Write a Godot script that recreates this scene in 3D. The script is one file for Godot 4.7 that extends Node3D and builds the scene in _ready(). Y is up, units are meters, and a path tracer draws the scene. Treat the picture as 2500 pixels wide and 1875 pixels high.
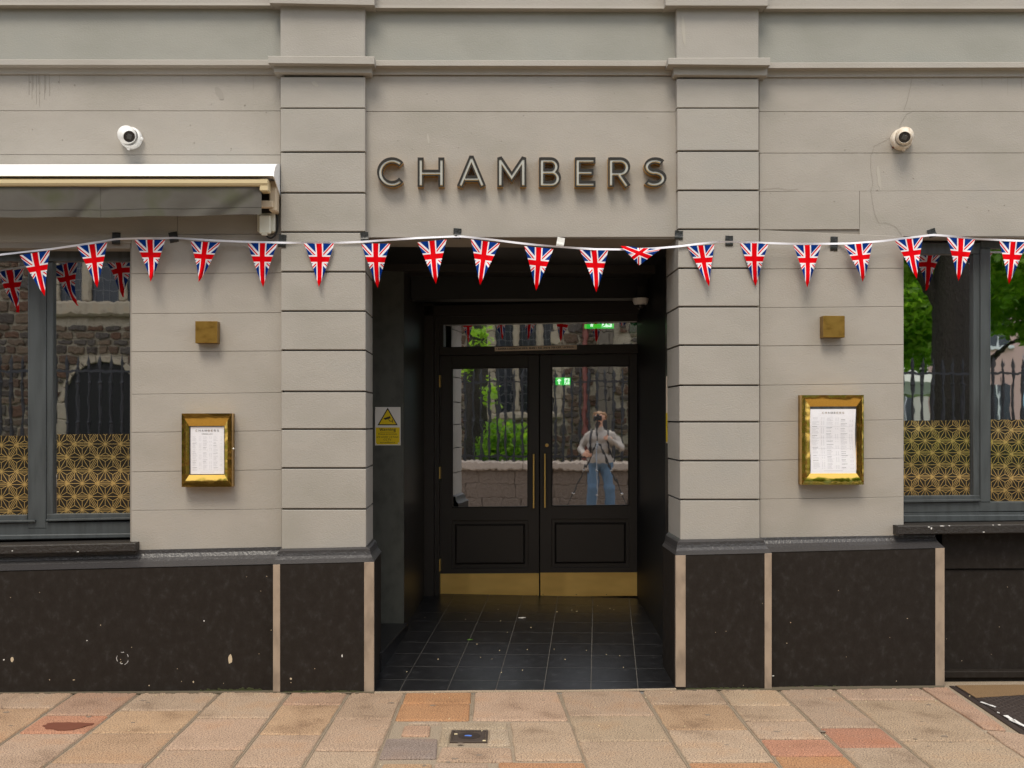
extends Node3D
# A painted stucco pub front with recessed double doors, bunting, brass menu cases, and the churchyard across the street that its glass reflects.

const F := 2650.0                       # focal length in photo pixels (2500 x 1875)
const EYE := Vector3(0, 1.73, 6.95)
const GROUND := -0.02
var fac: Transform3D                    # facade frame: u along the front, v up, w out towards the street
var dor: Transform3D                    # frame of the door plane, turned a little from the front
var M := {}
var rng := RandomNumberGenerator.new()


# ---------------------------------------------------------------- mesh builder
class MB:
	var v := PackedVector3Array()
	var n := PackedVector3Array()
	var c := PackedColorArray()
	var t := PackedVector2Array()
	var xf := Transform3D()
	var col := Color.WHITE
	var use_col := false

	func tri_n(a: Vector3, b: Vector3, d: Vector3, na: Vector3, nb: Vector3, nd: Vector3, ua := Vector2.ZERO, ub := Vector2.ZERO, ud := Vector2.ZERO) -> void:
		v.append(xf * a); v.append(xf * d); v.append(xf * b)
		n.append((xf.basis * na).normalized()); n.append((xf.basis * nd).normalized()); n.append((xf.basis * nb).normalized())
		t.append(ua); t.append(ud); t.append(ub)
		for i in 3:
			c.append(col)

	func tri(a: Vector3, b: Vector3, d: Vector3) -> void:
		var m := (b - a).cross(d - a)
		if m.length_squared() < 1e-16:
			return
		m = m.normalized()
		tri_n(a, b, d, m, m, m)

	func quad(a: Vector3, b: Vector3, d: Vector3, e: Vector3, uv := false) -> void:   # counter-clockwise seen from outside
		var m := (d - a).cross(e - b)
		if m.length_squared() < 1e-16:
			return
		m = m.normalized()
		if uv:
			tri_n(a, b, d, m, m, m, Vector2(0, 1), Vector2(1, 1), Vector2(1, 0))
			tri_n(a, d, e, m, m, m, Vector2(0, 1), Vector2(1, 0), Vector2(0, 0))
		else:
			tri_n(a, b, d, m, m, m)
			tri_n(a, d, e, m, m, m)

	func box(lo: Vector3, hi: Vector3, ch := 0.0) -> void:
		if ch <= 0.0:
			var p: Array[Vector3] = []
			for i in 8:
				p.append(Vector3(hi.x if i & 1 else lo.x, hi.y if i & 2 else lo.y, hi.z if i & 4 else lo.z))
			quad(p[4], p[5], p[7], p[6]); quad(p[1], p[0], p[2], p[3])
			quad(p[5], p[1], p[3], p[7]); quad(p[0], p[4], p[6], p[2])
			quad(p[6], p[7], p[3], p[2]); quad(p[0], p[1], p[5], p[4])
		else:
			var m := (lo + hi) * 0.5
			var h := (hi - lo) * 0.5
			ch = minf(ch, 0.45 * minf(h.x, minf(h.y, h.z)) * 2.0)
			# faces
			for ax in 3:
				for s in [-1.0, 1.0]:
					var b := (ax + 1) % 3
					var d := (ax + 2) % 3
					var q: Array[Vector3] = []
					for k in [[-1.0, -1.0], [1.0, -1.0], [1.0, 1.0], [-1.0, 1.0]]:
						var p := Vector3.ZERO
						p[ax] = s * h[ax]
						p[b] = k[0] * (h[b] - ch)
						p[d] = k[1] * (h[d] - ch)
						q.append(m + p)
					if s > 0:
						quad(q[0], q[1], q[2], q[3])
					else:
						quad(q[3], q[2], q[1], q[0])
			# edges
			for ax in 3:
				var b := (ax + 1) % 3
				var d := (ax + 2) % 3
				for sb in [-1.0, 1.0]:
					for sd in [-1.0, 1.0]:
						var q: Array[Vector3] = []
						for k in [[-1.0, 0], [1.0, 0], [1.0, 1], [-1.0, 1]]:
							var p := Vector3.ZERO
							p[ax] = k[0] * (h[ax] - ch)
							p[b] = sb * (h[b] - (ch if k[1] == 1 else 0.0))
							p[d] = sd * (h[d] - (0.0 if k[1] == 1 else ch))
							q.append(m + p)
						if sb * sd > 0:
							quad(q[0], q[1], q[2], q[3])
						else:
							quad(q[3], q[2], q[1], q[0])
			# corners
			for i in 8:
				var s := Vector3(1 if i & 1 else -1, 1 if i & 2 else -1, 1 if i & 4 else -1)
				var pa := m + s * Vector3(h.x, h.y - ch, h.z - ch)
				var pb := m + s * Vector3(h.x - ch, h.y, h.z - ch)
				var pd := m + s * Vector3(h.x - ch, h.y - ch, h.z)
				if s.x * s.y * s.z > 0:
					tri(pa, pb, pd)
				else:
					tri(pa, pd, pb)

	# convex polygon p (counter-clockwise seen from outside), pushed back along -out by depth, its front edge chamfered
	func prism(p: Array, out: Vector3, depth: float, ch := 0.0, back := false) -> void:
		var k := p.size()
		var q: Array[Vector3] = []
		for i in k:
			var a: Vector3 = p[(i + k - 1) % k]
			var b: Vector3 = p[i]
			var d: Vector3 = p[(i + 1) % k]
			var e1 := (b - a).normalized()
			var e2 := (d - b).normalized()
			var n1 := out.cross(e1)
			var n2 := out.cross(e2)
			var bis := (n1 + n2) / maxf(0.3, 1.0 + n1.dot(n2))
			q.append(b + bis * ch)
		var cut := out * ch
		for i in range(1, k - 1):
			tri(q[0], q[i], q[i + 1])
		for i in k:
			var j := (i + 1) % k
			var a: Vector3 = p[i]
			var b: Vector3 = p[j]
			if ch > 0.0:
				quad(a - cut, b - cut, q[j], q[i])
			quad(a - out * depth, b - out * depth, b - cut, a - cut)
		if back:
			for i in range(1, k - 1):
				tri(p[0] - out * depth, p[i + 1] - out * depth, p[i] - out * depth)

	func tube(path: Array, rad, sides := 8, caps := true) -> void:
		var k := path.size()
		var rings: Array = []
		var nrm: Array = []
		var side := Vector3.ZERO
		for i in k:
			var d: Vector3 = (path[mini(i + 1, k - 1)] - path[maxi(i - 1, 0)]).normalized()
			if side == Vector3.ZERO:
				side = d.cross(Vector3.UP if absf(d.y) < 0.9 else Vector3.RIGHT).normalized()
			else:
				side = (side - d * side.dot(d)).normalized()
			var up := d.cross(side)
			var r: float = rad[i] if rad is Array else rad
			var ring: Array[Vector3] = []
			var rn: Array[Vector3] = []
			for s in sides:
				var a := TAU * s / sides
				var o := side * cos(a) + up * sin(a)
				rn.append(o)
				ring.append(path[i] + o * r)
			rings.append(ring)
			nrm.append(rn)
		for i in k - 1:
			for s in sides:
				var j := (s + 1) % sides
				tri_n(rings[i][s], rings[i][j], rings[i + 1][j], nrm[i][s], nrm[i][j], nrm[i + 1][j])
				tri_n(rings[i][s], rings[i + 1][j], rings[i + 1][s], nrm[i][s], nrm[i + 1][j], nrm[i + 1][s])
		if caps:
			for s in range(1, sides - 1):
				tri(rings[0][0], rings[0][s + 1], rings[0][s])
				tri(rings[k - 1][0], rings[k - 1][s], rings[k - 1][s + 1])

	# profile of Vector2(radius, height) from bottom to top, turned round the y axis of bs
	func lathe(prof: Array, at: Transform3D, segs := 20, smooth := true) -> void:
		for i in prof.size() - 1:
			var a: Vector2 = prof[i]
			var b: Vector2 = prof[i + 1]
			var sl := (b - a).normalized()
			var nn := Vector2(sl.y, -sl.x)
			var n0 := nn
			var n1 := nn
			if smooth:
				if i > 0:
					var pv: Vector2 = (a - prof[i - 1]).normalized()
					if pv.dot(sl) > 0.6:
						n0 = (nn + Vector2(pv.y, -pv.x)).normalized()
				if i < prof.size() - 2:
					var nx: Vector2 = (prof[i + 2] - b).normalized()
					if nx.dot(sl) > 0.6:
						n1 = (nn + Vector2(nx.y, -nx.x)).normalized()
			for s in segs:
				var a0 := TAU * s / segs
				var a1 := TAU * (s + 1) / segs
				var d0 := Vector3(cos(a0), 0, -sin(a0))
				var d1 := Vector3(cos(a1), 0, -sin(a1))
				var up := Vector3.UP
				var p00 := at * (d0 * a.x + up * a.y)
				var p01 := at * (d1 * a.x + up * a.y)
				var p10 := at * (d0 * b.x + up * b.y)
				var p11 := at * (d1 * b.x + up * b.y)
				var bs := at.basis
				if a.x > 1e-5:
					tri_n(p00, p01, p11, bs * (d0 * n0.x + up * n0.y), bs * (d1 * n0.x + up * n0.y), bs * (d1 * n1.x + up * n1.y))
				if b.x > 1e-5:
					tri_n(p00, p11, p10, bs * (d0 * n0.x + up * n0.y), bs * (d1 * n1.x + up * n1.y), bs * (d0 * n1.x + up * n1.y))

	func ball(at: Transform3D, r: Vector3, segs := 18, rings := 10) -> void:
		for i in rings:
			for s in segs:
				var q: Array[Vector3] = []
				for k in [[i, s], [i, s + 1], [i + 1, s + 1], [i + 1, s]]:
					var la: float = -PI / 2 + PI * k[0] / rings
					var lo: float = TAU * k[1] / segs
					q.append(Vector3(cos(la) * cos(lo), sin(la), -cos(la) * sin(lo)))
				var w: Array[Vector3] = []
				var m: Array[Vector3] = []
				for p in q:
					w.append(at * (p * r))
					m.append(at.basis * (p / r))
				tri_n(w[0], w[1], w[2], m[0], m[1], m[2])
				tri_n(w[0], w[2], w[3], m[0], m[2], m[3])

	# grid of points g[row][col] with uv; smooth normals from the grid; two-sided sheet
	func sheet(g: Array, uv: Array) -> void:
		var R := g.size()
		var C: int = g[0].size()
		var nm: Array = []
		for i in R:
			var row: Array[Vector3] = []
			for j in C:
				var dx: Vector3 = g[i][mini(j + 1, C - 1)] - g[i][maxi(j - 1, 0)]
				var dy: Vector3 = g[mini(i + 1, R - 1)][j] - g[maxi(i - 1, 0)][j]
				var m := dy.cross(dx)
				row.append(m.normalized() if m.length_squared() > 1e-18 else Vector3(0, 0, 1))
			nm.append(row)
		for i in R - 1:
			for j in C - 1:
				tri_n(g[i + 1][j], g[i + 1][j + 1], g[i][j + 1], nm[i + 1][j], nm[i + 1][j + 1], nm[i][j + 1], uv[i + 1][j], uv[i + 1][j + 1], uv[i][j + 1])
				tri_n(g[i + 1][j], g[i][j + 1], g[i][j], nm[i + 1][j], nm[i][j + 1], nm[i][j], uv[i + 1][j], uv[i][j + 1], uv[i][j])

	func mesh() -> ArrayMesh:
		var a := []
		a.resize(Mesh.ARRAY_MAX)
		a[Mesh.ARRAY_VERTEX] = v
		a[Mesh.ARRAY_NORMAL] = n
		a[Mesh.ARRAY_TEX_UV] = t
		if use_col:
			a[Mesh.ARRAY_COLOR] = c
		var m := ArrayMesh.new()
		if v.size() > 0:
			m.add_surface_from_arrays(Mesh.PRIMITIVE_TRIANGLES, a)
		return m


# ---------------------------------------------------------------- nodes
func tag(o: Node, label := "", category := "", group := "", kind := "") -> void:
	if label:
		o.set_meta("label", label)
	if category:
		o.set_meta("category", category)
	if group:
		o.set_meta("group", group)
	if kind:
		o.set_meta("kind", kind)

var used := {}
func numbered(parent: Node, called: String) -> String:
	var key := "%d/%s" % [parent.get_instance_id(), called]
	var k: int = used.get(key, 0)
	used[key] = k + 1
	return called if k == 0 else "%s_%03d" % [called, k]

func thing(called: String, label: String, category: String, at := Transform3D(), group := "", kind := "") -> Node3D:
	var o := Node3D.new()
	o.name = numbered(self, called)
	add_child(o)
	o.transform = at
	tag(o, label, category, group, kind)
	return o

func part(called: String, mb, mat: Material, parent: Node, label := "") -> MeshInstance3D:
	var o := MeshInstance3D.new()
	o.name = numbered(parent, called)
	o.mesh = mb.mesh() if mb is MB else mb
	o.material_override = mat
	parent.add_child(o)
	if label:
		o.set_meta("label", label)
	return o

func fthing(called: String, label: String, category: String, b: Vector3, group := "") -> Node3D:   # a thing on the facade, its base at b in the facade frame
	return thing(called, label, category, fac * Transform3D(Basis(), b), group)

func fmb(b := Vector3.ZERO) -> MB:
	var m := MB.new()
	m.xf = Transform3D(Basis(), -b)
	return m


# ---------------------------------------------------------------- where a photo pixel lies on a plane of the place
func ray(px: float, py: float) -> Vector3:
	return Vector3((px - 1250.0) / F, (1020.0 - py) / F, -1.0)

func on_plane(fr: Transform3D, px: float, py: float, w: float) -> Vector3:
	var nn := fr.basis.z
	var d := ray(px, py)
	var s := (w + nn.dot(fr.origin) - nn.dot(EYE)) / nn.dot(d)
	return fr.affine_inverse() * (EYE + d * s)

func fp(px: float, py: float, w: float) -> Vector3:
	return on_plane(fac, px, py, w)

func dp(px: float, py: float, w: float) -> Vector3:
	return on_plane(dor, px, py, w)

func gp(px: float, py: float, h := 0.0) -> Vector3:    # on the pavement
	var d := ray(px, py)
	return EYE + d * ((GROUND + h - EYE.y) / d.y)

const RA := -0.017
const RB := 0.0842
func ramp(px: float, py: float, h := 0.0) -> Vector3:  # on the sloping porch floor, y = RA - RB * z
	var d := ray(px, py)
	return EYE + d * ((RA + h - RB * EYE.z - EYE.y) / (d.y + RB * d.z))

func fq(x0: float, y0l: float, y0r: float, x1: float, y1l: float, y1r: float, w: float, g := 0.0) -> Array:   # a four-cornered piece of the front: top line y0l..y0r, bottom line y1l..y1r; drawn in by g metres
	var a := fp(x0, y1l, w) + Vector3(g, g, 0)
	var b := fp(x1, y1r, w) + Vector3(-g, g, 0)
	var c := fp(x1, y0r, w) + Vector3(-g, -g, 0)
	var d := fp(x0, y0l, w) + Vector3(g, -g, 0)
	return [a, b, c, d]

func dq(x0: float, y0l: float, y0r: float, x1: float, y1l: float, y1r: float, w: float, g := 0.0) -> Array:
	var a := dp(x0, y1l, w) + Vector3(g, g, 0)
	var b := dp(x1, y1r, w) + Vector3(-g, g, 0)
	var c := dp(x1, y0r, w) + Vector3(-g, -g, 0)
	var d := dp(x0, y0l, w) + Vector3(g, -g, 0)
	return [a, b, c, d]

func moulding(mb: MB, rows: Array, wb: float) -> void:   # rows [xl, yl, xr, yr, w] from top to bottom, run along the front, ends returned to depth wb
	var L: Array[Vector3] = []
	var R: Array[Vector3] = []
	for r in rows:
		L.append(fp(r[0], r[1], r[4]))
		R.append(fp(r[2], r[3], r[4]))
	for i in rows.size() - 1:
		mb.quad(L[i + 1], R[i + 1], R[i], L[i])
		var l0 := Vector3(L[i].x, L[i].y, wb)
		var l1 := Vector3(L[i + 1].x, L[i + 1].y, wb)
		var r0 := Vector3(R[i].x, R[i].y, wb)
		var r1 := Vector3(R[i + 1].x, R[i + 1].y, wb)
		mb.quad(l1, L[i + 1], L[i], l0)
		mb.quad(R[i + 1], r1, r0, R[i])
	var k := rows.size() - 1
	mb.quad(L[0], R[0], Vector3(R[0].x, R[0].y, wb), Vector3(L[0].x, L[0].y, wb))
	mb.quad(Vector3(L[k].x, L[k].y, wb), Vector3(R[k].x, R[k].y, wb), R[k], L[k])


# ---------------------------------------------------------------- materials
func noise(seed_: int, freq: float, oct := 4, kind := FastNoiseLite.TYPE_SIMPLEX_SMOOTH, gain := 0.5) -> FastNoiseLite:
	var f := FastNoiseLite.new()
	f.seed = seed_
	f.noise_type = kind
	f.frequency = freq
	f.fractal_octaves = oct
	f.fractal_gain = gain
	return f

func ntex(nz: FastNoiseLite, size: int, stops = null, normal := 0.0) -> NoiseTexture2D:
	var t := NoiseTexture2D.new()
	t.width = size
	t.height = size
	t.seamless = true
	t.noise = nz
	if stops != null:
		var g := Gradient.new()
		var offs := PackedFloat32Array()
		var cols := PackedColorArray()
		for s in stops:
			offs.append(s[0])
			cols.append(s[1])
		g.offsets = offs
		g.colors = cols
		t.color_ramp = g
	if normal > 0.0:
		t.as_normal_map = true
		t.bump_strength = normal
	return t

func lin(r: float, g: float, b: float) -> Color:
	return Color(r, g, b).linear_to_srgb()

func mat(called: String, c: Color, rough := 0.8, metal := 0.0) -> StandardMaterial3D:
	var m := StandardMaterial3D.new()
	m.resource_name = called
	m.albedo_color = c
	m.roughness = rough
	m.metallic = metal
	M[called] = m
	return m

func tri_map(m: StandardMaterial3D, scale: Vector3) -> void:
	m.uv1_triplanar = true
	m.uv1_world_triplanar = true
	m.uv1_scale = scale

func grey(v: float) -> Color:
	return Color(v, v, v)

func materials() -> void:
	var mottle := ntex(noise(3, 0.006, 5), 512, [[0.0, Color(0.93, 0.93, 0.915)], [0.42, Color(0.98, 0.975, 0.97)], [0.6, Color(1, 0.995, 0.99)], [1.0, Color(0.97, 0.975, 0.98)]])
	var brush := ntex(noise(11, 0.02, 5, FastNoiseLite.TYPE_SIMPLEX_SMOOTH, 0.62), 1024)
	var brush_n := ntex(noise(17, 0.012, 5, FastNoiseLite.TYPE_SIMPLEX_SMOOTH, 0.6), 512, null, 6.0)
	for k in [["bay", lin(0.354, 0.326, 0.286)], ["pilaster", lin(0.348, 0.325, 0.288)], ["frieze", lin(0.294, 0.290, 0.254)], ["reveal", lin(0.36, 0.365, 0.36)]]:
		var m := mat(k[0] + "_paint", k[1], 0.62)
		m.detail_enabled = true
		m.detail_blend_mode = BaseMaterial3D.BLEND_MODE_MUL
		m.detail_albedo = mottle
		m.detail_uv_layer = BaseMaterial3D.DETAIL_UV_2
		m.uv2_triplanar = true
		m.uv2_world_triplanar = true
		m.uv2_scale = Vector3(0.3, 0.55, 0.4)
		tri_map(m, Vector3(2.6, 4.2, 2.6))
		m.heightmap_enabled = true
		m.heightmap_texture = brush
		m.heightmap_scale = 0.10
		m.normal_enabled = true
		m.normal_texture = brush_n
		m.normal_scale = 0.04
	mat("drip_paint", lin(0.305, 0.28, 0.243), 0.8)
	mat("patch_paint", lin(0.385, 0.355, 0.305), 0.7)
	mat("groove_paint", lin(0.10, 0.09, 0.078), 0.9)
	mat("joint_paint", lin(0.27, 0.24, 0.205), 0.85)
	# black masonry paint, scuffed and dusty
	var scuff := ntex(noise(23, 0.02, 7, FastNoiseLite.TYPE_SIMPLEX_SMOOTH, 0.66), 1024, [[0.0, lin(0.015, 0.0112, 0.0085)], [0.4, lin(0.0175, 0.0133, 0.0102)], [0.65, lin(0.0205, 0.0163, 0.0132)], [0.8, lin(0.0265, 0.0225, 0.0195)], [0.92, lin(0.034, 0.0305, 0.028)], [1.0, lin(0.05, 0.046, 0.043)]])
	var m2 := mat("plinth_paint", Color.WHITE, 0.68)
	m2.metallic_specular = 0.3
	m2.albedo_texture = scuff
	tri_map(m2, Vector3(0.6, 0.45, 0.6))
	m2.heightmap_enabled = true
	m2.heightmap_texture = brush
	m2.heightmap_scale = 0.12
	var m3 := mat("moulding_paint", lin(0.042, 0.039, 0.039), 0.34)
	tri_map(m3, Vector3(1.5, 1.5, 1.5))
	m3.heightmap_enabled = true
	m3.heightmap_texture = brush
	m3.heightmap_scale = 0.3
	var m4 := mat("sill_paint", Color.WHITE, 0.55)
	m4.albedo_texture = scuff
	tri_map(m4, Vector3(1.7, 1.7, 1.7))
	m4.heightmap_enabled = true
	m4.heightmap_texture = brush
	m4.heightmap_scale = 0.3
	var wear := ntex(noise(31, 0.02, 5), 256, [[0.0, grey(0.78)], [0.5, grey(0.95)], [1.0, grey(1.0)]])
	var m5 := mat("beige_trim", lin(0.37, 0.285, 0.21), 0.5)
	m5.albedo_texture = wear
	tri_map(m5, Vector3(1.3, 0.7, 1.3))
	var m6 := mat("slate_frame", lin(0.062, 0.070, 0.072), 0.42)
	m6.albedo_texture = wear
	tri_map(m6, Vector3(3.0, 0.4, 3.0))
	mat("black_gloss", lin(0.03, 0.0255, 0.022), 0.36)
	mat("black_matt", lin(0.008, 0.008, 0.008), 0.55)
	var pp := mat("porch_panel", lin(0.075, 0.077, 0.065), 0.5)
	pp.albedo_texture = wear
	tri_map(pp, Vector3(1.5, 1.0, 1.5))
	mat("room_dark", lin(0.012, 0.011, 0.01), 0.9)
	mat("rubber", lin(0.012, 0.012, 0.012), 0.6)
	mat("white_plastic", lin(0.8, 0.79, 0.76), 0.35)
	var wp := mat("stained_plastic", lin(0.76, 0.70, 0.62), 0.45)
	wp.albedo_texture = ntex(noise(37, 0.03, 4), 128, [[0.0, Color(0.75, 0.66, 0.55)], [0.4, Color(0.96, 0.94, 0.9)], [1.0, Color(1, 1, 1)]])
	tri_map(wp, Vector3(6, 6, 6))
	mat("awning_white", lin(0.86, 0.86, 0.85), 0.3)
	mat("awning_cream", lin(0.58, 0.47, 0.27), 0.45)
	mat("bracket_cream", lin(0.52, 0.42, 0.29), 0.55)
	var cl := mat("awning_cloth", lin(0.085, 0.078, 0.066), 0.9)
	cl.albedo_texture = ntex(noise(41, 0.01, 4), 256, [[0.0, Color(0.85, 0.9, 0.7)], [0.5, Color(1, 1, 1)], [1.0, Color(0.92, 0.9, 0.9)]])
	tri_map(cl, Vector3(0.9, 0.9, 0.9))
	mat("box_plastic", lin(0.6, 0.58, 0.48), 0.5)
	mat("lens_black", lin(0.02, 0.018, 0.018), 0.08)
	mat("lens_grey", lin(0.07, 0.07, 0.065), 0.2)
	var patina := ntex(noise(43, 0.009, 4), 256, [[0.0, Color(0.78, 0.75, 0.68)], [0.4, Color(0.93, 0.92, 0.88)], [1.0, Color(1, 1, 1)]])
	var br := mat("bronze", lin(0.33, 0.195, 0.042), 0.42, 0.8)
	br.albedo_texture = patina
	tri_map(br, Vector3(4, 6, 4))
	mat("bronze_edge", lin(0.16, 0.10, 0.035), 0.45, 0.8)
	var pol := mat("polished_brass", lin(0.78, 0.48, 0.105), 0.12, 1.0)
	pol.normal_enabled = true
	pol.normal_texture = ntex(noise(47, 0.008, 3), 256, null, 8.0)
	pol.normal_scale = 0.22
	tri_map(pol, Vector3(2.5, 2.5, 2.5))
	var kick := mat("brushed_brass", lin(0.95, 0.62, 0.18), 0.42, 0.4)
	kick.albedo_texture = ntex(noise(44, 0.006, 3), 256, [[0.0, Color(0.9, 0.88, 0.84)], [1.0, Color(1, 1, 1)]])
	tri_map(kick, Vector3(1.2, 3.0, 1.2))
	mat("bright_brass", lin(1.0, 0.66, 0.18), 0.3, 0.4)
	mat("letter_rim", lin(0.03, 0.026, 0.02), 0.35, 0.4)
	mat("letter_side", lin(0.5, 0.30, 0.09), 0.4, 0.55)
	mat("letter_white", lin(0.43, 0.43, 0.385), 0.35)
	mat("tripod_grey", lin(0.16, 0.16, 0.16), 0.4, 0.6)
	mat("steel", lin(0.6, 0.6, 0.6), 0.25, 1.0)
	mat("paper", lin(0.85, 0.84, 0.85), 0.8)
	mat("sign_white", lin(0.72, 0.69, 0.64), 0.5)
	mat("sign_yellow", lin(0.75, 0.54, 0.0), 0.45)
	mat("sign_ink", lin(0.02, 0.017, 0.01), 0.5)
	mat("plaque_cream", lin(0.9, 0.74, 0.57), 0.5)
	var tp := mat("black_tape", lin(0.018, 0.018, 0.016), 0.3)
	tp.normal_enabled = true
	tp.normal_texture = brush_n
	tp.normal_scale = 0.9
	tri_map(tp, Vector3(7, 7, 7))
	mat("white_tape", lin(0.75, 0.74, 0.7), 0.6)
	var rb := mat("ribbon_white", lin(0.78, 0.77, 0.82), 0.6)
	rb.backlight_enabled = true
	rb.backlight = Color(0.3, 0.3, 0.3)
	mat("moss", lin(0.04, 0.045, 0.012), 0.95)
	mat("chip_cream", lin(0.5, 0.4, 0.27), 0.8)
	mat("chip_white", lin(0.7, 0.68, 0.65), 0.8)
	mat("crack", lin(0.25, 0.225, 0.19), 0.9)
	# floor tiles and paving
	var tl := mat("floor_tile", Color.WHITE, 0.34)
	tl.metallic_specular = 0.33
	tl.albedo_texture = ntex(noise(53, 0.02, 6, FastNoiseLite.TYPE_SIMPLEX_SMOOTH, 0.7), 512, [[0.0, lin(0.008, 0.008, 0.009)], [0.55, lin(0.012, 0.012, 0.013)], [0.8, lin(0.022, 0.022, 0.024)], [0.92, lin(0.05, 0.05, 0.052)], [1.0, lin(0.2, 0.19, 0.18)]])
	tri_map(tl, Vector3(0.9, 0.9, 0.9))
	tl.heightmap_enabled = true
	tl.heightmap_texture = brush
	tl.heightmap_scale = 0.04
	mat("tile_grout", lin(0.17, 0.16, 0.145), 0.9)
	var grain := ntex(noise(59, 0.11, 4, FastNoiseLite.TYPE_SIMPLEX_SMOOTH, 0.75), 1024, [[0.0, Color(0.3, 0.27, 0.26)], [0.3, Color(0.62, 0.6, 0.6)], [0.48, Color(0.86, 0.86, 0.86)], [0.62, Color(1, 1, 1)], [1.0, Color(1, 1, 0.98)]])
	var blot := ntex(noise(61, 0.008, 5, FastNoiseLite.TYPE_SIMPLEX_SMOOTH, 0.6), 512, [[0.0, Color(0.78, 0.75, 0.73)], [0.3, Color(0.94, 0.93, 0.92)], [0.6, Color(1, 1, 1)], [1.0, Color(1.0, 0.95, 0.9)]])
	var pv := mat("granite", Color.WHITE, 0.82)
	pv.albedo_texture = grain
	pv.vertex_color_use_as_albedo = true
	tri_map(pv, Vector3(0.75, 0.75, 0.75))
	pv.detail_enabled = true
	pv.detail_blend_mode = BaseMaterial3D.BLEND_MODE_MUL
	pv.detail_albedo = blot
	pv.detail_uv_layer = BaseMaterial3D.DETAIL_UV_2
	pv.uv2_triplanar = true
	pv.uv2_world_triplanar = true
	pv.uv2_scale = Vector3(0.45, 0.45, 0.45)
	pv.heightmap_enabled = true
	pv.heightmap_texture = grain
	pv.heightmap_scale = 0.15
	var mo := mat("mortar", lin(0.41, 0.325, 0.23), 0.95)
	mo.albedo_texture = grain
	tri_map(mo, Vector3(1.3, 1.3, 1.3))
	mo.heightmap_enabled = true
	mo.heightmap_texture = grain
	mo.heightmap_scale = 0.25
	mat("cast_iron", lin(0.075, 0.055, 0.043), 0.55, 0.3)
	mat("rusty_plate", lin(0.055, 0.04, 0.034), 0.55, 0.4)
	var rs := mat("rust_dust", lin(0.25, 0.15, 0.065), 0.95)
	rs.albedo_texture = grain
	tri_map(rs, Vector3(1.5, 1.5, 1.5))
	mat("grime", lin(0.10, 0.08, 0.05), 0.95)
	mat("gum", lin(0.2, 0.155, 0.115), 0.8)
	mat("stain_red", lin(0.15, 0.048, 0.026), 0.6)
	mat("leaf_litter", lin(0.12, 0.3, 0.03), 0.6)
	mat("petal", lin(0.6, 0.5, 0.3), 0.8)
	mat("blue_paint", lin(0.09, 0.2, 0.6), 0.5)
	# coated glass: reflects part of the street, lets part of the dark room through
	var one := Image.create(4, 4, false, Image.FORMAT_RGBA8)
	one.fill(Color.WHITE)
	var white := ImageTexture.create_from_image(one)
	var ripple := ntex(noise(67, 0.012, 3, FastNoiseLite.TYPE_SIMPLEX_SMOOTH, 0.55), 512, null, 10.0)
	for k in [["door_glass", 0.8, 0.0035, Vector3(1.1, 0.6, 1)], ["window_glass", 0.72, 0.0028, Vector3(1.1, 0.5, 1)]]:
		var g := mat(k[0], Color(0.98, 0.98, 0.98, k[1]), 0.015, 1.0)
		g.albedo_texture = white
		g.transparency = BaseMaterial3D.TRANSPARENCY_ALPHA
		g.normal_enabled = true
		g.normal_texture = ripple
		g.normal_scale = k[2]
		tri_map(g, k[3])
	var gp_ := mat("case_glass", Color(1, 1, 1, 0.04), 0.02)
	gp_.transparency = BaseMaterial3D.TRANSPARENCY_ALPHA
	# print
	var fl := mat("flag_print", Color.WHITE, 0.65)
	fl.albedo_texture = ImageTexture.create_from_image(flag_image())
	fl.metallic_specular = 0.15
	fl.backlight_enabled = true
	fl.backlight = Color(0.35, 0.35, 0.35)
	var fi := mat("gold_film", Color.WHITE, 0.06, 0.76)
	fi.albedo_texture = ImageTexture.create_from_image(film_image())
	for k in 2:
		var mp := mat("menu_print_%d" % k, lin(0.86, 0.85, 0.87), 0.75)
		mp.albedo_texture = ImageTexture.create_from_image(menu_image(k))
	# across the street
	var ru := mat("rubble", Color.WHITE, 0.9)
	ru.vertex_color_use_as_albedo = true
	ru.albedo_texture = grain
	tri_map(ru, Vector3(0.8, 0.8, 0.8))
	ru.heightmap_enabled = true
	ru.heightmap_texture = brush
	ru.heightmap_scale = 3.0
	var lm := mat("lime_mortar", lin(0.42, 0.36, 0.26), 0.95)
	lm.heightmap_enabled = true
	lm.heightmap_texture = brush
	lm.heightmap_scale = 2.0
	tri_map(lm, Vector3(1, 1, 1))
	var fs := mat("freestone", lin(0.34, 0.285, 0.205), 0.9)
	fs.albedo_texture = blot
	tri_map(fs, Vector3(0.8, 0.8, 0.8))
	var ash := mat("ashlar", lin(0.17, 0.14, 0.105), 0.9)
	ash.albedo_texture = grain
	tri_map(ash, Vector3(0.8, 0.8, 0.8))
	var cop := mat("coping_granite", lin(0.50, 0.41, 0.33), 0.8)
	cop.albedo_texture = grain
	tri_map(cop, Vector3(0.8, 0.8, 0.8))
	var gr := mat("grey_granite", lin(0.24, 0.18, 0.135), 0.85)
	gr.albedo_texture = grain
	tri_map(gr, Vector3(0.9, 0.9, 0.9))
	gr.heightmap_enabled = true
	gr.heightmap_texture = brush
	gr.heightmap_scale = 2.0
	mat("railing_black", lin(0.014, 0.014, 0.016), 0.45)
	mat("lead_glass", lin(0.012, 0.014, 0.017), 0.25)
	mat("lead", lin(0.1, 0.1, 0.1), 0.5)
	mat("drain_red", lin(0.2, 0.06, 0.045), 0.6)
	var bk := mat("bark", lin(0.045, 0.036, 0.026), 0.95)
	bk.heightmap_enabled = true
	bk.heightmap_texture = brush
	bk.heightmap_scale = 6.0
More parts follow.
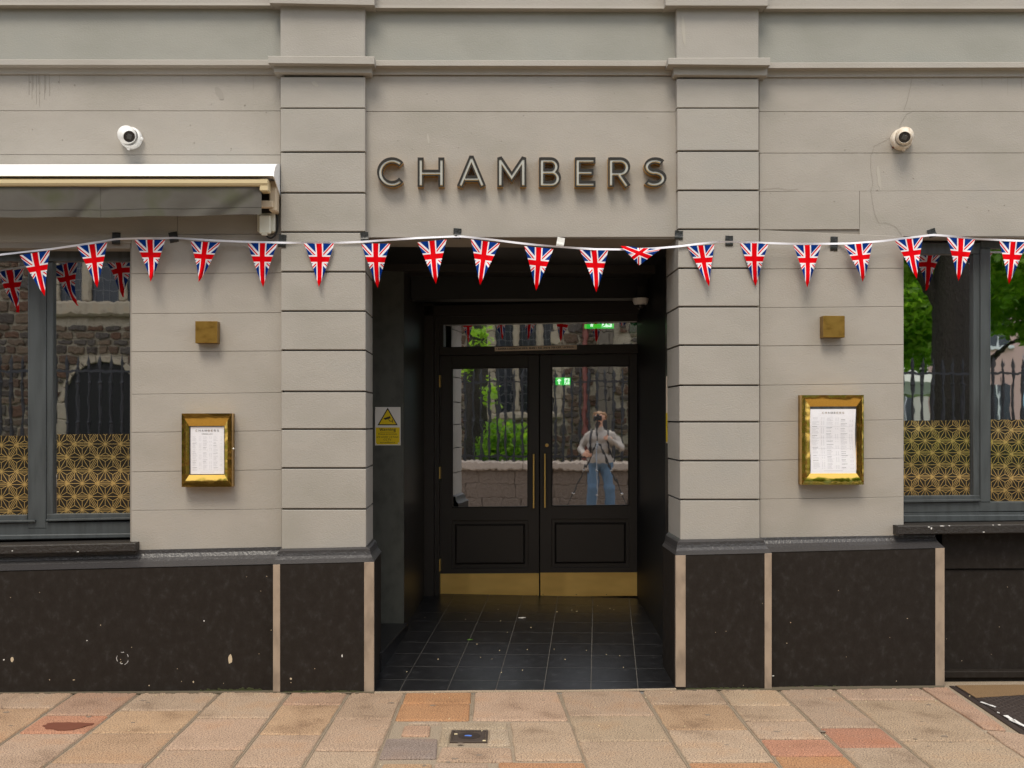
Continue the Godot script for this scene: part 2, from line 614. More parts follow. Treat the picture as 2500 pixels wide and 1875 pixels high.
	tri_map(bk, Vector3(1.6, 0.35, 1.6))
	for k in [["leaf_bright", lin(0.22, 0.34, 0.03)], ["leaf_mid", lin(0.12, 0.22, 0.018)], ["leaf_dark", lin(0.03, 0.075, 0.01)]]:
		var l := mat(k[0], k[1], 0.55)
		l.backlight_enabled = true
		l.backlight = Color(0.7, 0.9, 0.25)
	mat("house_pink", lin(0.62, 0.42, 0.36), 0.85)
	mat("house_blue", lin(0.28, 0.48, 0.58), 0.85)
	mat("house_cream", lin(0.62, 0.58, 0.5), 0.85)
	mat("house_glass", lin(0.03, 0.04, 0.045), 0.1)
	mat("roof_slate", lin(0.09, 0.09, 0.1), 0.8)
	mat("tent_white", lin(0.75, 0.77, 0.75), 0.7)
	mat("asphalt", lin(0.05, 0.05, 0.052), 0.9)
	var sk := mat("figure", Color.WHITE, 0.8)
	sk.vertex_color_use_as_albedo = true
	mat("hair", lin(0.2, 0.1, 0.04), 0.7)
	mat("strap", lin(0.02, 0.02, 0.024), 0.7)
	mat("green_glow", lin(0.0, 0.3, 0.05), 0.5)
	mat("sign_glow_white", lin(0.7, 0.8, 0.7), 0.5)
	for k in [["green_glow", Color(0.0, 0.75, 0.2), 2.2], ["sign_glow_white", Color(0.85, 1.0, 0.88), 2.6]]:
		var g: StandardMaterial3D = M[k[0]]
		g.emission_enabled = true
		g.emission = k[1]
		g.emission_energy_multiplier = k[2]
	mat("pampas", lin(0.45, 0.36, 0.22), 0.9)
	mat("vase", lin(0.5, 0.44, 0.33), 0.5)


func flag_image() -> Image:     # a union flag cut to a long pennant: the print as a rectangle of 1 x 1.48
	var W := 200
	var H := 296
	var im := Image.create(W, H, false, Image.FORMAT_RGB8)
	var red := lin(0.66, 0.0, 0.004)
	var wht := lin(0.78, 0.76, 0.77)
	var blu := lin(0.001, 0.03, 0.2)
	for j in H:
		for i in W:
			var acc := Vector3.ZERO
			for s in 4:
				var x := (i + 0.25 + 0.5 * (s & 1)) / W - 0.5
				var y := (j + 0.25 + 0.5 * (s >> 1)) / W - 0.535
				var c := blu
				if absf(y) < 0.535:
					var k := 0.683         # direction of the diagonals
					var d1 := (y - x * 1.07) * k
					var d2 := (y + x * 1.07) * k
					if absf(d1) < 0.066 or absf(d2) < 0.066:
						c = wht
						var d := d1 if x * y > 0.0 else d2
						var turn := 1.0 if x < 0.0 else -1.0
						var dd := d * turn
						if dd > 0.0 and dd < 0.04:
							c = red
				var taper := 1.0 - 0.38 * clampf((y + 0.535) / 1.48, 0.0, 1.0)      # the upright narrows towards the tip
				if absf(x) < 0.137 * taper or absf(y) < 0.14:
					c = wht
				if absf(x) < 0.092 * taper or absf(y) < 0.088 or y > 0.80:
					c = red
				acc += Vector3(c.r, c.g, c.b)
			acc /= 4.0
			im.set_pixel(i, j, Color(acc.x, acc.y, acc.z))
	return im

func seg_d(p: Vector2, a: Vector2, b: Vector2) -> float:
	var ab := b - a
	var s := clampf((p - a).dot(ab) / ab.length_squared(), 0, 1)
	return (p - a - ab * s).length()

func film_image() -> Image:     # hemp-leaf lattice: six-pointed stars, every third one ringed by tripled lines; one repeat is 3 x sqrt 3 sides
	var W := 480
	var H := 277
	var a := W / 3.0
	var h := H / 2.0
	var im := Image.create(W, H, false, Image.FORMAT_RGB8)
	var gold := lin(0.97, 0.68, 0.26)
	var dark := lin(0.085, 0.073, 0.055)
	var segs: Array = []
	var pt := func(i: int, j: int) -> Vector2: return Vector2(i * a + j * a * 0.5, j * h)
	for j in range(-2, 5):
		for i in range(-5, 7):
			var p: Vector2 = pt.call(i, j)
			if p.x < -a * 1.5 or p.x > W + a * 1.5:
				continue
			for e in [[1, 0], [0, 1], [-1, 1]]:
				var q: Vector2 = pt.call(i + e[0], j + e[1])
				var ca := posmod(i - j, 3)
				var cb := posmod(i + e[0] - j - e[1], 3)
				segs.append([p, q, 3.1])
				if ca != 0 and cb != 0:
					var o := (q - p).normalized().orthogonal() * 16.0
					segs.append([p + o, q + o, 3.0])
					segs.append([p - o, q - o, 3.0])
			var c1: Vector2 = (p + pt.call(i + 1, j) + pt.call(i, j + 1)) / 3.0
			var c2: Vector2 = (p + pt.call(i, j + 1) + pt.call(i - 1, j + 1)) / 3.0
			for q in [p, pt.call(i + 1, j), pt.call(i, j + 1)]:
				segs.append([c1, q, 3.0])
			for q in [p, pt.call(i, j + 1), pt.call(i - 1, j + 1)]:
				segs.append([c2, q, 3.0])
	var cover := PackedFloat32Array()
	cover.resize(W * H)
	for s in segs:
		var lo: Vector2 = s[0].min(s[1]) - Vector2(6, 6)
		var hi: Vector2 = s[0].max(s[1]) + Vector2(6, 6)
		for y in range(maxi(0, int(lo.y)), mini(H, int(hi.y) + 1)):
			for x in range(maxi(0, int(lo.x)), mini(W, int(hi.x) + 1)):
				var d: float = seg_d(Vector2(x + 0.5, y + 0.5), s[0], s[1])
				if d < s[2] + 0.7:
					cover[y * W + x] = maxf(cover[y * W + x], clampf(s[2] + 0.7 - d, 0, 1))
	for y in H:
		for x in W:
			im.set_pixel(x, y, dark.lerp(gold, cover[y * W + x]))
	return im

func menu_image(which: int) -> Image:   # the print is too small to read: three columns of fine lines under a heading
	var W := 240
	var H := 336
	var im := Image.create(W, H, false, Image.FORMAT_RGB8)
	im.fill(Color(0.97, 0.97, 0.98))
	var r := RandomNumberGenerator.new()
	r.seed = 5 + which
	for colm in 3:
		var x0 := 14 + colm * 75
		var y := 68 if which == 0 else 44 + colm * 2
		while y < H - 22:
			var head := r.randf() < 0.16
			if head:
				y += 6
			var ink := Color(0.45, 0.45, 0.46) if head else Color(0.66, 0.66, 0.68)
			var ln := r.randi_range(16, 34)
			var x := x0
			while x < x0 + ln:
				var w := r.randi_range(2, 5)
				im.fill_rect(Rect2i(x, y, w, 2 if head else 1), ink)
				x += w + 1
			if not head:
				im.fill_rect(Rect2i(x0 + 46, y, 5, 1), ink)
				im.fill_rect(Rect2i(x0 + 57, y, 5, 1), ink)
			y += 4 if r.randf() < 0.85 else 8
	if which == 1:
		for y in [92, 150, 205, 240]:
			im.fill_rect(Rect2i(14, y, 210, 1), Color(0.75, 0.75, 0.77))
	im.fill_rect(Rect2i(70, H - 14, 100, 1), Color(0.6, 0.6, 0.62))
	return im


# ---------------------------------------------------------------- the building
var pub: Node3D

func block(parent: Node, called: String, q: Array, depth: float, ch: float, m: String) -> MeshInstance3D:
	var mb := MB.new()
	mb.prism(q, Vector3(0, 0, 1), depth, ch)
	return part(called, mb, M[m], parent)

func courses(parent: Node, xl0: float, xr0: float, ys: Array, w: float, g: float, ch: float, depth: float, m: String) -> void:   # ys: pairs [left, right] of the joints
	for i in ys.size() - 1:
		var a: Array = ys[i]
		var b: Array = ys[i + 1]
		block(parent, "stucco_course", fq(xl0, a[0], a[1], xr0, b[0], b[1], w + rng.randf_range(-0.0015, 0.0015), g), depth, ch, m)

func build_front() -> void:
	pub = thing("pub_building", "grey painted stucco pub front with black plinth, pilasters and recessed entrance", "building", fac)
	var U := Vector3(0, 0, 1)
	# --- backing walls behind the joints
	var left := part("bay_wall", back_wall([[-700, -500, 322, 602], [318, -500, 690, 1372]], -0.172), M.joint_paint, pub, "left bay of the front with a window")
	var mid := part("bay_wall", back_wall([[886, -500, 1660, 579.5]], -0.172, 0.39), M.joint_paint, pub, "bay over the entrance")
	var right := part("bay_wall", back_wall([[1850, -500, 2206, 1350], [2206, -500, 3200, 577]], -0.172), M.joint_paint, pub, "right bay of the front with a window")
	var W := -0.16
	courses(left, -700, 685.5, [[176, 182], [270, 271], [376.5, 378.3], [471, 472]], W, 0.0009, 0.002, 0.08, "bay_paint")
	courses(left, -700, 433, [[471, 472], [588, 588]], W, 0.0009, 0.002, 0.08, "bay_paint")
	courses(left, 433, 686.5, [[472, 472], [571.5, 571.5]], W, 0.0009, 0.002, 0.08, "bay_paint")
	courses(left, 320.5, 688, [[572, 571.5], [668.2, 666.3], [766, 763.5], [859, 857], [963, 958.8], [1056, 1051.8], [1152.4, 1147], [1246.6, 1243], [1362, 1350]], W, 0.0009, 0.002, 0.08, "bay_paint")
	courses(mid, 889, 1657, [[184, 186], [272.3, 273.4]], W, 0.0009, 0.002, 0.08, "bay_paint")
	block(mid, "stucco_course", fq(889, 272.3, 273.4, 1657, 581, 579.5, W, 0.001), 0.38, 0.004, "bay_paint")
	courses(right, 1853, 3200, [[184, 184], [272.7, 272.7], [374, 373]], W, 0.0009, 0.002, 0.08, "bay_paint")
	courses(right, 1854, 3200, [[374, 373], [468.3, 462]], W, 0.0009, 0.002, 0.08, "bay_paint")
	courses(right, 1854.5, 2098.6, [[468.3, 466], [561, 560]], W, 0.0009, 0.002, 0.08, "bay_paint")
	courses(right, 2098.6, 3200, [[466, 462], [577.5, 577]], W, 0.0009, 0.002, 0.08, "bay_paint")
	courses(right, 1855, 2206.5, [[561, 577], [656.8, 655]], W, 0.0009, 0.002, 0.08, "bay_paint")
	courses(right, 1855, 2206.5, [[656.8, 655], [751.8, 748.4], [845, 841.4], [941, 936], [1030, 1025], [1124, 1118.6], [1219, 1213.6], [1325, 1318]], W, 0.0009, 0.002, 0.08, "bay_paint")
	# soffit and cheeks of the window heads
	for k in [[left, -700, 321.5, 588.0], [right, 2207.5, 3200, 577.5]]:
		var q := fq(k[1], k[3], k[3], k[2], k[3] + 30, k[3] + 30, -0.162)
		var mb := MB.new()
		mb.box(Vector3(q[0].x, q[3].y, -0.40), Vector3(q[1].x, q[3].y + 0.05, -0.166))
		part("window_head", mb, M.bay_paint, k[0])
	# --- friezes, string course and the band at the very top
	for k in [[left, -700, 684, 11, 13, 144, 146], [mid, 891, 1652, 19, 21, 147, 148], [right, 1852, 3200, 21, 21, 153, 150]]:
		block(k[0], "frieze_panel", fq(k[1] - 6, k[3] - 12, k[4] - 12, k[2] + 6, k[5] + 4, k[6] + 4, -0.168), 0.08, 0.0, "frieze_paint")
		var sc := MB.new()
		moulding(sc, [[k[1], k[5], k[2], k[6], -0.10], [k[1], k[5] + 1, k[2], k[6] + 1, -0.088], [k[1], k[5] + 13, k[2], k[6] + 13, -0.086], [k[1], k[5] + 14, k[2], k[6] + 14, -0.115], [k[1], k[5] + 20, k[2], k[6] + 20, -0.135], [k[1], k[5] + 29, k[2], k[6] + 29, -0.142], [k[1], k[5] + 35, k[2], k[6] + 35, -0.143]], -0.18)
		part("string_course", sc, M.bay_paint, k[0])
		var tb := MB.new()
		moulding(tb, [[k[1], k[3] - 260, k[2], k[4] - 260, -0.11], [k[1], k[3] - 6, k[2], k[4] - 6, -0.11], [k[1], k[3], k[2], k[4], -0.108]], -0.18)
		part("top_band", tb, M.bay_paint, k[0])
	# --- pilasters
	var joints := [[[186, 186], [265, 265], [371.4, 371.4], [471, 471], [566.6, 566.6], [663.7, 663.7], [759.8, 759.8], [855.5, 855.5], [956, 956], [1048, 1048], [1143, 1143], [1243, 1243], [1345, 1340]],
		[[190, 190], [264.7, 264.7], [369, 369], [465, 465], [560, 560], [655, 655], [749, 749], [843, 843], [941, 941], [1030, 1030], [1125, 1125], [1220, 1220], [1320, 1318]]]
	var sides := [[684.6, 687.8, 891, 893.8], [1652, 1661.5, 1852, 1855]]
	for p in 2:
		var s: Array = sides[p]
		var core := MB.new()
		var q := fq(maxf(s[0], s[1]) + 2, -500, -500, minf(s[2], s[3]) - 2, 1380, 1380, -0.113)
		core.box(Vector3(minf(q[0].x, q[3].x) + 0.012, q[0].y, -0.55), Vector3(q[1].x - 0.006, q[2].y, -0.113))
		var pil := part("pilaster", core, M.groove_paint, pub, ["pilaster to the left of the entrance", "pilaster to the right of the entrance"][p])
		var js: Array = joints[p]
		for i in js.size() - 1:
			var f0 := clampf((js[i][0] - 130.0) / 1200.0, 0, 1)
			var f1 := clampf((js[i + 1][0] - 130.0) / 1200.0, 0, 1)
			var xa := lerpf(s[0], s[1], (f0 + f1) * 0.5)
			var xb := lerpf(s[2], s[3], (f0 + f1) * 0.5)
			var thin := i < 1
			var q2 := fq(xa, js[i][0], js[i][1], xb, js[i + 1][0], js[i + 1][1], -0.10, 0.0)
			var g := 0.0056
			q2[0].y += g if i < js.size() - 2 else 0.0
			q2[1].y += g if i < js.size() - 2 else 0.0
			q2[2].y -= 0.0015 if i == 1 else g
			q2[3].y -= 0.0015 if i == 1 else g
			var b := block(pil, "rusticated_block", q2, 0.45, 0.0032, "pilaster_paint")
			if thin:
				b.name = "rusticated_block"
		var xl: float = s[0]
		var xr: float = s[2]
		var yo: float = [0.0, 3.0][p]
		block(pil, "frieze_block", fq(xl, 8 + yo, 8 + yo, xr, 142 + yo, 142 + yo, -0.10), 0.1, 0.003, "pilaster_paint")
		var cap := MB.new()
		var e := 30.0 if p == 0 else 20.5
		var f := 23.0 if p == 0 else 28.4
		moulding(cap, [[xl - e, 136.7 + yo * 1.6, xr + f, 137.7 + yo, -0.04], [xl - e, 138 + yo * 1.6, xr + f, 139 + yo, -0.012], [xl - e, 153.5 + yo, xr + f, 156 + yo, -0.010], [xl - e + 5, 157 + yo, xr + f - 4, 158.5 + yo, -0.045], [xl - e + 14, 161 + yo, xr + f - 6.5, 162 + yo, -0.066], [xl - e + 14, 176 + yo * 2, xr + f - 7, 178 + yo * 2, -0.068], [xl - e + 17, 180 + yo * 2, xr + f - 11, 182 + yo * 2, -0.085]], -0.2)
		part("pilaster_capital", cap, M.pilaster_paint, pil)
		var top := MB.new()
		moulding(top, [[xl - 27, -260, xr + 23, -260, -0.04], [xl - 27, 7 + yo * 2, xr + 23, 12 + yo * 0.5, -0.04], [xl - 20, 10 + yo * 2, xr + 18, 15 + yo * 0.5, -0.075]], -0.2)
		part("pilaster_top_band", top, M.bay_paint, pil)
	# --- plinth
	var pl := part("plinth", MB.new(), M.plinth_paint, pub)
	var slabs := [[-700, 1411, 1378, 669, 1708.5, 1689.0, -0.05, 0.2], [666.5, 1377, 1371, 912.8, 1690, 1689.3, 0.0, 0.50], [1650, 1355, 1349.4, 1884, 1683, 1681.7, 0.0, 0.50], [1882, 1347, 1337, 2305.5, 1681.4, 1677.5, -0.05, 0.2]]
	for s in slabs:
		var q := fq(s[0], s[1], s[2], s[3], s[4] + 6, s[5] + 6, s[6])
		block(pl, "plinth_slab", q, s[7], 0.004, "plinth_paint")
	var rec := MB.new()          # set-back basement wall under the right window
	var qq := fq(2300, 1280, 1280, 3200, 1388, 1386, -0.22)
	rec.prism(qq, U, 0.15)
	qq = fq(2300, 1391, 1389, 3200, 1642, 1640, -0.235)
	rec.prism(qq, U, 0.1)
	qq = fq(2300, 1639, 1637, 3200, 1656, 1654, -0.17)
	rec.prism(qq, U, 0.15, 0.006)
	qq = fq(2300, 1655, 1653, 3200, 1690, 1690, -0.20)
	rec.prism(qq, U, 0.15)
	part("basement_panel", rec, M.plinth_paint, pl)
	var mrows := [
		[[-700, 1366, 690, 1335, -0.155], [-700, 1378, 690, 1344, -0.152], [-700, 1389, 690, 1353, -0.14], [-700, 1399, 690, 1362, -0.115], [-700, 1406, 690, 1370, -0.08], [-700, 1411, 690, 1376.5, -0.046]],
		[[687, 1337.5, 893.8, 1333.5, -0.11], [684, 1341, 898.5, 1336, -0.09], [680, 1346, 902, 1340, -0.073], [677, 1352, 904, 1346, -0.072], [674, 1359, 906, 1354, -0.068], [670, 1367, 909, 1361, -0.05], [667.5, 1373, 911.8, 1367, -0.02], [666.0, 1377.5, 913.3, 1371.5, 0.003]],
		[[1661.5, 1314.5, 1855, 1312, -0.11], [1657, 1319, 1860, 1315, -0.09], [1654.5, 1324, 1864, 1319, -0.073], [1653, 1331, 1867, 1325, -0.072], [1652, 1338, 1871, 1332, -0.068], [1651, 1345, 1877, 1340, -0.05], [1650, 1351, 1882, 1346, -0.02], [1649.6, 1355.5, 1884.5, 1350, 0.003]],
		[[1853, 1312.5, 2284, 1306, -0.155], [1856, 1320, 2284, 1311, -0.152], [1860, 1328, 2287, 1318, -0.14], [1866, 1336, 2294, 1326, -0.115], [1876, 1342.5, 2302, 1333, -0.08], [1880, 1348, 2306, 1337.5, -0.046]]]
	for k in 4:
		var mb := MB.new()
		moulding(mb, mrows[k], [-0.3, -0.52, -0.52, -0.3][k])
		part("plinth_moulding", mb, M.moulding_paint, pl)
	for s in [[666.5, 1378, 683.6, 1689.4, 0.004], [889, 1372, 912.9, 1689.4, 0.004], [1649.9, 1355.6, 1674, 1677.5, 0.004], [1867, 1350.6, 1884.2, 1681.9, 0.004], [2284, 1337.4, 2306.3, 1677.6, -0.046]]:
		block(pl, "corner_strip", fq(s[0], s[1] + 0.6, s[1], s[2], s[3], s[3], s[4]), 0.03, 0.0015, "beige_trim")
	# flaked paint and moss on the plinth
	for s in [[29, 1610, 4, 7, "chip_cream"], [9, 1611, 2, 2, "chip_white"], [562, 1609, 5.5, 12, "chip_cream"], [212, 1564, 1.6, 1.4, "chip_white"], [498, 1516, 1.6, 1.6, "chip_white"], [710, 1657, 3, 2.5, "chip_cream"], [180, 1660, 3, 1.2, "chip_cream"], [472, 1665, 1.6, 3, "chip_cream"], [835, 1601, 1.4, 4, "chip_white"], [1888, 1650, 3, 1.4, "chip_white"]]:
		var w := 0.0016 if s[0] > 684 and s[0] < 1884 else -0.0484
		part("paint_chip", blob(s[0], s[1], s[2], s[3], w), M[s[4]], pl)
	var ring := MB.new()
	for arc in [[0.3, 1.2, 1.05], [1.5, 2.1, 0.85], [2.6, 3.5, 1.0], [4.4, 5.0, 0.8], [5.7, 6.2, 1.0]]:       # scuffed ring of white paint
		var pts: Array = []
		var rads: Array = []
		for k in 9:
			var a := lerpf(arc[0], arc[1], k / 8.0)
			pts.append(fp(299 + cos(a) * 14 * arc[2] + rng.randf_range(-0.8, 0.8), 1606 + sin(a) * 17 * arc[2] + rng.randf_range(-0.8, 0.8), -0.0492))
			rads.append(rng.randf_range(0.0006, 0.0022))
		ring.tube(pts, rads, 5)
	part("scuff_ring", ring, M.chip_white, pl).set_meta("kind", "stuff")
	for s in [[488, 666, 1689.5, 12.0, -0.045], [690, 888, 1690, 5.0, 0.004], [1676, 1866, 1682, 4.0, 0.004], [1886, 2150, 1681, 8.0, -0.045], [2150, 2284, 1679, 4.0, -0.045]]:
		var mb := MB.new()
		var x: float = s[0]
		while x < s[1]:
			var nx := minf(s[1], x + rng.randf_range(3, 9))
			var h: float = s[3] * rng.randf_range(0.35, 1.0) * (0.5 + 0.5 * sin((x - s[0]) / (s[1] - s[0]) * PI))
			mb.prism(fq(x, s[2] - h, s[2] - h * 0.9, nx, s[2] + 3, s[2] + 3, s[4] + rng.randf_range(0, 0.004)), U, 0.02)
			x = nx
		var mo := part("moss", mb, M.moss, pl)
		mo.set_meta("kind", "stuff")
	var spat := MB.new()
	for k in 55:
		var px := rng.randf_range(-20, 2500)
		if px > 905 and px < 1655:
			continue
		var f := pow(rng.randf(), 2.2)
		var py := lerpf(1674, 1400, f)
		var w := 0.0012 if (px > 690 and px < 885) or (px > 1680 and px < 1862) else -0.0488
		if px > 2306:
			w = -0.234
			if py > 1630:
				continue
		var c := fp(px, py, w)
		var sz := rng.randf_range(0.0011, 0.0026) * (1.8 if k % 23 == 0 else 1.0)
		spat.box(c - Vector3(sz, sz * rng.randf_range(0.5, 1.3), 0.001), c + Vector3(sz, sz, 0.0004))
	var spo := part("paint_spatter", spat, M.chip_cream, pl)
	spo.set_meta("kind", "stuff")
	# --- sills
	for k in [[left, [[-700, 1347], [331.5, 1325.5]], [[-700, 1370], [331.5, 1346.5]]], [right, [[2190.5, 1284], [3200, 1270]], [[2190.5, 1306], [3200, 1292]]]]:
		var t: Array = k[1]
		var b: Array = k[2]
		block(k[0], "window_sill", fq(t[0][0], t[0][1], t[1][1], t[1][0], b[0][1], b[1][1], -0.085), 0.30, 0.006, "sill_paint")
	for s in [[2268, 1286.5, 3, 1.4], [2274, 1290, 2, 3], [2300, 1284.2, 7, 1.1], [2318, 1283.6, 2.4, 1.0], [2402, 1299, 3, 1.2], [2425, 1282, 1.6, 1.0], [2440, 1281.5, 4, 1.0], [30, 1345, 2, 1], [190, 1347, 3, 1]]:
		part("paint_chip", blob(s[0], s[1], s[2], s[3], -0.0838), M.chip_white, right if s[0] > 1000 else left)
	# --- hairline cracks
	var paths := [[[2226, 273], [2214, 278], [2200, 300], [2196, 310]], [[2174, 336], [2158, 345], [2134, 357], [2130, 372], [2126, 380], [2126, 410], [2131, 448], [2126, 466], [2131, 498], [2137, 528], [2146, 544], [2165, 544], [2186, 553], [2203, 575]], [[1862, 462], [1900, 459], [1925, 464], [1948, 461]], [[2227, 190], [2222, 215], [2215, 245], [2206, 272]]]
	for p in paths:
		var mb := MB.new()
		for i in p.size() - 1:
			var n := 5
			for k in n:
				var a := Vector2(p[i][0], p[i][1]).lerp(Vector2(p[i + 1][0], p[i + 1][1]), float(k) / n)
				var b := Vector2(p[i][0], p[i][1]).lerp(Vector2(p[i + 1][0], p[i + 1][1]), float(k + 1) / n)
				var j := rng.randf_range(-0.8, 0.8)
				var o := (b - a).normalized().orthogonal() * 0.32
				mb.quad(fp(a.x - o.x, a.y - o.y, W + 0.0023), fp(b.x - o.x + j, b.y - o.y, W + 0.0023), fp(b.x + o.x + j, b.y + o.y, W + 0.0023), fp(a.x + o.x, a.y + o.y, W + 0.0023))
		part("hairline_crack", mb, M.crack, right)
	# drip stains under the string course and brushed-over repair patches
	var drips := MB.new()
	for k in 20:
		var side := k % 2
		var px: float = rng.randf_range(70, 150) if k < 10 else (rng.randf_range(2330, 2495) if side else rng.randf_range(0, 650))
		var y0 := 181.0 if px < 700 else 188.0
		var ln := rng.randf_range(8, 46) * (1.8 if k < 10 else 1.0)
		var hw := rng.randf_range(0.4, 1.3)
		var a := fp(px - hw, y0, W + 0.0006)
		var b := fp(px + hw, y0, W + 0.0006)
		var c := fp(px + hw * 0.5 + rng.randf_range(-1, 1), y0 + ln, W + 0.0004)
		drips.prism([fp(px - hw * 0.3, y0 + ln, W + 0.0004), c, b, a], U, 0.002)
	var dro := part("drip_stain", drips, M.drip_paint, pub)
	dro.set_meta("kind", "stuff")
	for s in [[524, 208, 548, 246, "drip_paint", left, W], [1664, 30, 1674, 120, "patch_paint", pub, -0.0985], [2140, 400, 2152, 470, "patch_paint", right, W], [1042, 326, 1049, 352, "patch_paint", mid, W], [760, 196, 778, 214, "patch_paint", pub, -0.0985]]:
		var mb := MB.new()
		var pts: Array = []
		for i in 12:
			var a := TAU * i / 12.0
			var rr := rng.randf_range(0.7, 1.05)
			var sk: float = (s[2] - s[0]) * 0.3 * sin(a)
			pts.append(fp((s[0] + s[2]) / 2.0 + cos(a) * (s[2] - s[0]) * 0.4 * rr - sk, (s[1] + s[3]) / 2.0 - sin(a) * (s[3] - s[1]) * 0.5 * rr, s[6] + 0.0007))
		mb.prism(pts, U, 0.002)
		part("paint_patch", mb, M[s[4]], s[5])
	# paint pimples and pits
	var pits := MB.new()
	for k in 46:
		var px: float = [rng.randf_range(5, 680), rng.randf_range(1860, 2490), rng.randf_range(900, 1650)][k % 3]
		var py := rng.randf_range(188, 570) if k % 3 != 2 else rng.randf_range(190, 380)
		if px < 690 and py > 385:
			py -= 200
		var c := fp(px, py, W)
		pits.box(c - Vector3(0.003, 0.002, 0.0) * rng.randf_range(0.4, 1.1) - Vector3(0, 0, 0.002), c + Vector3(0.003, 0.0025, 0.0) * rng.randf_range(0.4, 1.1) + Vector3(0, 0, 0.0028))
	var po := part("paint_fleck", pits, M.crack, pub)
	po.set_meta("kind", "stuff")


func back_wall(rects: Array, w: float, depth := 0.22) -> MB:
	var mb := MB.new()
	for r in rects:
		var q := fq(r[0], r[1], r[1], r[2], r[3], r[3], w)
		mb.box(Vector3(q[0].x, q[0].y, w - depth), Vector3(q[1].x, q[2].y, w))
	return mb

func blob(px: float, py: float, rx: float, ry: float, w: float) -> MB:
	var mb := MB.new()
	var c := fp(px, py, w)
	var k := F / (EYE.z - w)
	var pts: Array = []
	for i in 9:
		var a := TAU * i / 9.0
		var r := rng.randf_range(0.75, 1.1)
		pts.append(c + Vector3(cos(a) * rx / k * r, sin(a) * ry / k * r, 0))
	mb.prism(pts, Vector3(0, 0, 1), 0.004)
	return mb


func pane(parent: Node, called: String, q: Array, m: String) -> void:
	var mb := MB.new()
	mb.quad(q[0], q[1], q[2], q[3], true)
	part(called, mb, M[m], parent)

func bar(parent: Node, called: String, q: Array, depth: float, ch := 0.004, m := "slate_frame") -> void:
	block(parent, called, q, depth, ch, m)

func film(parent: Node, q: Array, a: float, shift: Vector2) -> void:     # printed film on the inner face of the pane; a: side of one star in metres
	var mb := MB.new()
	var uv: Array[Vector2] = []
	for p in q:
		uv.append(Vector2((p.x + shift.x) / (3.0 * a), -(p.y + shift.y) / (sqrt(3.0) * a)))
	var n := Vector3(0, 0, 1)
	mb.tri_n(q[0], q[1], q[2], n, n, n, uv[0], uv[1], uv[2])
	mb.tri_n(q[0], q[2], q[3], n, n, n, uv[0], uv[2], uv[3])
	part("patterned_film", mb, M.gold_film, parent)

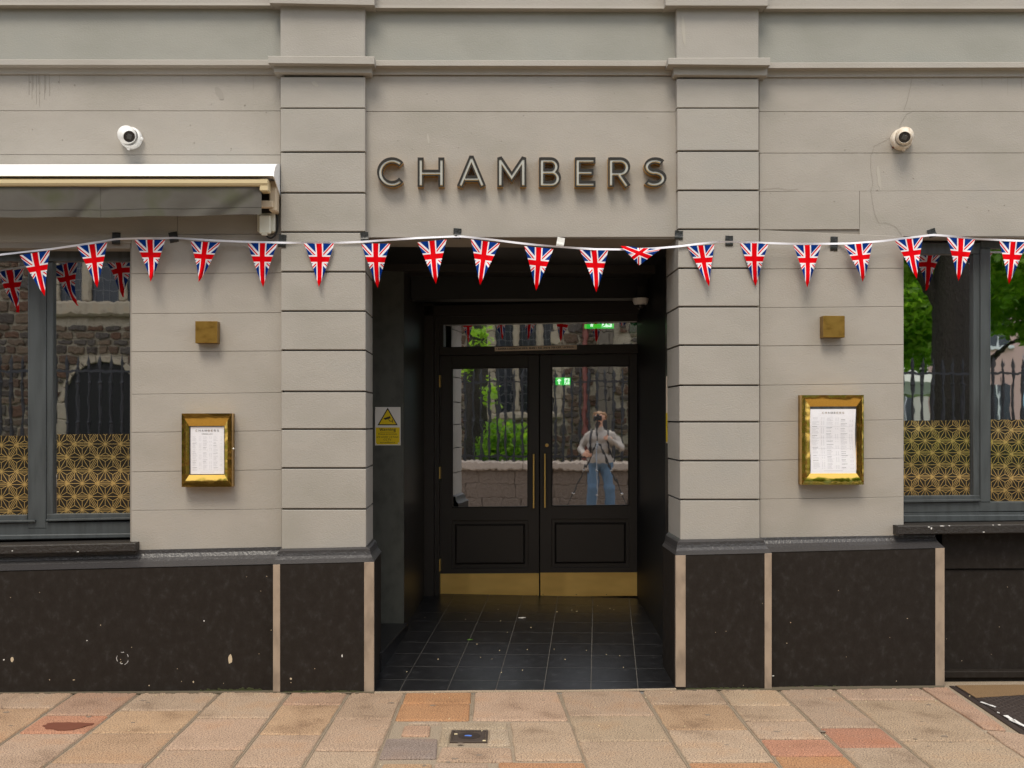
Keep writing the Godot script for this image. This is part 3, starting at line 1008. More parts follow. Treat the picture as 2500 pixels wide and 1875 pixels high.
func build_windows() -> void:
	var wf := -0.30
	# left window
	var win := Node3D.new()
	win.name = "window"
	pub.add_child(win)
	win.set_meta("label", "grey framed window under the awning with a gold star pattern film along its foot")
	bar(win, "frame_head", fq(-700, 600, 600, 318, 639, 638, wf), 0.06)
	bar(win, "mullion", fq(67.8, 639, 639, 112, 1290, 1290, wf + 0.012), 0.07)
	bar(win, "sash_stile", fq(113, 640, 640, 129, 1271, 1271, wf + 0.002), 0.06)
	bar(win, "sash_stile", fq(316.6, 640, 640, 323.5, 1271, 1271, wf - 0.01), 0.05)
	bar(win, "sash_rail", fq(113, 1254.5, 1253, 324, 1273, 1269, wf + 0.004), 0.06)
	bar(win, "sash_rail", fq(-700, 1254.5 + 12, 1257, 67, 1285, 1276, wf + 0.004), 0.06)
	bar(win, "drip_lip", fq(112, 1268, 1263, 324.2, 1273, 1268, wf + 0.03), 0.05, 0.002)
	bar(win, "drip_lip", fq(-700, 1280, 1270, 85, 1285, 1275, wf + 0.03), 0.05, 0.002)
	bar(win, "frame_foot", fq(-700, 1285, 1273, 324.5, 1318, 1303, wf + 0.008), 0.08)
	bar(win, "frame_foot_bead", fq(-700, 1316, 1302, 324.5, 1332, 1313, wf + 0.022), 0.08, 0.006)
	pane(win, "glass_pane", fq(-700, 639, 639, 68, 1275, 1258, wf - 0.03), "window_glass")
	pane(win, "glass_pane", fq(129, 638, 638, 317, 1255, 1254, wf - 0.03), "window_glass")
	var a := 36.6 / F * (EYE.z + 0.33)
	var h := 1.0
	film(win, fq(139, 1060.5, 1059.5, 318.5, 1254.5, 1253, wf - 0.026), a, film_shift(144.5, 1084.0, wf - 0.026))
	film(win, fq(-700, 1064, 1064, 67.9, 1275, 1258, wf - 0.026), a, film_shift(3.3, 1086.5, wf - 0.026))
	# right window
	var wr := Node3D.new()
	wr.name = "window_001"
	pub.add_child(wr)
	wr.set_meta("label", "grey framed window at the right reflecting a big tree, gold star pattern film along its foot")
	bar(wr, "frame_head", fq(2206, 592, 592, 2395, 621, 620, wf), 0.06)
	bar(wr, "frame_head", fq(2395, 588, 588, 3200, 606, 605, wf + 0.004), 0.06)
	bar(wr, "sash_stile", fq(2376.5, 620, 620, 2393, 1226, 1226, wf + 0.002), 0.06)
	bar(wr, "mullion", fq(2394, 606, 606, 2418.8, 1226, 1226, wf + 0.012), 0.07)
	bar(wr, "sash_rail", fq(2206, 1210.5, 1209, 2394, 1226, 1223, wf + 0.004), 0.06)
	bar(wr, "drip_lip", fq(2206, 1221, 1218.5, 2395, 1227, 1224, wf + 0.03), 0.05, 0.002)
	bar(wr, "frame_foot", fq(2206, 1226, 1222, 3200, 1252, 1240, wf + 0.008), 0.08)
	bar(wr, "frame_foot_bead", fq(2206, 1258, 1254, 3200, 1276, 1262, wf + 0.022), 0.09, 0.006)
	bar(wr, "frame_foot", fq(2206, 1251, 1247, 3200, 1260, 1250, wf + 0.005), 0.08, 0.002)
	pane(wr, "glass_pane", fq(2204, 620, 620, 2377, 1211, 1211, wf - 0.03), "window_glass")
	pane(wr, "glass_pane", fq(2418, 605, 605, 3200, 1224, 1224, wf - 0.03), "window_glass")
	a = 34.3 / F * (EYE.z + 0.33)
	film(wr, fq(2205, 1026.8, 1026, 2367.5, 1210, 1209.5, wf - 0.026), a, film_shift(2309, 1046.5, wf - 0.026))
	film(wr, fq(2419, 1024.5, 1024, 3200, 1223.5, 1223, wf - 0.026), a, film_shift(2437, 1050, wf - 0.026))
	# dark rooms behind the two windows
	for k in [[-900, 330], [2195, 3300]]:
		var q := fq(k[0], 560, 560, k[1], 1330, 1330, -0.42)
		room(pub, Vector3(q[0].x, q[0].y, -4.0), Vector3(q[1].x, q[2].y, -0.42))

func film_shift(px: float, py: float, w: float) -> Vector2:     # puts a filled star on that spot
	var p := fp(px, py, w)
	return Vector2(-p.x, -p.y)

func room(parent: Node, lo: Vector3, hi: Vector3) -> void:      # closed on five sides, open to the front
	var mb := MB.new()
	var t := 0.06
	mb.box(Vector3(lo.x - t, lo.y - t, lo.z - t), Vector3(hi.x + t, hi.y + t, lo.z))
	mb.box(Vector3(lo.x - t, lo.y - t, lo.z), Vector3(lo.x, hi.y + t, hi.z))
	mb.box(Vector3(hi.x, lo.y - t, lo.z), Vector3(hi.x + t, hi.y + t, hi.z))
	mb.box(Vector3(lo.x, lo.y - t, lo.z), Vector3(hi.x, lo.y, hi.z))
	mb.box(Vector3(lo.x, hi.y, lo.z), Vector3(hi.x, hi.y + t, hi.z))
	part("room", mb, M.room_dark, parent)


func build_porch() -> void:
	var porch := part("porch", MB.new(), M.black_matt, pub, "dark recess of the entrance with black walls and ceiling")
	var inv := fac.affine_inverse()
	# ceiling
	var lip := fp(1275, 603, -0.545)
	var cb := MB.new()
	cb.box(Vector3(-1.5, lip.y, -3.2), Vector3(1.8, lip.y + 0.1, -0.50))
	part("porch_ceiling", cb, M.black_matt, porch)
	# boards across the soffit behind the lintel
	var w := -1.42
	part("porch_wall_panel", prism_mb(fq(850, 640, 640, 986.8, 1528, 1524, w), 0.2, 0.004), M.porch_panel, porch, "dark green grey wall panel with the warning sign")
	var head := part("porch_beam", prism_mb(fq(850, 560, 560, 1680, 661, 668, w + 0.02), 0.3, 0.004), M.black_gloss, porch)
	part("porch_beam", prism_mb(fq(1004, 640, 640, 1640, 731, 727, w - 0.3), 0.2, 0.0), M.black_matt, porch)
	# side walls running back to the door
	var pa := fac * fp(986.6, 1400, w)
	var pb := dor * dp(1036, 1400, 0.08)
	var pc := fac * fp(1630.5, 1400, -0.552)
	var pd := dor * dp(1606, 1400, 0.08)
	for k in [[pa, pb, -1], [pc, pd, 1]]:
		var a: Vector3 = inv * k[0]
		var b: Vector3 = inv * k[1]
		var o := Vector3(0.12 * k[2], 0, 0)
		var mb := MB.new()
		var y0 := -0.1
		var y1 := lip.y + 0.02
		var q: Array[Vector3] = [Vector3(a.x, y0, a.z), Vector3(b.x, y0, b.z), Vector3(b.x, y1, b.z), Vector3(a.x, y1, a.z)]
		if k[2] < 0:
			mb.quad(q[0], q[1], q[2], q[3]); mb.quad(q[0] + o, q[3] + o, q[2] + o, q[1] + o)
		else:
			mb.quad(q[1], q[0], q[3], q[2]); mb.quad(q[1] + o, q[2] + o, q[3] + o, q[0] + o)
		part("porch_side_wall", mb, M.black_gloss, porch)
	# alcove cheek behind the left pilaster, and the closed backs
	var al := MB.new()
	var q1 := fp(850, 1400, w)
	al.box(Vector3(q1.x - 0.1, -0.1, w - 0.2), Vector3(q1.x, lip.y + 0.05, -0.55))
	part("porch_cheek", al, M.black_matt, porch)
	al = MB.new()
	var q3 := fp(1640, 1400, -0.56)
	al.box(Vector3(q3.x + 0.02, -0.1, -2.8), Vector3(q3.x + 0.2, lip.y + 0.05, -0.55))
	part("porch_cheek", al, M.black_matt, porch)
	# raised tiled ledge at the left
	var led := MB.new()
	var y := 0.15
	var A := inv * Vector3(-0.878, y, EYE.z - 7.31)
	var B := inv * Vector3(-0.796, y, EYE.z - 8.36)
	var pts := [Vector3(-1.4, y, A.z), A, B, Vector3(-1.4, y, B.z)]
	led.prism(pts, Vector3.UP, 0.3, 0.004)
	part("raised_ledge", led, M.floor_tile, porch)
	# --- door frame and doors, in the frame of the door plane
	var D := Node3D.new()
	D.name = "door_frame"
	pub.add_child(D)
	D.transform = fac.affine_inverse() * dor
	D.set_meta("label", "black door frame with a narrow glazed light over the doors")
	var P := func(called: String, q: Array, depth: float, ch: float, m: String, par: Node) -> MeshInstance3D:
		return block(par, called, q, depth, ch, m)
	P.call("jamb", dq(1034, 740, 740, 1060, 1475, 1474, 0.10), 0.3, 0.006, "black_gloss", D)
	P.call("jamb", dq(1059, 760, 760, 1073, 1470, 1470, 0.05), 0.2, 0.004, "black_gloss", D)
	P.call("jamb", dq(1577, 730, 730, 1608, 1470, 1470, 0.10), 0.3, 0.006, "black_gloss", D)
	P.call("jamb", dq(1565, 760, 760, 1578, 1465, 1465, 0.05), 0.2, 0.004, "black_gloss", D)
	P.call("frame_head", dq(1034, 745, 732, 1608, 772, 764, 0.10), 0.3, 0.006, "black_gloss", D)
	P.call("frame_head", dq(1060, 771, 763, 1577, 793.5, 783.5, 0.05), 0.2, 0.004, "black_gloss", D)
	P.call("frame_head", dq(1020, 700, 690, 1620, 746, 733, 0.05), 0.3, 0.0, "black_matt", D)
	P.call("transom_bar", dq(1073, 847.5, 839.5, 1566, 868, 862.5, 0.05), 0.2, 0.004, "black_gloss", D)
	P.call("transom_stile", dq(1072.5, 793, 792, 1082.5, 848, 848, 0.04), 0.2, 0.003, "black_gloss", D)
	P.call("transom_stile", dq(1558.5, 783, 783, 1566, 840, 840, 0.04), 0.2, 0.003, "black_gloss", D)
	pane(D, "transom_glass", dq(1081, 791, 782, 1560, 849, 841, -0.012), "door_glass")
	for k in 2:
		var leaf := Node3D.new()
		leaf.name = "door_leaf" if k == 0 else "door_leaf_001"
		pub.add_child(leaf)
		leaf.transform = D.transform
		leaf.set_meta("label", ["left leaf of the black double door, glazed above a panel", "right leaf of the black double door with the lock, the photographer mirrored in its glass"][k])
		var xo: float = [1074.2, 1318.2][k]
		var xi: float = [1316.2, 1564.2][k]
		var yt: Array = [[868.9, 866.3], [866.2, 863.5]][k]
		var yb: Array = [[1458.2, 1456.6], [1456.5, 1454.6]][k]
		var gx: Array = [[1103.4, 1289.5], [1346.5, 1535.6]][k]
		var gy: Array = [[899, 896.4, 1239.8, 1238.4], [894.2, 892.5, 1236.2, 1234.6]][k]
		var px: Array = [[1101.5, 1290.7], [1345, 1537]][k]
		var py: Array = [[1270.8, 1270, 1387.4, 1386.6], [1267.2, 1266.5, 1385.6, 1384.6]][k]
		var ky: Array = [[1400.7, 1399.3], [1398.2, 1397.4]][k]
		P.call("stile", dq(xo, yt[0], yt[0], gx[0], yb[0], yb[0], 0.0), 0.045, 0.002, "black_gloss", leaf)
		P.call("stile", dq(gx[1], yt[1], yt[1], xi, yb[1], yb[1], 0.0), 0.045, 0.002, "black_gloss", leaf)
		P.call("top_rail", dq(gx[0], yt[0], yt[1], gx[1], gy[0], gy[1], -0.0004), 0.045, 0.002, "black_gloss", leaf)
		P.call("middle_rail", dq(gx[0] - 2, gy[2], gy[3], gx[1] + 2, py[0], py[1], -0.0004), 0.045, 0.002, "black_gloss", leaf)
		P.call("bottom_rail", dq(gx[0] - 2, py[2], py[3], gx[1] + 2, yb[0], yb[1], -0.0004), 0.045, 0.002, "black_gloss", leaf)
		# glazing bead
		for b in [[gx[0], gy[0], gx[0] + 2.2, gy[2]], [gx[1] - 2.2, gy[1], gx[1], gy[3]]]:
			P.call("glazing_bead", dq(b[0], b[1], b[1], b[2], b[3], b[3], -0.008), 0.03, 0.003, "black_gloss", leaf)
		for b in [[gx[0], gy[0], gy[1], gx[1], gy[0] + 2.2, gy[1] + 2.2], [gx[0], gy[2] - 2.2, gy[3] - 2.2, gx[1], gy[2], gy[3]]]:
			P.call("glazing_bead", dq(b[0], b[1], b[2], b[3], b[4], b[5], -0.0086), 0.03, 0.003, "black_gloss", leaf)
		pane(leaf, "glass_pane", dq(gx[0], gy[0], gy[1], gx[1], gy[2], gy[3], -0.02), "door_glass")
		# fielded panel, sunk with a sloping margin
		P.call("panel_bed", dq(px[0] - 3, py[0] - 3, py[1] - 3, px[1] + 3, py[2] + 3, py[3] + 3, -0.022), 0.02, 0.0, "black_gloss", leaf)
		P.call("raised_panel", dq(px[0] + 2, py[0] + 2, py[1] + 2, px[1] - 2, py[2] - 2, py[3] - 2, -0.004, 0.0), 0.02, 0.042, "black_gloss", leaf)
		P.call("kick_plate", dq(xo + 1, ky[0], ky[1], xi - 0.5, yb[0] + 0.2, yb[1] + 0.2, 0.0035), 0.003, 0.0008, "brushed_brass", leaf)
		for sx in [0.03, 0.36, 0.66, 0.97]:
			var scr := MB.new()
			var c := dp(lerpf(xo, xi, sx), yb[0] - 5, 0.004)
			scr.ball(Transform3D(Basis(), c), Vector3(0.004, 0.004, 0.002), 8, 4)
			part("plate_screw", scr, M.bronze_edge, leaf)
		var hx: float = [1302.8, 1330.4][k]
		var ht: float = [1108.5, 1107.2][k]
		var hb: float = [1241, 1239.8][k]
		var hm := MB.new()
		var h0 := dp(hx, ht, 0.055)
		var h1 := dp(hx, hb, 0.055)
		hm.box(Vector3(h0.x - 0.0065, h1.y, 0.045), Vector3(h0.x + 0.0065, h0.y, 0.058), 0.002)
		for yy in [h1.y + 0.035, h0.y - 0.035]:
			hm.box(Vector3(h0.x - 0.005, yy - 0.006, 0.0), Vector3(h0.x + 0.005, yy + 0.006, 0.046))
		part("pull_handle", hm, M.bright_brass, leaf)
		if k == 1:
			var lk := MB.new()
			var c := dp(1335, 1087, 0.0)
			lk.lathe([Vector2(0.016, 0.0), Vector2(0.015, 0.006), Vector2(0.008, 0.008), Vector2(0.0, 0.008)], Transform3D(Basis(Vector3.RIGHT, PI / 2), c), 16)
			part("lock_cylinder", lk, M.brushed_brass, leaf)
		for hy in ([[916, 945], [1140, 1169], [1366, 1395]] if k == 0 else [[907.5, 935], [1134.6, 1163], [1361, 1389]]):
			var hp := MB.new()
			var hxx: float = [1073.4, 1564.6][k]
			var a := dp(hxx, hy[0], 0.055)
			var b := dp(hxx, hy[1], 0.055)
			hp.tube([Vector3(a.x, b.y, 0.056), Vector3(a.x, (a.y + b.y) / 2 - 0.001, 0.056)], 0.0058, 10)
			hp.tube([Vector3(a.x, (a.y + b.y) / 2 + 0.001, 0.056), Vector3(a.x, a.y, 0.056)], 0.0058, 10)
			hp.box(Vector3(a.x - 0.004, b.y, 0.0), Vector3(a.x + 0.004, a.y, 0.052))
			part("hinge", hp, M.bright_brass, leaf)
	# hall behind the doors
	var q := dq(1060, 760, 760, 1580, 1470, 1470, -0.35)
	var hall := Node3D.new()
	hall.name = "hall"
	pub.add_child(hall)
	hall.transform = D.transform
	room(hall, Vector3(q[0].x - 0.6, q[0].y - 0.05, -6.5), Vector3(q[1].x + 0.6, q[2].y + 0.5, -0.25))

func prism_mb(q: Array, depth: float, ch: float) -> MB:
	var mb := MB.new()
	mb.prism(q, Vector3(0, 0, 1), depth, ch)
	return mb


# ---------------------------------------------------------------- ground
func stone_mb(pts: Array, col: Color, drop: float, rough := 0.006) -> MB:     # a worn slab: rounded, slightly uneven edge; pts are world points, counter-clockwise from above
	var mb := MB.new()
	mb.use_col = true
	var cen := Vector3.ZERO
	for p in pts:
		cen += p / pts.size()
	# finer outline with a wander and cut corners
	var out: Array[Vector3] = []
	var k := pts.size()
	for i in k:
		var a: Vector3 = pts[i]
		var b: Vector3 = pts[(i + 1) % k]
		var n := clampi(int(a.distance_to(b) / 0.09), 2, 7)
		var side := Vector3.UP.cross((b - a).normalized())
		for s in n:
			var f := float(s) / (n - 1)
			var e := minf(0.3, 0.010 / a.distance_to(b))
			out.append(a.lerp(b, lerpf(e, 1.0 - e, f)) + side * rng.randf_range(-rough, rough * 0.5))
	var rings: Array = []
	for r in [[0.0, -0.016], [0.0, -0.004], [0.006, 0.0015], [0.02, 0.0042]]:
		var ring: Array[Vector3] = []
		for p in out:
			var d: Vector3 = cen - p
			ring.append(p + d.normalized() * r[0] + Vector3(0, r[1] - drop, 0))
		rings.append(ring)
	var m := out.size()
	for i in 3:
		for s in m:
			var j := (s + 1) % m
			mb.col = col
			mb.quad(rings[i][s], rings[i][j], rings[i + 1][j], rings[i + 1][s])
	var top := cen + Vector3(0, 0.005 - drop, 0)
	for s in m:
		var up := Vector3.UP
		var t1 := (up * 6.0 + Vector3(rng.randf() - 0.5, 0, rng.randf() - 0.5) * 0.02).normalized()
		mb.tri_n(rings[3][s], rings[3][(s + 1) % m], top, t1, t1, t1)
	return mb

const PINK := Color(0.50, 0.352, 0.242)
const BEIGE := Color(0.475, 0.35, 0.238)
const ROSE := Color(0.48, 0.31, 0.212)
const TAN := Color(0.505, 0.335, 0.20)
const ORANGE := Color(0.54, 0.285, 0.14)
const RED := Color(0.49, 0.24, 0.145)
const MAUVE := Color(0.33, 0.255, 0.21)
const CEMENT := Color(0.46, 0.36, 0.255)

func build_ground() -> void:
	var gr := MB.new()
	gr.quad(Vector3(-220, -0.09, 220), Vector3(220, -0.09, 220), Vector3(220, -0.09, -220), Vector3(-220, -0.09, -220))
	var g := part("ground", gr, M.asphalt, self)
	tag(g, "dark asphalt ground reaching out past the street", "", "", "structure")
	var pav := thing("pavement", "pavement of large pink and beige granite slabs in front of the pub", "", Transform3D(), "", "structure")
	var bed := MB.new()
	bed.box(Vector3(-14, -0.2, -0.6), Vector3(14, GROUND - 0.0085, 8.3))
	part("mortar_bed", bed, M.mortar, pav)
	# joint lines: x at y = 1690 and at y = 1875
	var L := [[-340, -730], [-165, -460], [0, -250], [183.5, -82], [344, 102], [539, 349], [708, 565], [853, 737], [989, 913], [1155, 1143], [1365, 1431], [1567.5, 1683.5], [1757, 1908], [1906, 2098], [2045, 2277], [2264, 2540]]
	var S := [
		[[1640, BEIGE], [1760, PINK], [1850, TAN], [1990, BEIGE]],
		[[1640, BEIGE], [1735, BEIGE], [1830, PINK], [1990, BEIGE]],
		[[1640, PINK], [1728, PINK], [1822, TAN], [1990, BEIGE]],
		[[1640, PINK], [1746, ROSE], [1790, RED], [1880, PINK], [1990, BEIGE]],
		[[1640, PINK], [1734, BEIGE], [1789, TAN], [1862, TAN], [1990, PINK]],
		[[1640, BEIGE], [1753, BEIGE], [1830, PINK], [1910, PINK], [1990, BEIGE]],
		[[1640, BEIGE], [1720, ROSE], [1793, TAN], [1873, PINK], [1990, BEIGE]],
		[[1640, BEIGE], [1755, PINK], [1833, PINK], [1920, BEIGE], [1990, PINK]],
		[[1640, ORANGE], [1716.5, ORANGE], [1759, ORANGE]],
		[[1640, PINK], [1759, PINK]],
		[[1640, BEIGE], [1746, PINK], [1809, BEIGE], [1885, BEIGE], [1990, TAN]],
		[[1640, BEIGE], [1719, BEIGE], [1781, TAN], [1860, BEIGE], [1930, ORANGE], [1990, PINK]],
		[[1640, BEIGE], [1722, BEIGE], [1760, BEIGE], [1804, BEIGE], [1845, RED], [1900, ORANGE], [1990, BEIGE]],
		[[1640, BEIGE], [1775.5, BEIGE], [1824, RED], [1900, BEIGE], [1990, PINK]],
		[[1640, BEIGE], [1708, PINK], [1808.5, BEIGE], [1890, BEIGE], [1990, PINK]],
	]
	var at := func(l: Array, y: float) -> float: return l[0] + (l[1] - l[0]) * (y - 1690.0) / 185.0
	var half := 0.012
	for i in S.size():
		var rows: Array = S[i]
		for r in rows.size() - 1:
			var y0: float = rows[r][0]
			var y1: float = rows[r + 1][0]
			var la: Array = L[i]
			var lb: Array = L[i + 1]
			add_slab(pav, [Vector2(at.call(la, y0), y0), Vector2(at.call(la, y1), y1), Vector2(at.call(lb, y1), y1), Vector2(at.call(lb, y0), y0)], rows[r + 1][1], half, 0.0055)
	# patched area round the cover, and the odd stones
	var px := [
		[[985, 1771], [980, 1796], [1051, 1796], [1054, 1771], ROSE, 0.004], [[944, 1803], [924, 1852], [1064, 1852], [1069, 1803], MAUVE, 0.003],
		[[933, 1864], [900, 1960], [1040, 1960], [1056, 1864], TAN, 0.004], [[1078, 1824], [1065, 1858], [1252, 1860], [1248, 1826], PINK, 0.003], [[1062, 1862], [1036, 1990], [1200, 1990], [1190, 1862], BEIGE, 0.004], [[1204, 1862], [1212, 1990], [1300, 1990], [1258, 1862], BEIGE, 0.004],
		[[1246, 1763], [1259, 1856], [1425, 1856], [1391, 1763], BEIGE, 0.004], [[1216, 1861], [1235, 1990], [1485, 1990], [1425, 1861], ORANGE, 0.004],
		[[1000, 1761], [996, 1768], [1075, 1768], [1076, 1761], CEMENT, 0.006], [[1080, 1763], [1078, 1778], [1240, 1778], [1239, 1763], CEMENT, 0.0062], [[1078, 1779.5], [1072, 1820], [1097, 1820], [1103, 1779.5], CEMENT, 0.0064], [[1193, 1779.5], [1191, 1820], [1247, 1820], [1241, 1779.5], CEMENT, 0.0064]]
	for s in px:
		if s[4] == BEIGE and s[0][0] == 1204:
			continue
		add_slab(pav, [Vector2(s[0][0], s[0][1]), Vector2(s[1][0], s[1][1]), Vector2(s[2][0], s[2][1]), Vector2(s[3][0], s[3][1])], s[4], 0.003, s[5])
	# the pink slab beside the hatch, cracked across, and more slabs beyond it
	add_slab(pav, [Vector2(2247, 1679), Vector2(2400, 1779), Vector2(2462, 1784), Vector2(2330, 1690), Vector2(2312, 1677)], ROSE, 0.006, 0.002)
	add_slab(pav, [Vector2(2404, 1783), Vector2(2520, 1862), Vector2(2600, 1862), Vector2(2500, 1792), Vector2(2463, 1787)], PINK, 0.004, 0.004)
	var grime := MB.new()
	for s in [[-60, 1691.5, 667, 1690.0, 0.0], [667, 1690.5, 913, 1690.3, 0.0], [1650, 1684.0, 1884, 1682.8, 0.0], [1884, 1682.5, 2306, 1678.3, 0.0]]:
		var x: float = s[0]
		while x < s[2]:
			var nx := minf(s[2], x + rng.randf_range(5, 14))
			var f0: float = (x - s[0]) / (s[2] - s[0])
			var f1: float = (nx - s[0]) / (s[2] - s[0])
			var y0 := lerpf(s[1], s[3], f0) - 3.0
			var y1 := lerpf(s[1], s[3], f1) - 3.0
			var d0 := rng.randf_range(2.6, 5.2)
			grime.prism([gp(x, y0 + d0, 0.0048), gp(nx, y1 + d0 * rng.randf_range(0.8, 1.1), 0.0048), gp(nx, y1 - 2.0, 0.0052), gp(x, y0 - 2.0, 0.0052)], Vector3.UP, 0.006)
			x = nx
	part("wall_foot_grime", grime, M.grime, pav).set_meta("kind", "stuff")
	# fine cement lines along the joints
	for i in range(2, L.size() - 1):
		var mb := MB.new()
		for o in [-0.006, 0.006]:
			var pts: Array = []
			for k in 9:
				var y := 1686.0 + k * 30.0
				if (i == 9 or i == 10) and y > 1750 and i == 9:
					continue
				pts.append(gp(at.call(L[i], y), y, -0.007) + Vector3(o + rng.randf_range(-0.002, 0.002), 0, 0))
			mb.tube(pts, 0.0035, 5, false)
		part("joint_line", mb, M.mortar, pav)
	# reddish wet stain on the rose slab
	var st := MB.new()
	st.use_col = false
	var pts: Array = []
	var c := gp(164, 1771.5, 0.0056)
	for i in 22:
		var a := TAU * i / 22.0
		var r := 1.0 + rng.randf_range(-0.2, 0.12) + 0.1 * sin(a * 3.0)
		pts.append(c + Vector3(cos(a) * 0.135 * r, 0.0004, -sin(a) * 0.08 * r))
	st.prism(pts, Vector3.UP, 0.004)
	part("dried_stain", st, M.stain_red, pav)
	var gum := MB.new()
	for k in 26:
		var c2 := gp(rng.randf_range(0, 2480), rng.randf_range(1700, 1872), 0.0040)
		var gpts: Array = []
		var rr := rng.randf_range(0.006, 0.016)
		for i in 9:
			var a := TAU * i / 9.0
			gpts.append(c2 + Vector3(cos(a) * 1.5, 0.0006, -sin(a)) * rr * rng.randf_range(0.6, 1.1) * Vector3(1, 0.0, 1) + Vector3(0, 0.0006, 0))
		gum.prism(gpts, Vector3.UP, 0.003)
	part("gum_spot", gum, M.gum, pav).set_meta("kind", "stuff")
	# --- porch floor
	var fl := thing("porch_floor", "sloping porch floor of black square tiles with pale grout", "", Transform3D(), "", "structure")
	var bed2 := MB.new()
	var f := func(x: float, z: float, h: float) -> Vector3: return Vector3(x, RA - RB * z + h, z)
	bed2.quad(f.call(-1.25, 0.05, -0.0042), f.call(1.3, 0.05, -0.0042), f.call(1.3, -2.9, -0.0042), f.call(-1.25, -2.9, -0.0042))
	bed2.quad(Vector3(-1.25, -0.12, 0.05), Vector3(1.3, -0.12, 0.05), f.call(1.3, 0.05, -0.0042), f.call(-1.25, 0.05, -0.0042))
	part("grout_bed", bed2, M.tile_grout, fl)
	var vb := [-534, -230, 76, 385, 688, 1000, 1308, 1613, 1918, 2223]
	var vt := [41, 271, 499, 725, 950, 1172, 1398, 1625, 1860, 2095]
	var hy := [1166, 1098, 1012, 930, 857, 786, 720, 663, 608, 560, 518]
	var X := func(k2: int, y: float) -> float: return 830.0 + lerpf(vb[k2], vt[k2], (1160.0 - y) / 590.0) / 2.6333
	for r in hy.size() - 1:
		for q in vb.size() - 1:
			var cs: Array = []
			for e in [[q, hy[r]], [q + 1, hy[r]], [q + 1, hy[r + 1]], [q, hy[r + 1]]]:
				var y: float = e[1]
				var xx: float = X.call(e[0], y)
				var sl: float = ((xx - 830.0) * 2.6333 - 1200.0) * 0.0085 if y < 1150 else 0.0
				cs.append(ramp(xx, 1245.0 + (y + sl) / 2.6333))
			if cs[0].x > 1.05 or cs[1].x < -1.1:
				continue
			var mb := MB.new()
			var nrm := Vector3(0, 1, RB).normalized()
			mb.prism(inset(cs, 0.0016 if q % 2 else 0.0019), nrm, 0.0035, 0.0006)
			part("floor_tile", mb, M.floor_tile, fl)
	var nose := MB.new()         # cement fillet along the edge of the porch
	nose.tube([gp(915, 1692.5, 0.0), gp(1150, 1689.5, 0.002), gp(1400, 1688.5, 0.002), gp(1650, 1684.0, 0.003)], 0.012, 6)
	part("cement_fillet", nose, M.mortar, fl)


func inset(pts: Array, g: float) -> Array:
	var k := pts.size()
	var out: Array = []
	var up := (pts[1] - pts[0]).cross(pts[2] - pts[1]).normalized() as Vector3
	for i in k:
		var a: Vector3 = pts[(i + k - 1) % k]
		var b: Vector3 = pts[i]
		var d: Vector3 = pts[(i + 1) % k]
		var n1 := up.cross((b - a).normalized())
		var n2 := up.cross((d - b).normalized())
		out.append(b + (n1 + n2) / maxf(0.3, 1.0 + n1.dot(n2)) * g)
	return out

func add_slab(parent: Node, px: Array, col: Color, half: float, drop: float) -> void:
	var pts: Array = []
	for p in px:
		pts.append(gp(p.x, p.y))
	var j := rng.randf_range(-0.0015, 0.0015)
	var kk := rng.randf_range(0.9, 1.08)
	var c := Color(col.r * kk, col.g * kk * rng.randf_range(0.985, 1.015), col.b * kk * rng.randf_range(0.97, 1.03))
	part("paving_slab", stone_mb(inset(pts, half), c, drop * 0.4 + j), M.granite, parent)


# ---------------------------------------------------------------- things on the front
func text_mb(called: String, s: String, parent: Node, at: Vector3, height: float, width: float, m: String, bold := false, depth := 0.0012) -> void:
	var t := TextMesh.new()
	var f := SystemFont.new()
	f.font_names = PackedStringArray(["Droid Sans"])
	if bold:
		f.font_weight = 700
	t.font = f
	t.text = s
	t.font_size = 48
	t.pixel_size = 0.01
	t.depth = 0.1
	t.curve_step = 2.0
	var bb := t.get_aabb()
	var o := MeshInstance3D.new()
	o.name = numbered(parent, called)
	o.mesh = t
	o.material_override = M[m]
	var sx := width / bb.size.x if width > 0 else height / bb.size.y
	var sy := height / bb.size.y
	o.scale = Vector3(sx, sy, depth / 0.1)
	parent.add_child(o)
	var c := bb.get_center()
	o.position = at - Vector3(c.x * sx, c.y * sy, c.z * depth / 0.1) + Vector3(0, 0, depth * 0.5)


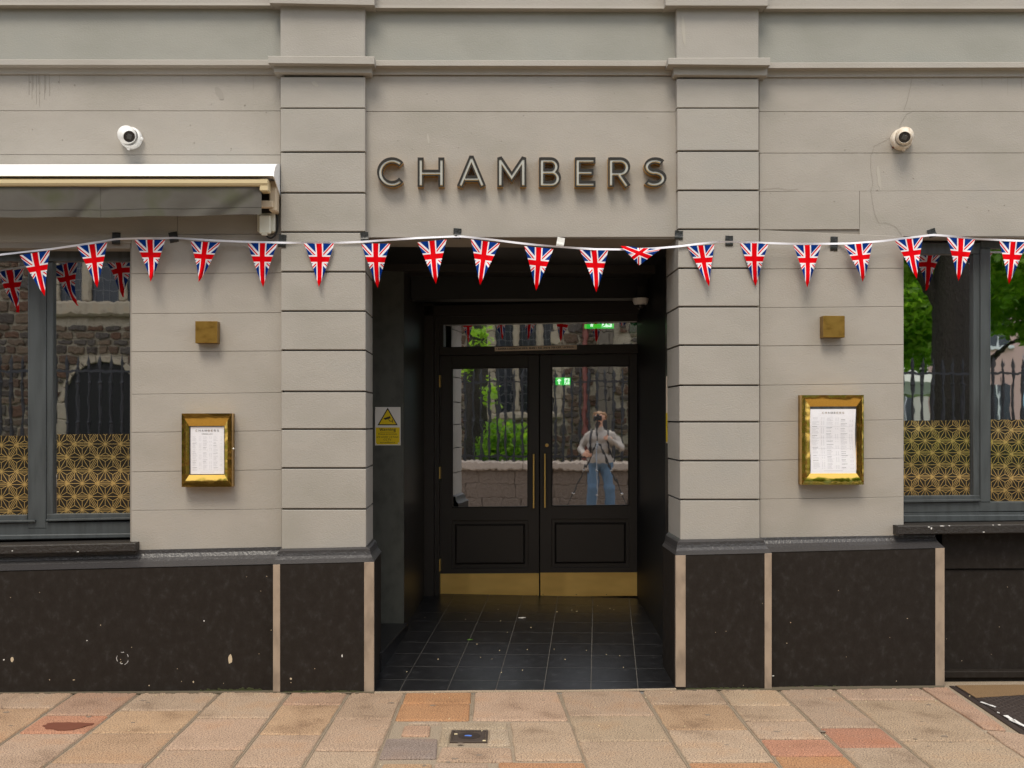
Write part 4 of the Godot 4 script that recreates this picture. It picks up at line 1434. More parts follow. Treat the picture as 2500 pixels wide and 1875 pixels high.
func letter_lines() -> Array:    # centre lines in photo pixels
	var T := 391.1
	var B := 448.9
	var arc := func(cx: float, cy: float, rx: float, ry: float, a0: float, a1: float, n: int) -> PackedVector2Array:
		var p := PackedVector2Array()
		for i in n + 1:
			var a := deg_to_rad(lerpf(a0, a1, float(i) / n))
			p.append(Vector2(cx + cos(a) * rx, cy - sin(a) * ry))
		return p
	var m := (T + B) / 2.0
	var out: Array = []
	out.append(["C", [arc.call(957.0, m, 29.2, 29.0, 40, 320, 26)]])
	out.append(["H", [PackedVector2Array([Vector2(1026.9, T - 6.8), Vector2(1026.9, B + 6.8)]), PackedVector2Array([Vector2(1077.5, T - 6.8), Vector2(1077.5, B + 6.8)]), PackedVector2Array([Vector2(1024, m + 1.5), Vector2(1080, m + 1.5)])]])
	out.append(["A", [PackedVector2Array([Vector2(1122.5, B + 6.8), Vector2(1151, T - 4), Vector2(1179.5, B + 6.8)]), PackedVector2Array([Vector2(1130, B - 13), Vector2(1172, B - 13)])]])
	out.append(["M", [PackedVector2Array([Vector2(1221.5, B + 6.8), Vector2(1221.5, T - 1), Vector2(1249.4, B - 17), Vector2(1277.6, T - 1), Vector2(1277.6, B + 6.8)])]])
	var b1: PackedVector2Array = arc.call(1345, T + 14.0, 13.5, 14.0, 90, -90, 12)
	var b2: PackedVector2Array = arc.call(1347, B - 15.0, 15.2, 15.0, 90, -90, 12)
	out.append(["B", [PackedVector2Array([Vector2(1323.5, T - 6.8), Vector2(1323.5, B + 6.8)]), PackedVector2Array([Vector2(1319, T)]) + b1 + PackedVector2Array([Vector2(1319, T + 28)]), PackedVector2Array([Vector2(1319, B - 30)]) + b2 + PackedVector2Array([Vector2(1319, B)])]])
	out.append(["E", [PackedVector2Array([Vector2(1411, T - 6.8), Vector2(1411, B + 6.8)]), PackedVector2Array([Vector2(1406, T), Vector2(1454, T)]), PackedVector2Array([Vector2(1406, m), Vector2(1449, m)]), PackedVector2Array([Vector2(1406, B), Vector2(1454, B)])]])
	var r1: PackedVector2Array = arc.call(1515, T + 16.0, 16.5, 16.0, 90, -90, 12)
	out.append(["R", [PackedVector2Array([Vector2(1492.5, T - 6.8), Vector2(1492.5, B + 6.8)]), PackedVector2Array([Vector2(1488, T)]) + r1 + PackedVector2Array([Vector2(1488, T + 32)]), PackedVector2Array([Vector2(1510, T + 31), Vector2(1533.5, B + 6.8)])]])
	var s1: PackedVector2Array = arc.call(1600.5, T + 14.5, 20.5, 14.5, 35, 262, 16)
	var s2: PackedVector2Array = arc.call(1598, B - 14.8, 22.0, 14.8, 84, -148, 16)
	out.append(["S", [s1 + s2]])
	return out

func csg_strokes(lines: Array, hw: float, depth: float, w: float, b: Vector3, ends: float) -> CSGCombiner3D:   # strokes as extruded shapes in the facade frame
	var comb := CSGCombiner3D.new()
	for l in lines:
		var p: PackedVector2Array = l.duplicate()
		if ends > 0.0:
			var k := p.size()
			p[0] = p[0] + (p[1] - p[0]).normalized() * ends
			p[k - 1] = p[k - 1] + (p[k - 2] - p[k - 1]).normalized() * ends
		for poly in Geometry2D.offset_polyline(p, hw, Geometry2D.JOIN_MITER, Geometry2D.END_BUTT):
			if Geometry2D.is_polygon_clockwise(poly):
				pass
			var q := PackedVector2Array()
			for v in poly:
				var f := fp(v.x, v.y, w) - b
				q.append(Vector2(f.x, f.y))
			var c := CSGPolygon3D.new()
			c.polygon = q
			c.mode = CSGPolygon3D.MODE_DEPTH
			c.depth = depth
			c.position.z = w - b.z
			comb.add_child(c)
	return comb

func put_csg(called: String, c: CSGCombiner3D, m: Material, parent: Node) -> void:
	c.name = called
	c.material_override = m
	parent.add_child(c)

func build_sign() -> void:
	var b := fp(1275, 456, -0.16)
	var sign := fthing("letter_sign", "name sign CHAMBERS of eight raised letters with dark rims and white faces over the entrance", "sign", b)
	for l in letter_lines():
		var let := Node3D.new()
		let.name = numbered(sign, "letter_%s" % l[0].to_lower())
		sign.add_child(let)
		let.set_meta("label", "raised letter %s of the sign" % l[0])
		var wf := -0.092
		put_csg("letter_body", csg_strokes(l[1], 7.4, 0.066, wf - 0.006, b, 0.0), M.letter_side, let)
		var rim := csg_strokes(l[1], 7.4, 0.010, wf, b, 0.0)
		var cut := csg_strokes(l[1], 3.0, 0.05, wf + 0.02, b, 4.1)
		cut.operation = CSGShape3D.OPERATION_SUBTRACTION
		rim.add_child(cut)
		put_csg("letter_rim", rim, M.letter_rim, let)
		put_csg("letter_face", csg_strokes(l[1], 2.9, 0.004, wf - 0.004, b, 4.2), M.letter_white, let)


func build_awning() -> void:
	var b := fp(0, 520, -0.16)
	var aw := fthing("awning", "retracted awning with white hood, cream front bar and grey valance over the left window", "awning", b)
	var mb := fmb(b)
	moulding(mb, [[-700, 402.3, 683.5, 400.4, -0.15], [-700, 402.0, 681, 400.2, -0.08], [-700, 402.8, 676, 401, 0.0], [-700, 408, 672, 406.5, 0.05], [-700, 417, 669, 416, 0.085], [-700, 429, 667.5, 428.5, 0.10], [-700, 431, 667.5, 430.5, 0.094], [-700, 429.5, 668, 429, 0.07]], -0.155)
	part("hood", mb, M.awning_white, aw)
	var back := fmb(b)
	back.prism(fq(-700, 424, 424, 668, 528, 520, -0.10), Vector3(0, 0, 1), 0.05)
	part("back_plate", back, M.black_matt, aw)
	# end plate: a shaped sheet across the front
	var x0 := fp(669, 430, 0.10).x
	var P := func(py: float, w: float) -> Vector3: return Vector3(x0, fp(668, py, w).y, w)
	var shape := [P.call(403, -0.15), P.call(483, -0.15), P.call(480, -0.13), P.call(466, -0.06), P.call(452, 0.0), P.call(431, 0.10), P.call(418, 0.092), P.call(408, 0.06), P.call(401.5, 0.0), P.call(400.5, -0.06)]
	var ep := fmb(b)
	ep.prism(shape, Vector3(1, 0, 0), 0.006, 0.001, true)
	part("end_plate", ep, M.awning_white, aw)
	var brk := fmb(b)
	var y0 := fp(668, 437, 0.03).y
	var y1 := fp(668, 512, 0.03).y
	brk.box(Vector3(x0 - 0.055, y1, -0.14), Vector3(x0 - 0.007, y0, -0.02), 0.008)
	part("wall_bracket", brk, M.bracket_cream, aw)
	# front bar
	var fb := fmb(b)
	var q0 := fp(-700, 445.5, 0.09)
	var q1 := fp(653, 445.5, 0.09)
	var ht := fp(600, 437, 0.09).y - fp(600, 455, 0.09).y
	var prof := [[0.0, 0.5], [0.022, 0.47], [0.036, 0.30], [0.036, -0.1], [0.028, -0.4], [0.012, -0.5]]
	for i in prof.size() - 1:
		var a: Array = prof[i]
		var d: Array = prof[i + 1]
		fb.quad(Vector3(q0.x, q0.y + d[1] * ht, 0.06 + d[0]), Vector3(q1.x, q1.y + d[1] * ht, 0.06 + d[0]), Vector3(q1.x, q1.y + a[1] * ht, 0.06 + a[0]), Vector3(q0.x, q0.y + a[1] * ht, 0.06 + a[0]))
	fb.box(Vector3(q0.x, q1.y - ht * 0.49, 0.0), Vector3(q1.x - 0.001, q1.y + ht * 0.49, 0.061))
	part("front_bar", fb, M.awning_cream, aw)
	var fe := fmb(b)
	fe.box(Vector3(q1.x - 0.05, q1.y - ht * 1.15, 0.0), Vector3(q1.x + 0.004, q1.y + ht * 0.52, 0.088), 0.006)
	part("front_bar_cap", fe, M.awning_cream, aw)
	var arm := fmb(b)
	var a0 := fp(560, 497, 0.0)
	var a1 := fp(666, 497, 0.0)
	arm.box(Vector3(a0.x, a0.y - 0.024, -0.04), Vector3(a1.x, a0.y + 0.022, 0.0), 0.005)
	part("folding_arm", arm, M.bracket_cream, aw)
	# valance: hanging cloth with soft folds
	var g: Array = []
	var uv: Array = []
	var rows := 12
	var cols := 110
	for i in rows + 1:
		var rg: Array[Vector3] = []
		var ru: Array[Vector2] = []
		for j in cols + 1:
			var fx := float(j) / cols
			var px := lerpf(-500, 638.5, fx)
			var yt := lerpf(456.5, 452.5, clampf(px / 640.0, 0, 1))
			var yb := lerpf(530.5, 523.5, clampf((px - 250) / 390.0, 0, 1)) + 1.0 * sin(px * 0.03)
			var fy := float(i) / rows
			var py := lerpf(yt, yb, fy)
			var wv := 0.074 + 0.012 * fy * (sin(px * 0.021 + 1.3) * 0.6 + sin(px * 0.047 + fy * 2.0) * 0.35)
			var dd := (px - 560.0) + (fy - 0.4) * 130.0       # slanting fold near the end
			wv += 0.012 * exp(-dd * dd / 900.0) * fy
			dd = (px - 600.0) + (fy - 0.5) * 110.0
			wv -= 0.010 * exp(-dd * dd / 500.0)
			dd = (px - 225.0) + (fy - 0.5) * 70.0
			wv -= 0.010 * exp(-dd * dd / 260.0) * (0.4 + fy)
			rg.append(fp(px, py, wv) - b)
			ru.append(Vector2(fx * 6, fy))
		g.append(rg)
		uv.append(ru)
	var va := MB.new()
	va.sheet(g, uv)
	part("valance", va, M.awning_cloth, aw)
	for k in [[0.83, 0.832], [0.06, 0.062]]:       # stitched hems
		var mb2 := MB.new()
		var pts: Array = []
		for j in range(0, cols + 1):
			var r0: int = int(k[0] * rows)
			pts.append(g[r0][j] + Vector3(0, 0, 0.0012))
		mb2.tube(pts, 0.0011, 4, false)
		part("hem_stitch", mb2, M.awning_cloth, aw)
	var seam := MB.new()
	var sp: Array = []
	for i in rows + 1:
		sp.append(g[i][int((252.0 + 500.0) / 1138.5 * cols)] + Vector3(0, 0, 0.001))
	seam.tube(sp, 0.0012, 4, false)
	part("valance_seam", seam, M.awning_cloth, aw)
	# weathered socket box and its cable
	var jb := fp(648, 572, -0.16)
	var jn := fthing("socket_box", "weathered pale outdoor socket box with a hinged lid under the end of the awning", "socket box", jb)
	var k0 := fq(627, 514, 514, 671, 566, 566, -0.10)
	var m1 := fmb(jb)
	m1.box(Vector3(k0[0].x, k0[0].y, -0.158), Vector3(k0[1].x, k0[2].y, -0.105), 0.008)
	part("back_box", m1, M.box_plastic, jn)
	k0 = fq(632, 525, 525, 660, 570, 570, -0.07)
	var m2 := fmb(jb)
	m2.box(Vector3(k0[0].x, k0[0].y, -0.105), Vector3(k0[1].x, k0[2].y, -0.07), 0.006)
	part("lid", m2, M.box_plastic, jn)
	k0 = fq(637, 566, 566, 652, 574, 574, -0.07)
	m2 = fmb(jb)
	m2.box(Vector3(k0[0].x, k0[0].y, -0.098), Vector3(k0[1].x, k0[2].y, -0.074), 0.004)
	part("latch", m2, M.box_plastic, jn)
	var cable := MB.new()
	var cp: Array = []
	for p in [[663, 509], [668, 512], [673, 520], [677, 535], [677.5, 550], [675, 566], [669, 577], [661, 581], [653, 578], [648.5, 572]]:
		cp.append(fp(p[0], p[1], -0.125) - jb)
	cable.tube(smooth_path(cp, 4), 0.0055, 8)
	var co := part("power_cable", cable, M.rubber, self)
	co.transform = fac * Transform3D(Basis(), jb)
	tag(co, "black cable looping from the awning down to the socket box", "cable")

func smooth_path(p: Array, n: int) -> Array:
	var out: Array = []
	for i in p.size() - 1:
		var a: Vector3 = p[maxi(i - 1, 0)]
		var b: Vector3 = p[i]
		var c: Vector3 = p[i + 1]
		var d: Vector3 = p[mini(i + 2, p.size() - 1)]
		for k in n:
			var t := float(k) / n
			out.append(b.cubic_interpolate(c, a, d, t))
	out.append(p[p.size() - 1])
	return out


func look_basis(dir: Vector3) -> Basis:      # y axis along dir
	var y := dir.normalized()
	var x := y.cross(Vector3(0, 0, 1) if absf(y.z) < 0.95 else Vector3.UP).normalized()
	return Basis(x, y, x.cross(y))

func build_cameras() -> void:
	var spec := [[321.5, 338.5, 309.5, 329.0, Vector3(0.52, -0.40, 0.75), "white dome security camera on the wall above the awning, facing right", "white_plastic"],
		[2198.5, 342, 2208.5, 331.5, Vector3(-0.34, -0.40, 0.85), "white security camera with rusty stains on the right wall, facing left", "stained_plastic"]]
	for s in spec:
		var c := fp(s[0], s[1], -0.158)
		var cam := fthing("security_camera", s[5], "camera", c, "wall cameras either side of the entrance")
		var out := Basis(Vector3.RIGHT, PI / 2)
		var mb := MB.new()
		mb.lathe([Vector2(0.0, 0.0), Vector2(0.070, 0.0), Vector2(0.071, 0.02), Vector2(0.068, 0.038), Vector2(0.060, 0.048), Vector2(0.056, 0.049)], Transform3D(out, Vector3.ZERO), 36)
		part("base_ring", mb, M[s[6]], cam)
		var lug := MB.new()
		for a in ([-0.1, -1.75, 2.3] if s[6] == "white_plastic" else [-1.4]):
			lug.ball(Transform3D(Basis(), Vector3(cos(a) * 0.070, sin(a) * 0.070, 0.022)), Vector3(0.012, 0.012, 0.016), 12, 6)
		part("screw_lug", lug, M[s[6]], cam)
		var bc := fp(s[2], s[3], -0.07) - c
		var d: Vector3 = s[4].normalized()
		var bl := MB.new()
		bl.ball(Transform3D(Basis(), bc), Vector3(0.058, 0.058, 0.058), 32, 18)
		part("eyeball", bl, M[s[6]], cam)
		var col := MB.new()
		col.lathe([Vector2(0.046, 0.028), Vector2(0.0445, 0.046), Vector2(0.041, 0.0565), Vector2(0.0375, 0.0585), Vector2(0.035, 0.052)], Transform3D(look_basis(d), bc), 32)
		part("collar", col, M[s[6]], cam)
		var le := MB.new()
		le.lathe([Vector2(0.036, 0.0545), Vector2(0.0, 0.0565)], Transform3D(look_basis(d), bc), 28)
		part("lens_window", le, M.lens_black, cam)
		var l2 := MB.new()
		var bs := look_basis(d)
		l2.xf = Transform3D(bs, bc) * Transform3D(Basis(Vector3.UP, 0.35), Vector3.ZERO)
		l2.box(Vector3(-0.016, 0.055, -0.015), Vector3(0.016, 0.0582, 0.015), 0.002)
		part("lens", l2, M.lens_grey, cam)
		if s[6] == "stained_plastic":
			var ru := MB.new()
			ru.ball(Transform3D(Basis(), Vector3(-0.050, -0.050, 0.006)), Vector3(0.012, 0.006, 0.006), 10, 5)
			part("rust_stain", ru, M.stain_red, cam)
	# small dome camera under the porch beam
	var at: Vector3 = fac * fp(1564, 729, -1.60)
	var dc := thing("dome_camera", "small white dome camera hanging in the dark porch above the right door", "camera", Transform3D(fac.basis, at))
	var mb := MB.new()
	mb.lathe([Vector2(0.030, -0.050), Vector2(0.052, -0.046), Vector2(0.062, -0.020), Vector2(0.063, 0.002), Vector2(0.05, 0.004)], Transform3D(), 28)
	part("housing", mb, M.white_plastic, dc)
	var dm := MB.new()
	dm.ball(Transform3D(Basis(), Vector3(0, -0.052, 0)), Vector3(0.034, 0.034, 0.034), 20, 12)
	part("smoked_dome", dm, M.lens_black, dc)
	var st := MB.new()
	st.box(Vector3(-0.03, 0.0, -0.03), Vector3(0.03, 0.10, 0.03))
	part("mount", st, M.black_matt, dc)


func build_boxes() -> void:
	# bronze box lamps
	for s in [[476.6, 784.2, 530.3, 837.6, "bronze box wall light, scratched, on the left wall above the drinks list case"], [2010, 771, 2062.6, 823.8, "plain bronze box wall light on the right wall above the lit menu case"]]:
		var wf := -0.085
		var q := fq(s[0], s[1], s[1], s[2], s[3], s[3], wf)
		var b := Vector3((q[0].x + q[1].x) / 2, q[0].y, -0.16)
		var o := fthing("wall_light", s[4], "wall light", b, "bronze box wall lights")
		var mb := fmb(b)
		mb.box(Vector3(q[0].x, q[0].y, -0.159), Vector3(q[1].x, q[2].y, wf), 0.0018)
		part("casing", mb, M.bronze, o)
		var ins := fmb(b)
		ins.box(Vector3(q[0].x + 0.004, q[0].y - 0.001, -0.155), Vector3(q[1].x - 0.004, q[0].y + 0.004, wf - 0.004))
		part("lower_lens", ins, M.bronze_edge, o)
	# brass menu cases
	var cases := [[443.4, 1009.5, 566.0, 1189.0, 462.0, 1040, 548.3, 1159.5, "brass framed drinks list case on the left wall with a small lock", 0],
		[1957.5, 964.6, 2109, 1183.5, 1977.5, 992.5, 2091, 1156, "larger polished brass menu case on the right wall holding a wavy menu sheet", 1]]
	for s in cases:
		var wf := -0.075
		var wi := -0.089
		var q := fq(s[0], s[1], s[1] - 0.4, s[2], s[3], s[3] - 0.4, wf)
		var r := fq(s[4], s[5], s[5] - 0.4, s[6], s[7], s[7] - 0.4, wi)
		var b := Vector3((q[0].x + q[1].x) / 2, q[0].y, -0.16)
		var o := fthing("menu_case", s[8], "menu case", b, "brass menu cases")
		var body := fmb(b)
		body.box(Vector3(q[0].x + 0.001, q[0].y + 0.001, -0.159), Vector3(q[1].x - 0.001, q[2].y - 0.001, wi - 0.02))
		part("casing", body, M.bronze, o)
		var fr := MB.new()
		fr.xf = Transform3D(Basis(), -b)
		var n := 6
		for i in 4:
			var j := (i + 1) % 4
			var prev := [q[i], q[j]]
			var eo := Vector3(0, 0, -0.045)
			fr.quad(q[i] + eo, q[j] + eo, q[j], q[i])
			for k in n:
				var f0 := float(k) / n
				var f1 := float(k + 1) / n
				var sag0 := sin(f0 * PI) * 0.0035
				var sag1 := sin(f1 * PI) * 0.0035
				var a0: Vector3 = q[i].lerp(r[i], f0) + Vector3(0, 0, sag0)
				var a1: Vector3 = q[i].lerp(r[i], f1) + Vector3(0, 0, sag1)
				var b0: Vector3 = q[j].lerp(r[j], f0) + Vector3(0, 0, sag0)
				var b1: Vector3 = q[j].lerp(r[j], f1) + Vector3(0, 0, sag1)
				var side := (b0 - a0).normalized()
				var t0: Vector3 = side.cross((r[i] - q[i]) + Vector3(0, 0, 0.0035 * PI * cos(f0 * PI)))
				var t1: Vector3 = side.cross((r[i] - q[i]) + Vector3(0, 0, 0.0035 * PI * cos(f1 * PI)))
				fr.tri_n(a0, b0, b1, t0, t0, t1)
				fr.tri_n(a0, b1, a1, t0, t1, t1)
			fr.quad(r[i], r[j], r[j] + Vector3(0, 0, -0.016), r[i] + Vector3(0, 0, -0.016))
		part("brass_frame", fr, M.polished_brass, o)
		var bed := fmb(b)
		bed.quad(r[0] + Vector3(0, 0, -0.0155), r[1] + Vector3(0, 0, -0.0155), r[2] + Vector3(0, 0, -0.0155), r[3] + Vector3(0, 0, -0.0155))
		part("backing", bed, M.black_matt, o)
		# sheet
		var k: int = s[9]
		var g: Array = []
		var uv: Array = []
		var pl := Vector3(0.006 if k == 0 else 0.003, 0, 0)
		for i in 17:
			var rg: Array[Vector3] = []
			var ru: Array[Vector2] = []
			for j in 9:
				var fx := j / 8.0
				var fy := i / 16.0
				var top := 0.006 if k == 0 else 0.017
				var p: Vector3 = r[3].lerp(r[2], fx).lerp(r[0].lerp(r[1], fx), lerpf(top / (r[3].y - r[0].y), 0.985 if k == 0 else 1.0, fy))
				p += pl * (1.0 - 2.0 * fx)
				if k == 1:
					p.z += -0.0080 + 0.0050 * sin(fy * TAU * 1.15 + 0.6)
					p.x += 0.004 * sin(fy * TAU * 1.0 + 2.8)
				else:
					p.z += -0.011 + 0.001 * sin(fy * 5.0)
				rg.append(p - b)
				ru.append(Vector2(fx, fy))
			g.append(rg)
			uv.append(ru)
		var sh := MB.new()
		sh.sheet(g, uv)
		part("menu_sheet", sh, M["menu_print_%d" % k], o, ["white drinks list headed CHAMBERS", "white menu sheet headed CHAMBERS, curling in its case"][k])
		var cen: Vector3 = (r[0] + r[1]) / 2.0 - b
		var hh: float = r[3].y - r[0].y
		var wd: float = r[1].x - r[0].x
		if k == 0:
			var cols := ["bronze", "letter_rim", "letter_rim", "letter_rim", "bronze", "bronze", "letter_rim", "letter_rim"]
			for i in 8:
				text_mb("heading_letter", "CHAMBERS"[i], o, cen + Vector3((i - 3.5) * wd * 0.087, hh * 0.905, -0.0095), 0.0125, 0.0115 if i != 3 else 0.0135, cols[i], false, 0.0006)
			text_mb("heading_line", "DRINKS LIST", o, cen + Vector3(0, hh * 0.835, -0.0095), 0.0062, wd * 0.31, "lens_grey", false, 0.0004)
		else:
			for i in 8:
				text_mb("heading_letter", "CHAMBERS"[i], o, cen + Vector3((i - 3.5) * wd * 0.062, hh * 0.907, -0.002), 0.0115, 0.0105 if i != 3 else 0.0125, "bronze" if i in [0, 1, 5, 6, 7] else "lens_grey", false, 0.0006)
		var gl := fmb(b)
		gl.quad(r[0] + Vector3(0, 0, -0.0006), r[1] + Vector3(0, 0, -0.0006), r[2] + Vector3(0, 0, -0.0006), r[3] + Vector3(0, 0, -0.0006))
		part("case_glass", gl, M.case_glass, o)
		if k == 0:
			var lk := MB.new()
			var c := fp(570, 1096, -0.11) - b
			lk.lathe([Vector2(0.009, 0.0), Vector2(0.008, 0.006), Vector2(0.0, 0.007)], Transform3D(Basis(Vector3(0, 0, 1), -PI / 2), Vector3(q[1].x - b.x, c.y, c.z)), 14)
			part("lock", lk, M.steel, o)


func build_signs() -> void:
	# warning sign on the porch panel
	var w := -1.419
	var q := fq(915.5, 994, 994, 978, 1087.5, 1087, w + 0.004)
	var b: Vector3 = (q[0] + q[1]) / 2.0
	b.z = w
	var o := fthing("warning_sign", "white and yellow camera warning sign with a triangle on the porch wall", "sign", b)
	var wd: float = q[1].x - q[0].x
	var ht: float = q[3].y - q[0].y
	var z := 0.004
	var pl := MB.new()
	pl.box(Vector3(-wd / 2, 0, 0), Vector3(wd / 2, ht, z), 0.001)
	part("plate", pl, M.sign_white, o)
	var X := func(px: float) -> float: return (px - 220.0) / (1078.0 - 220.0) * wd - wd / 2.0    # from the close view of the sign
	var Y := func(py: float) -> float: return (1490.0 - py) / (1490.0 - 185.0) * ht
	var yl := MB.new()
	yl.box(Vector3(X.call(248), Y.call(1460), z), Vector3(X.call(1050), Y.call(880), z + 0.0006))
	part("yellow_field", yl, M.sign_yellow, o)
	var t1 := MB.new()
	t1.prism([Vector3(X.call(305), Y.call(805), z + 0.001), Vector3(X.call(985), Y.call(805), z + 0.001), Vector3(X.call(645), Y.call(205), z + 0.001)], Vector3(0, 0, 1), 0.001)
	part("triangle_border", t1, M.sign_ink, o)
	var t2 := MB.new()
	t2.prism([Vector3(X.call(365), Y.call(770), z + 0.0016), Vector3(X.call(925), Y.call(770), z + 0.0016), Vector3(X.call(645), Y.call(275), z + 0.0016)], Vector3(0, 0, 1), 0.001)
	part("triangle_field", t2, M.sign_yellow, o)
	var pc := MB.new()
	var zz := z + 0.0022
	pc.prism([Vector3(X.call(495), Y.call(572), zz), Vector3(X.call(560), Y.call(622), zz), Vector3(X.call(745), Y.call(570), zz), Vector3(X.call(725), Y.call(495), zz)], Vector3(0, 0, 1), 0.001)
	for s in [[[670, 598], [720, 668]], [[715, 665], [808, 668]], [[808, 605], [808, 720]]]:
		var a := Vector3(X.call(s[0][0]), Y.call(s[0][1]), zz - 0.0004)
		var c := Vector3(X.call(s[1][0]), Y.call(s[1][1]), zz - 0.0004)
		var n := (c - a).normalized().cross(Vector3(0, 0, 1)) * wd * 0.012
		pc.prism([a + n, c + n, c - n, a - n], Vector3(0, 0, 1), 0.0008)
	part("camera_symbol", pc, M.sign_ink, o)
	var H := func(a: float, c: float) -> float: return (c - a) / 1305.0 * ht
	text_mb("lettering", "Warning", o, Vector3(X.call(645), Y.call(962), z + 0.0006), H.call(898, 1025), wd * 0.64, "sign_ink", true)
	var un := MB.new()
	un.box(Vector3(X.call(375), Y.call(1046), z), Vector3(X.call(910), Y.call(1036), z + 0.0014))
	part("underline", un, M.sign_ink, o)
	text_mb("lettering", "These premises", o, Vector3(X.call(640), Y.call(1112), z + 0.0006), H.call(1075, 1150), wd * 0.75, "sign_ink")
	text_mb("lettering", "are under 24 hour", o, Vector3(X.call(640), Y.call(1200), z + 0.0006), H.call(1168, 1232), wd * 0.85, "sign_ink")
	text_mb("lettering", "CCTV", o, Vector3(X.call(640), Y.call(1292), z + 0.0006), H.call(1262, 1325), wd * 0.30, "sign_ink")
	text_mb("lettering", "surveillance", o, Vector3(X.call(640), Y.call(1390), z + 0.0006), H.call(1358, 1424), wd * 0.57, "sign_ink")
	for s in [[258, 242], [1015, 232], [255, 1440], [1012, 1420]]:
		var sc := MB.new()
		sc.ball(Transform3D(Basis(), Vector3(X.call(s[0]), Y.call(s[1]), z)), Vector3(0.006, 0.006, 0.004), 10, 5)
		part("fixing_cap", sc, M.sign_white, o)
	# plaque under the transom light
	var qd := dq(1208, 847, 842.2, 1408.3, 857.6, 852.6, 0.058)
	var bd: Vector3 = (qd[0] + qd[1]) / 2.0
	var po := thing("licence_plaque", "narrow cream licence plaque on the black bar over the doors", "plaque", dor * Transform3D(Basis(), bd))
	var pm := MB.new()
	pm.xf = Transform3D(Basis(), -bd)
	pm.prism(qd, Vector3(0, 0, 1), 0.008, 0.0006)
	part("plate", pm, M.plaque_cream, po)
	var pw: float = qd[1].x - qd[0].x
	var tl := atan2(qd[1].y - qd[0].y, qd[1].x - qd[0].x)
	text_mb("lettering", "• ADINA LOZINSCHI REG. MAN • 1st, 3rd & 7th CAT. LICENCE •", po, (qd[0] + qd[1] + qd[2] + qd[3]) / 4.0 - bd, 0.0185, pw * 0.965, "sign_ink", true)
	po.get_child(1).rotation.z = tl
	# plate seen edge-on on the right cheek
	var e := fp(1629.3, 1082, -0.60)
	var et := fp(1629.3, 918, -0.60)
	var so := fthing("side_sign", "thin sign plate seen edge-on on the right side of the porch", "sign", Vector3(e.x, e.y, -0.7))
	var sm := MB.new()
	sm.box(Vector3(0.001, 0, 0.04), Vector3(0.007, et.y - e.y, 0.10), 0.001)
	part("plate", sm, M.plaque_cream, so)
	var s2 := MB.new()
	s2.box(Vector3(-0.0004, 0.01, 0.045), Vector3(0.0005, (et.y - e.y) * 0.45, 0.1005))
	part("yellow_field", s2, M.sign_yellow, so)
	# lit exit signs in the hall
	for s in [[1463, 784, 10.55, 0.287, "lit green exit sign behind the glass over the right door"], [1374.5, 931, 14.2, 0.198, "small lit green exit sign deep in the hall seen through the right door"]]:
		var d := ray(s[0], s[1])
		var p: Vector3 = EYE + d * s[2]
		var ex := thing("exit_sign", s[4], "exit sign", Transform3D(Basis(), p), "lit exit signs")
		var hw: float = s[3] / 2
		var hh: float = s[3] * 0.5 / 2
		var pb := MB.new()
		pb.box(Vector3(-hw, -hh, -0.012), Vector3(hw, hh, 0.0))
		part("glowing_panel", pb, M.green_glow, ex)
		var sy := MB.new()
		var u := hh
		sy.prism([Vector3(-hw * 0.60, -u * 0.75, 0.002), Vector3(-hw * 0.42, -u * 0.75, 0.002), Vector3(-hw * 0.42, u * 0.15, 0.002), Vector3(-hw * 0.60, u * 0.15, 0.002)], Vector3(0, 0, 1), 0.002)
		sy.prism([Vector3(-hw * 0.84, u * 0.05, 0.0025), Vector3(-hw * 0.18, u * 0.05, 0.0025), Vector3(-hw * 0.51, u * 0.78, 0.0025)], Vector3(0, 0, 1), 0.002)
		sy.prism([Vector3(hw * 0.18, -u * 0.8, 0.002), Vector3(hw * 0.86, -u * 0.8, 0.002), Vector3(hw * 0.86, u * 0.8, 0.002), Vector3(hw * 0.18, u * 0.8, 0.002)], Vector3(0, 0, 1), 0.002)
		part("arrow_and_doorway", sy, M.sign_glow_white, ex)
		var man := MB.new()
		for l in [[0.55, 0.25, 0.45, -0.15, 0.11], [0.45, -0.15, 0.62, -0.4, 0.08], [0.62, -0.4, 0.74, -0.42, 0.07], [0.46, -0.12, 0.36, -0.42, 0.08], [0.36, -0.42, 0.22, -0.62, 0.07], [0.55, 0.22, 0.74, 0.02, 0.06], [0.54, 0.24, 0.34, 0.12, 0.06], [0.34, 0.12, 0.28, -0.06, 0.06]]:
			var a := Vector3(l[0] * hw, l[1] * u * 1.2, 0.003)
			var c := Vector3(l[2] * hw, l[3] * u * 1.2, 0.003)
			var nn: Vector3 = (c - a).normalized().cross(Vector3(0, 0, 1)) * l[4] * hw * 0.6
			man.prism([a + nn, c + nn, c - nn, a - nn], Vector3(0, 0, 1), 0.0006)
		man.ball(Transform3D(Basis(), Vector3(0.6 * hw, u * 0.5, 0.003)), Vector3(0.075 * hw, 0.075 * hw, 0.001), 10, 4)
		part("running_figure", man, M.green_glow, ex)
		var hng := MB.new()
		hng.tube([Vector3(-hw * 0.8, hh, -0.006), Vector3(-hw * 0.8, hh + 0.25, -0.006)], 0.003, 5)
		hng.tube([Vector3(hw * 0.8, hh, -0.006), Vector3(hw * 0.8, hh + 0.25, -0.006)], 0.003, 5)
		part("hanger", hng, M.black_matt, ex)
		var li := OmniLight3D.new()
		li.name = "exit_sign_light"
		li.light_color = Color(0.3, 1.0, 0.5)
		li.light_energy = 0.001
		li.omni_range = 6.0
		li.omni_attenuation = 2.0
		li.light_size = hh
		li.shadow_enabled = true
		li.position = Vector3(0, 0, 0.08)
		ex.add_child(li)


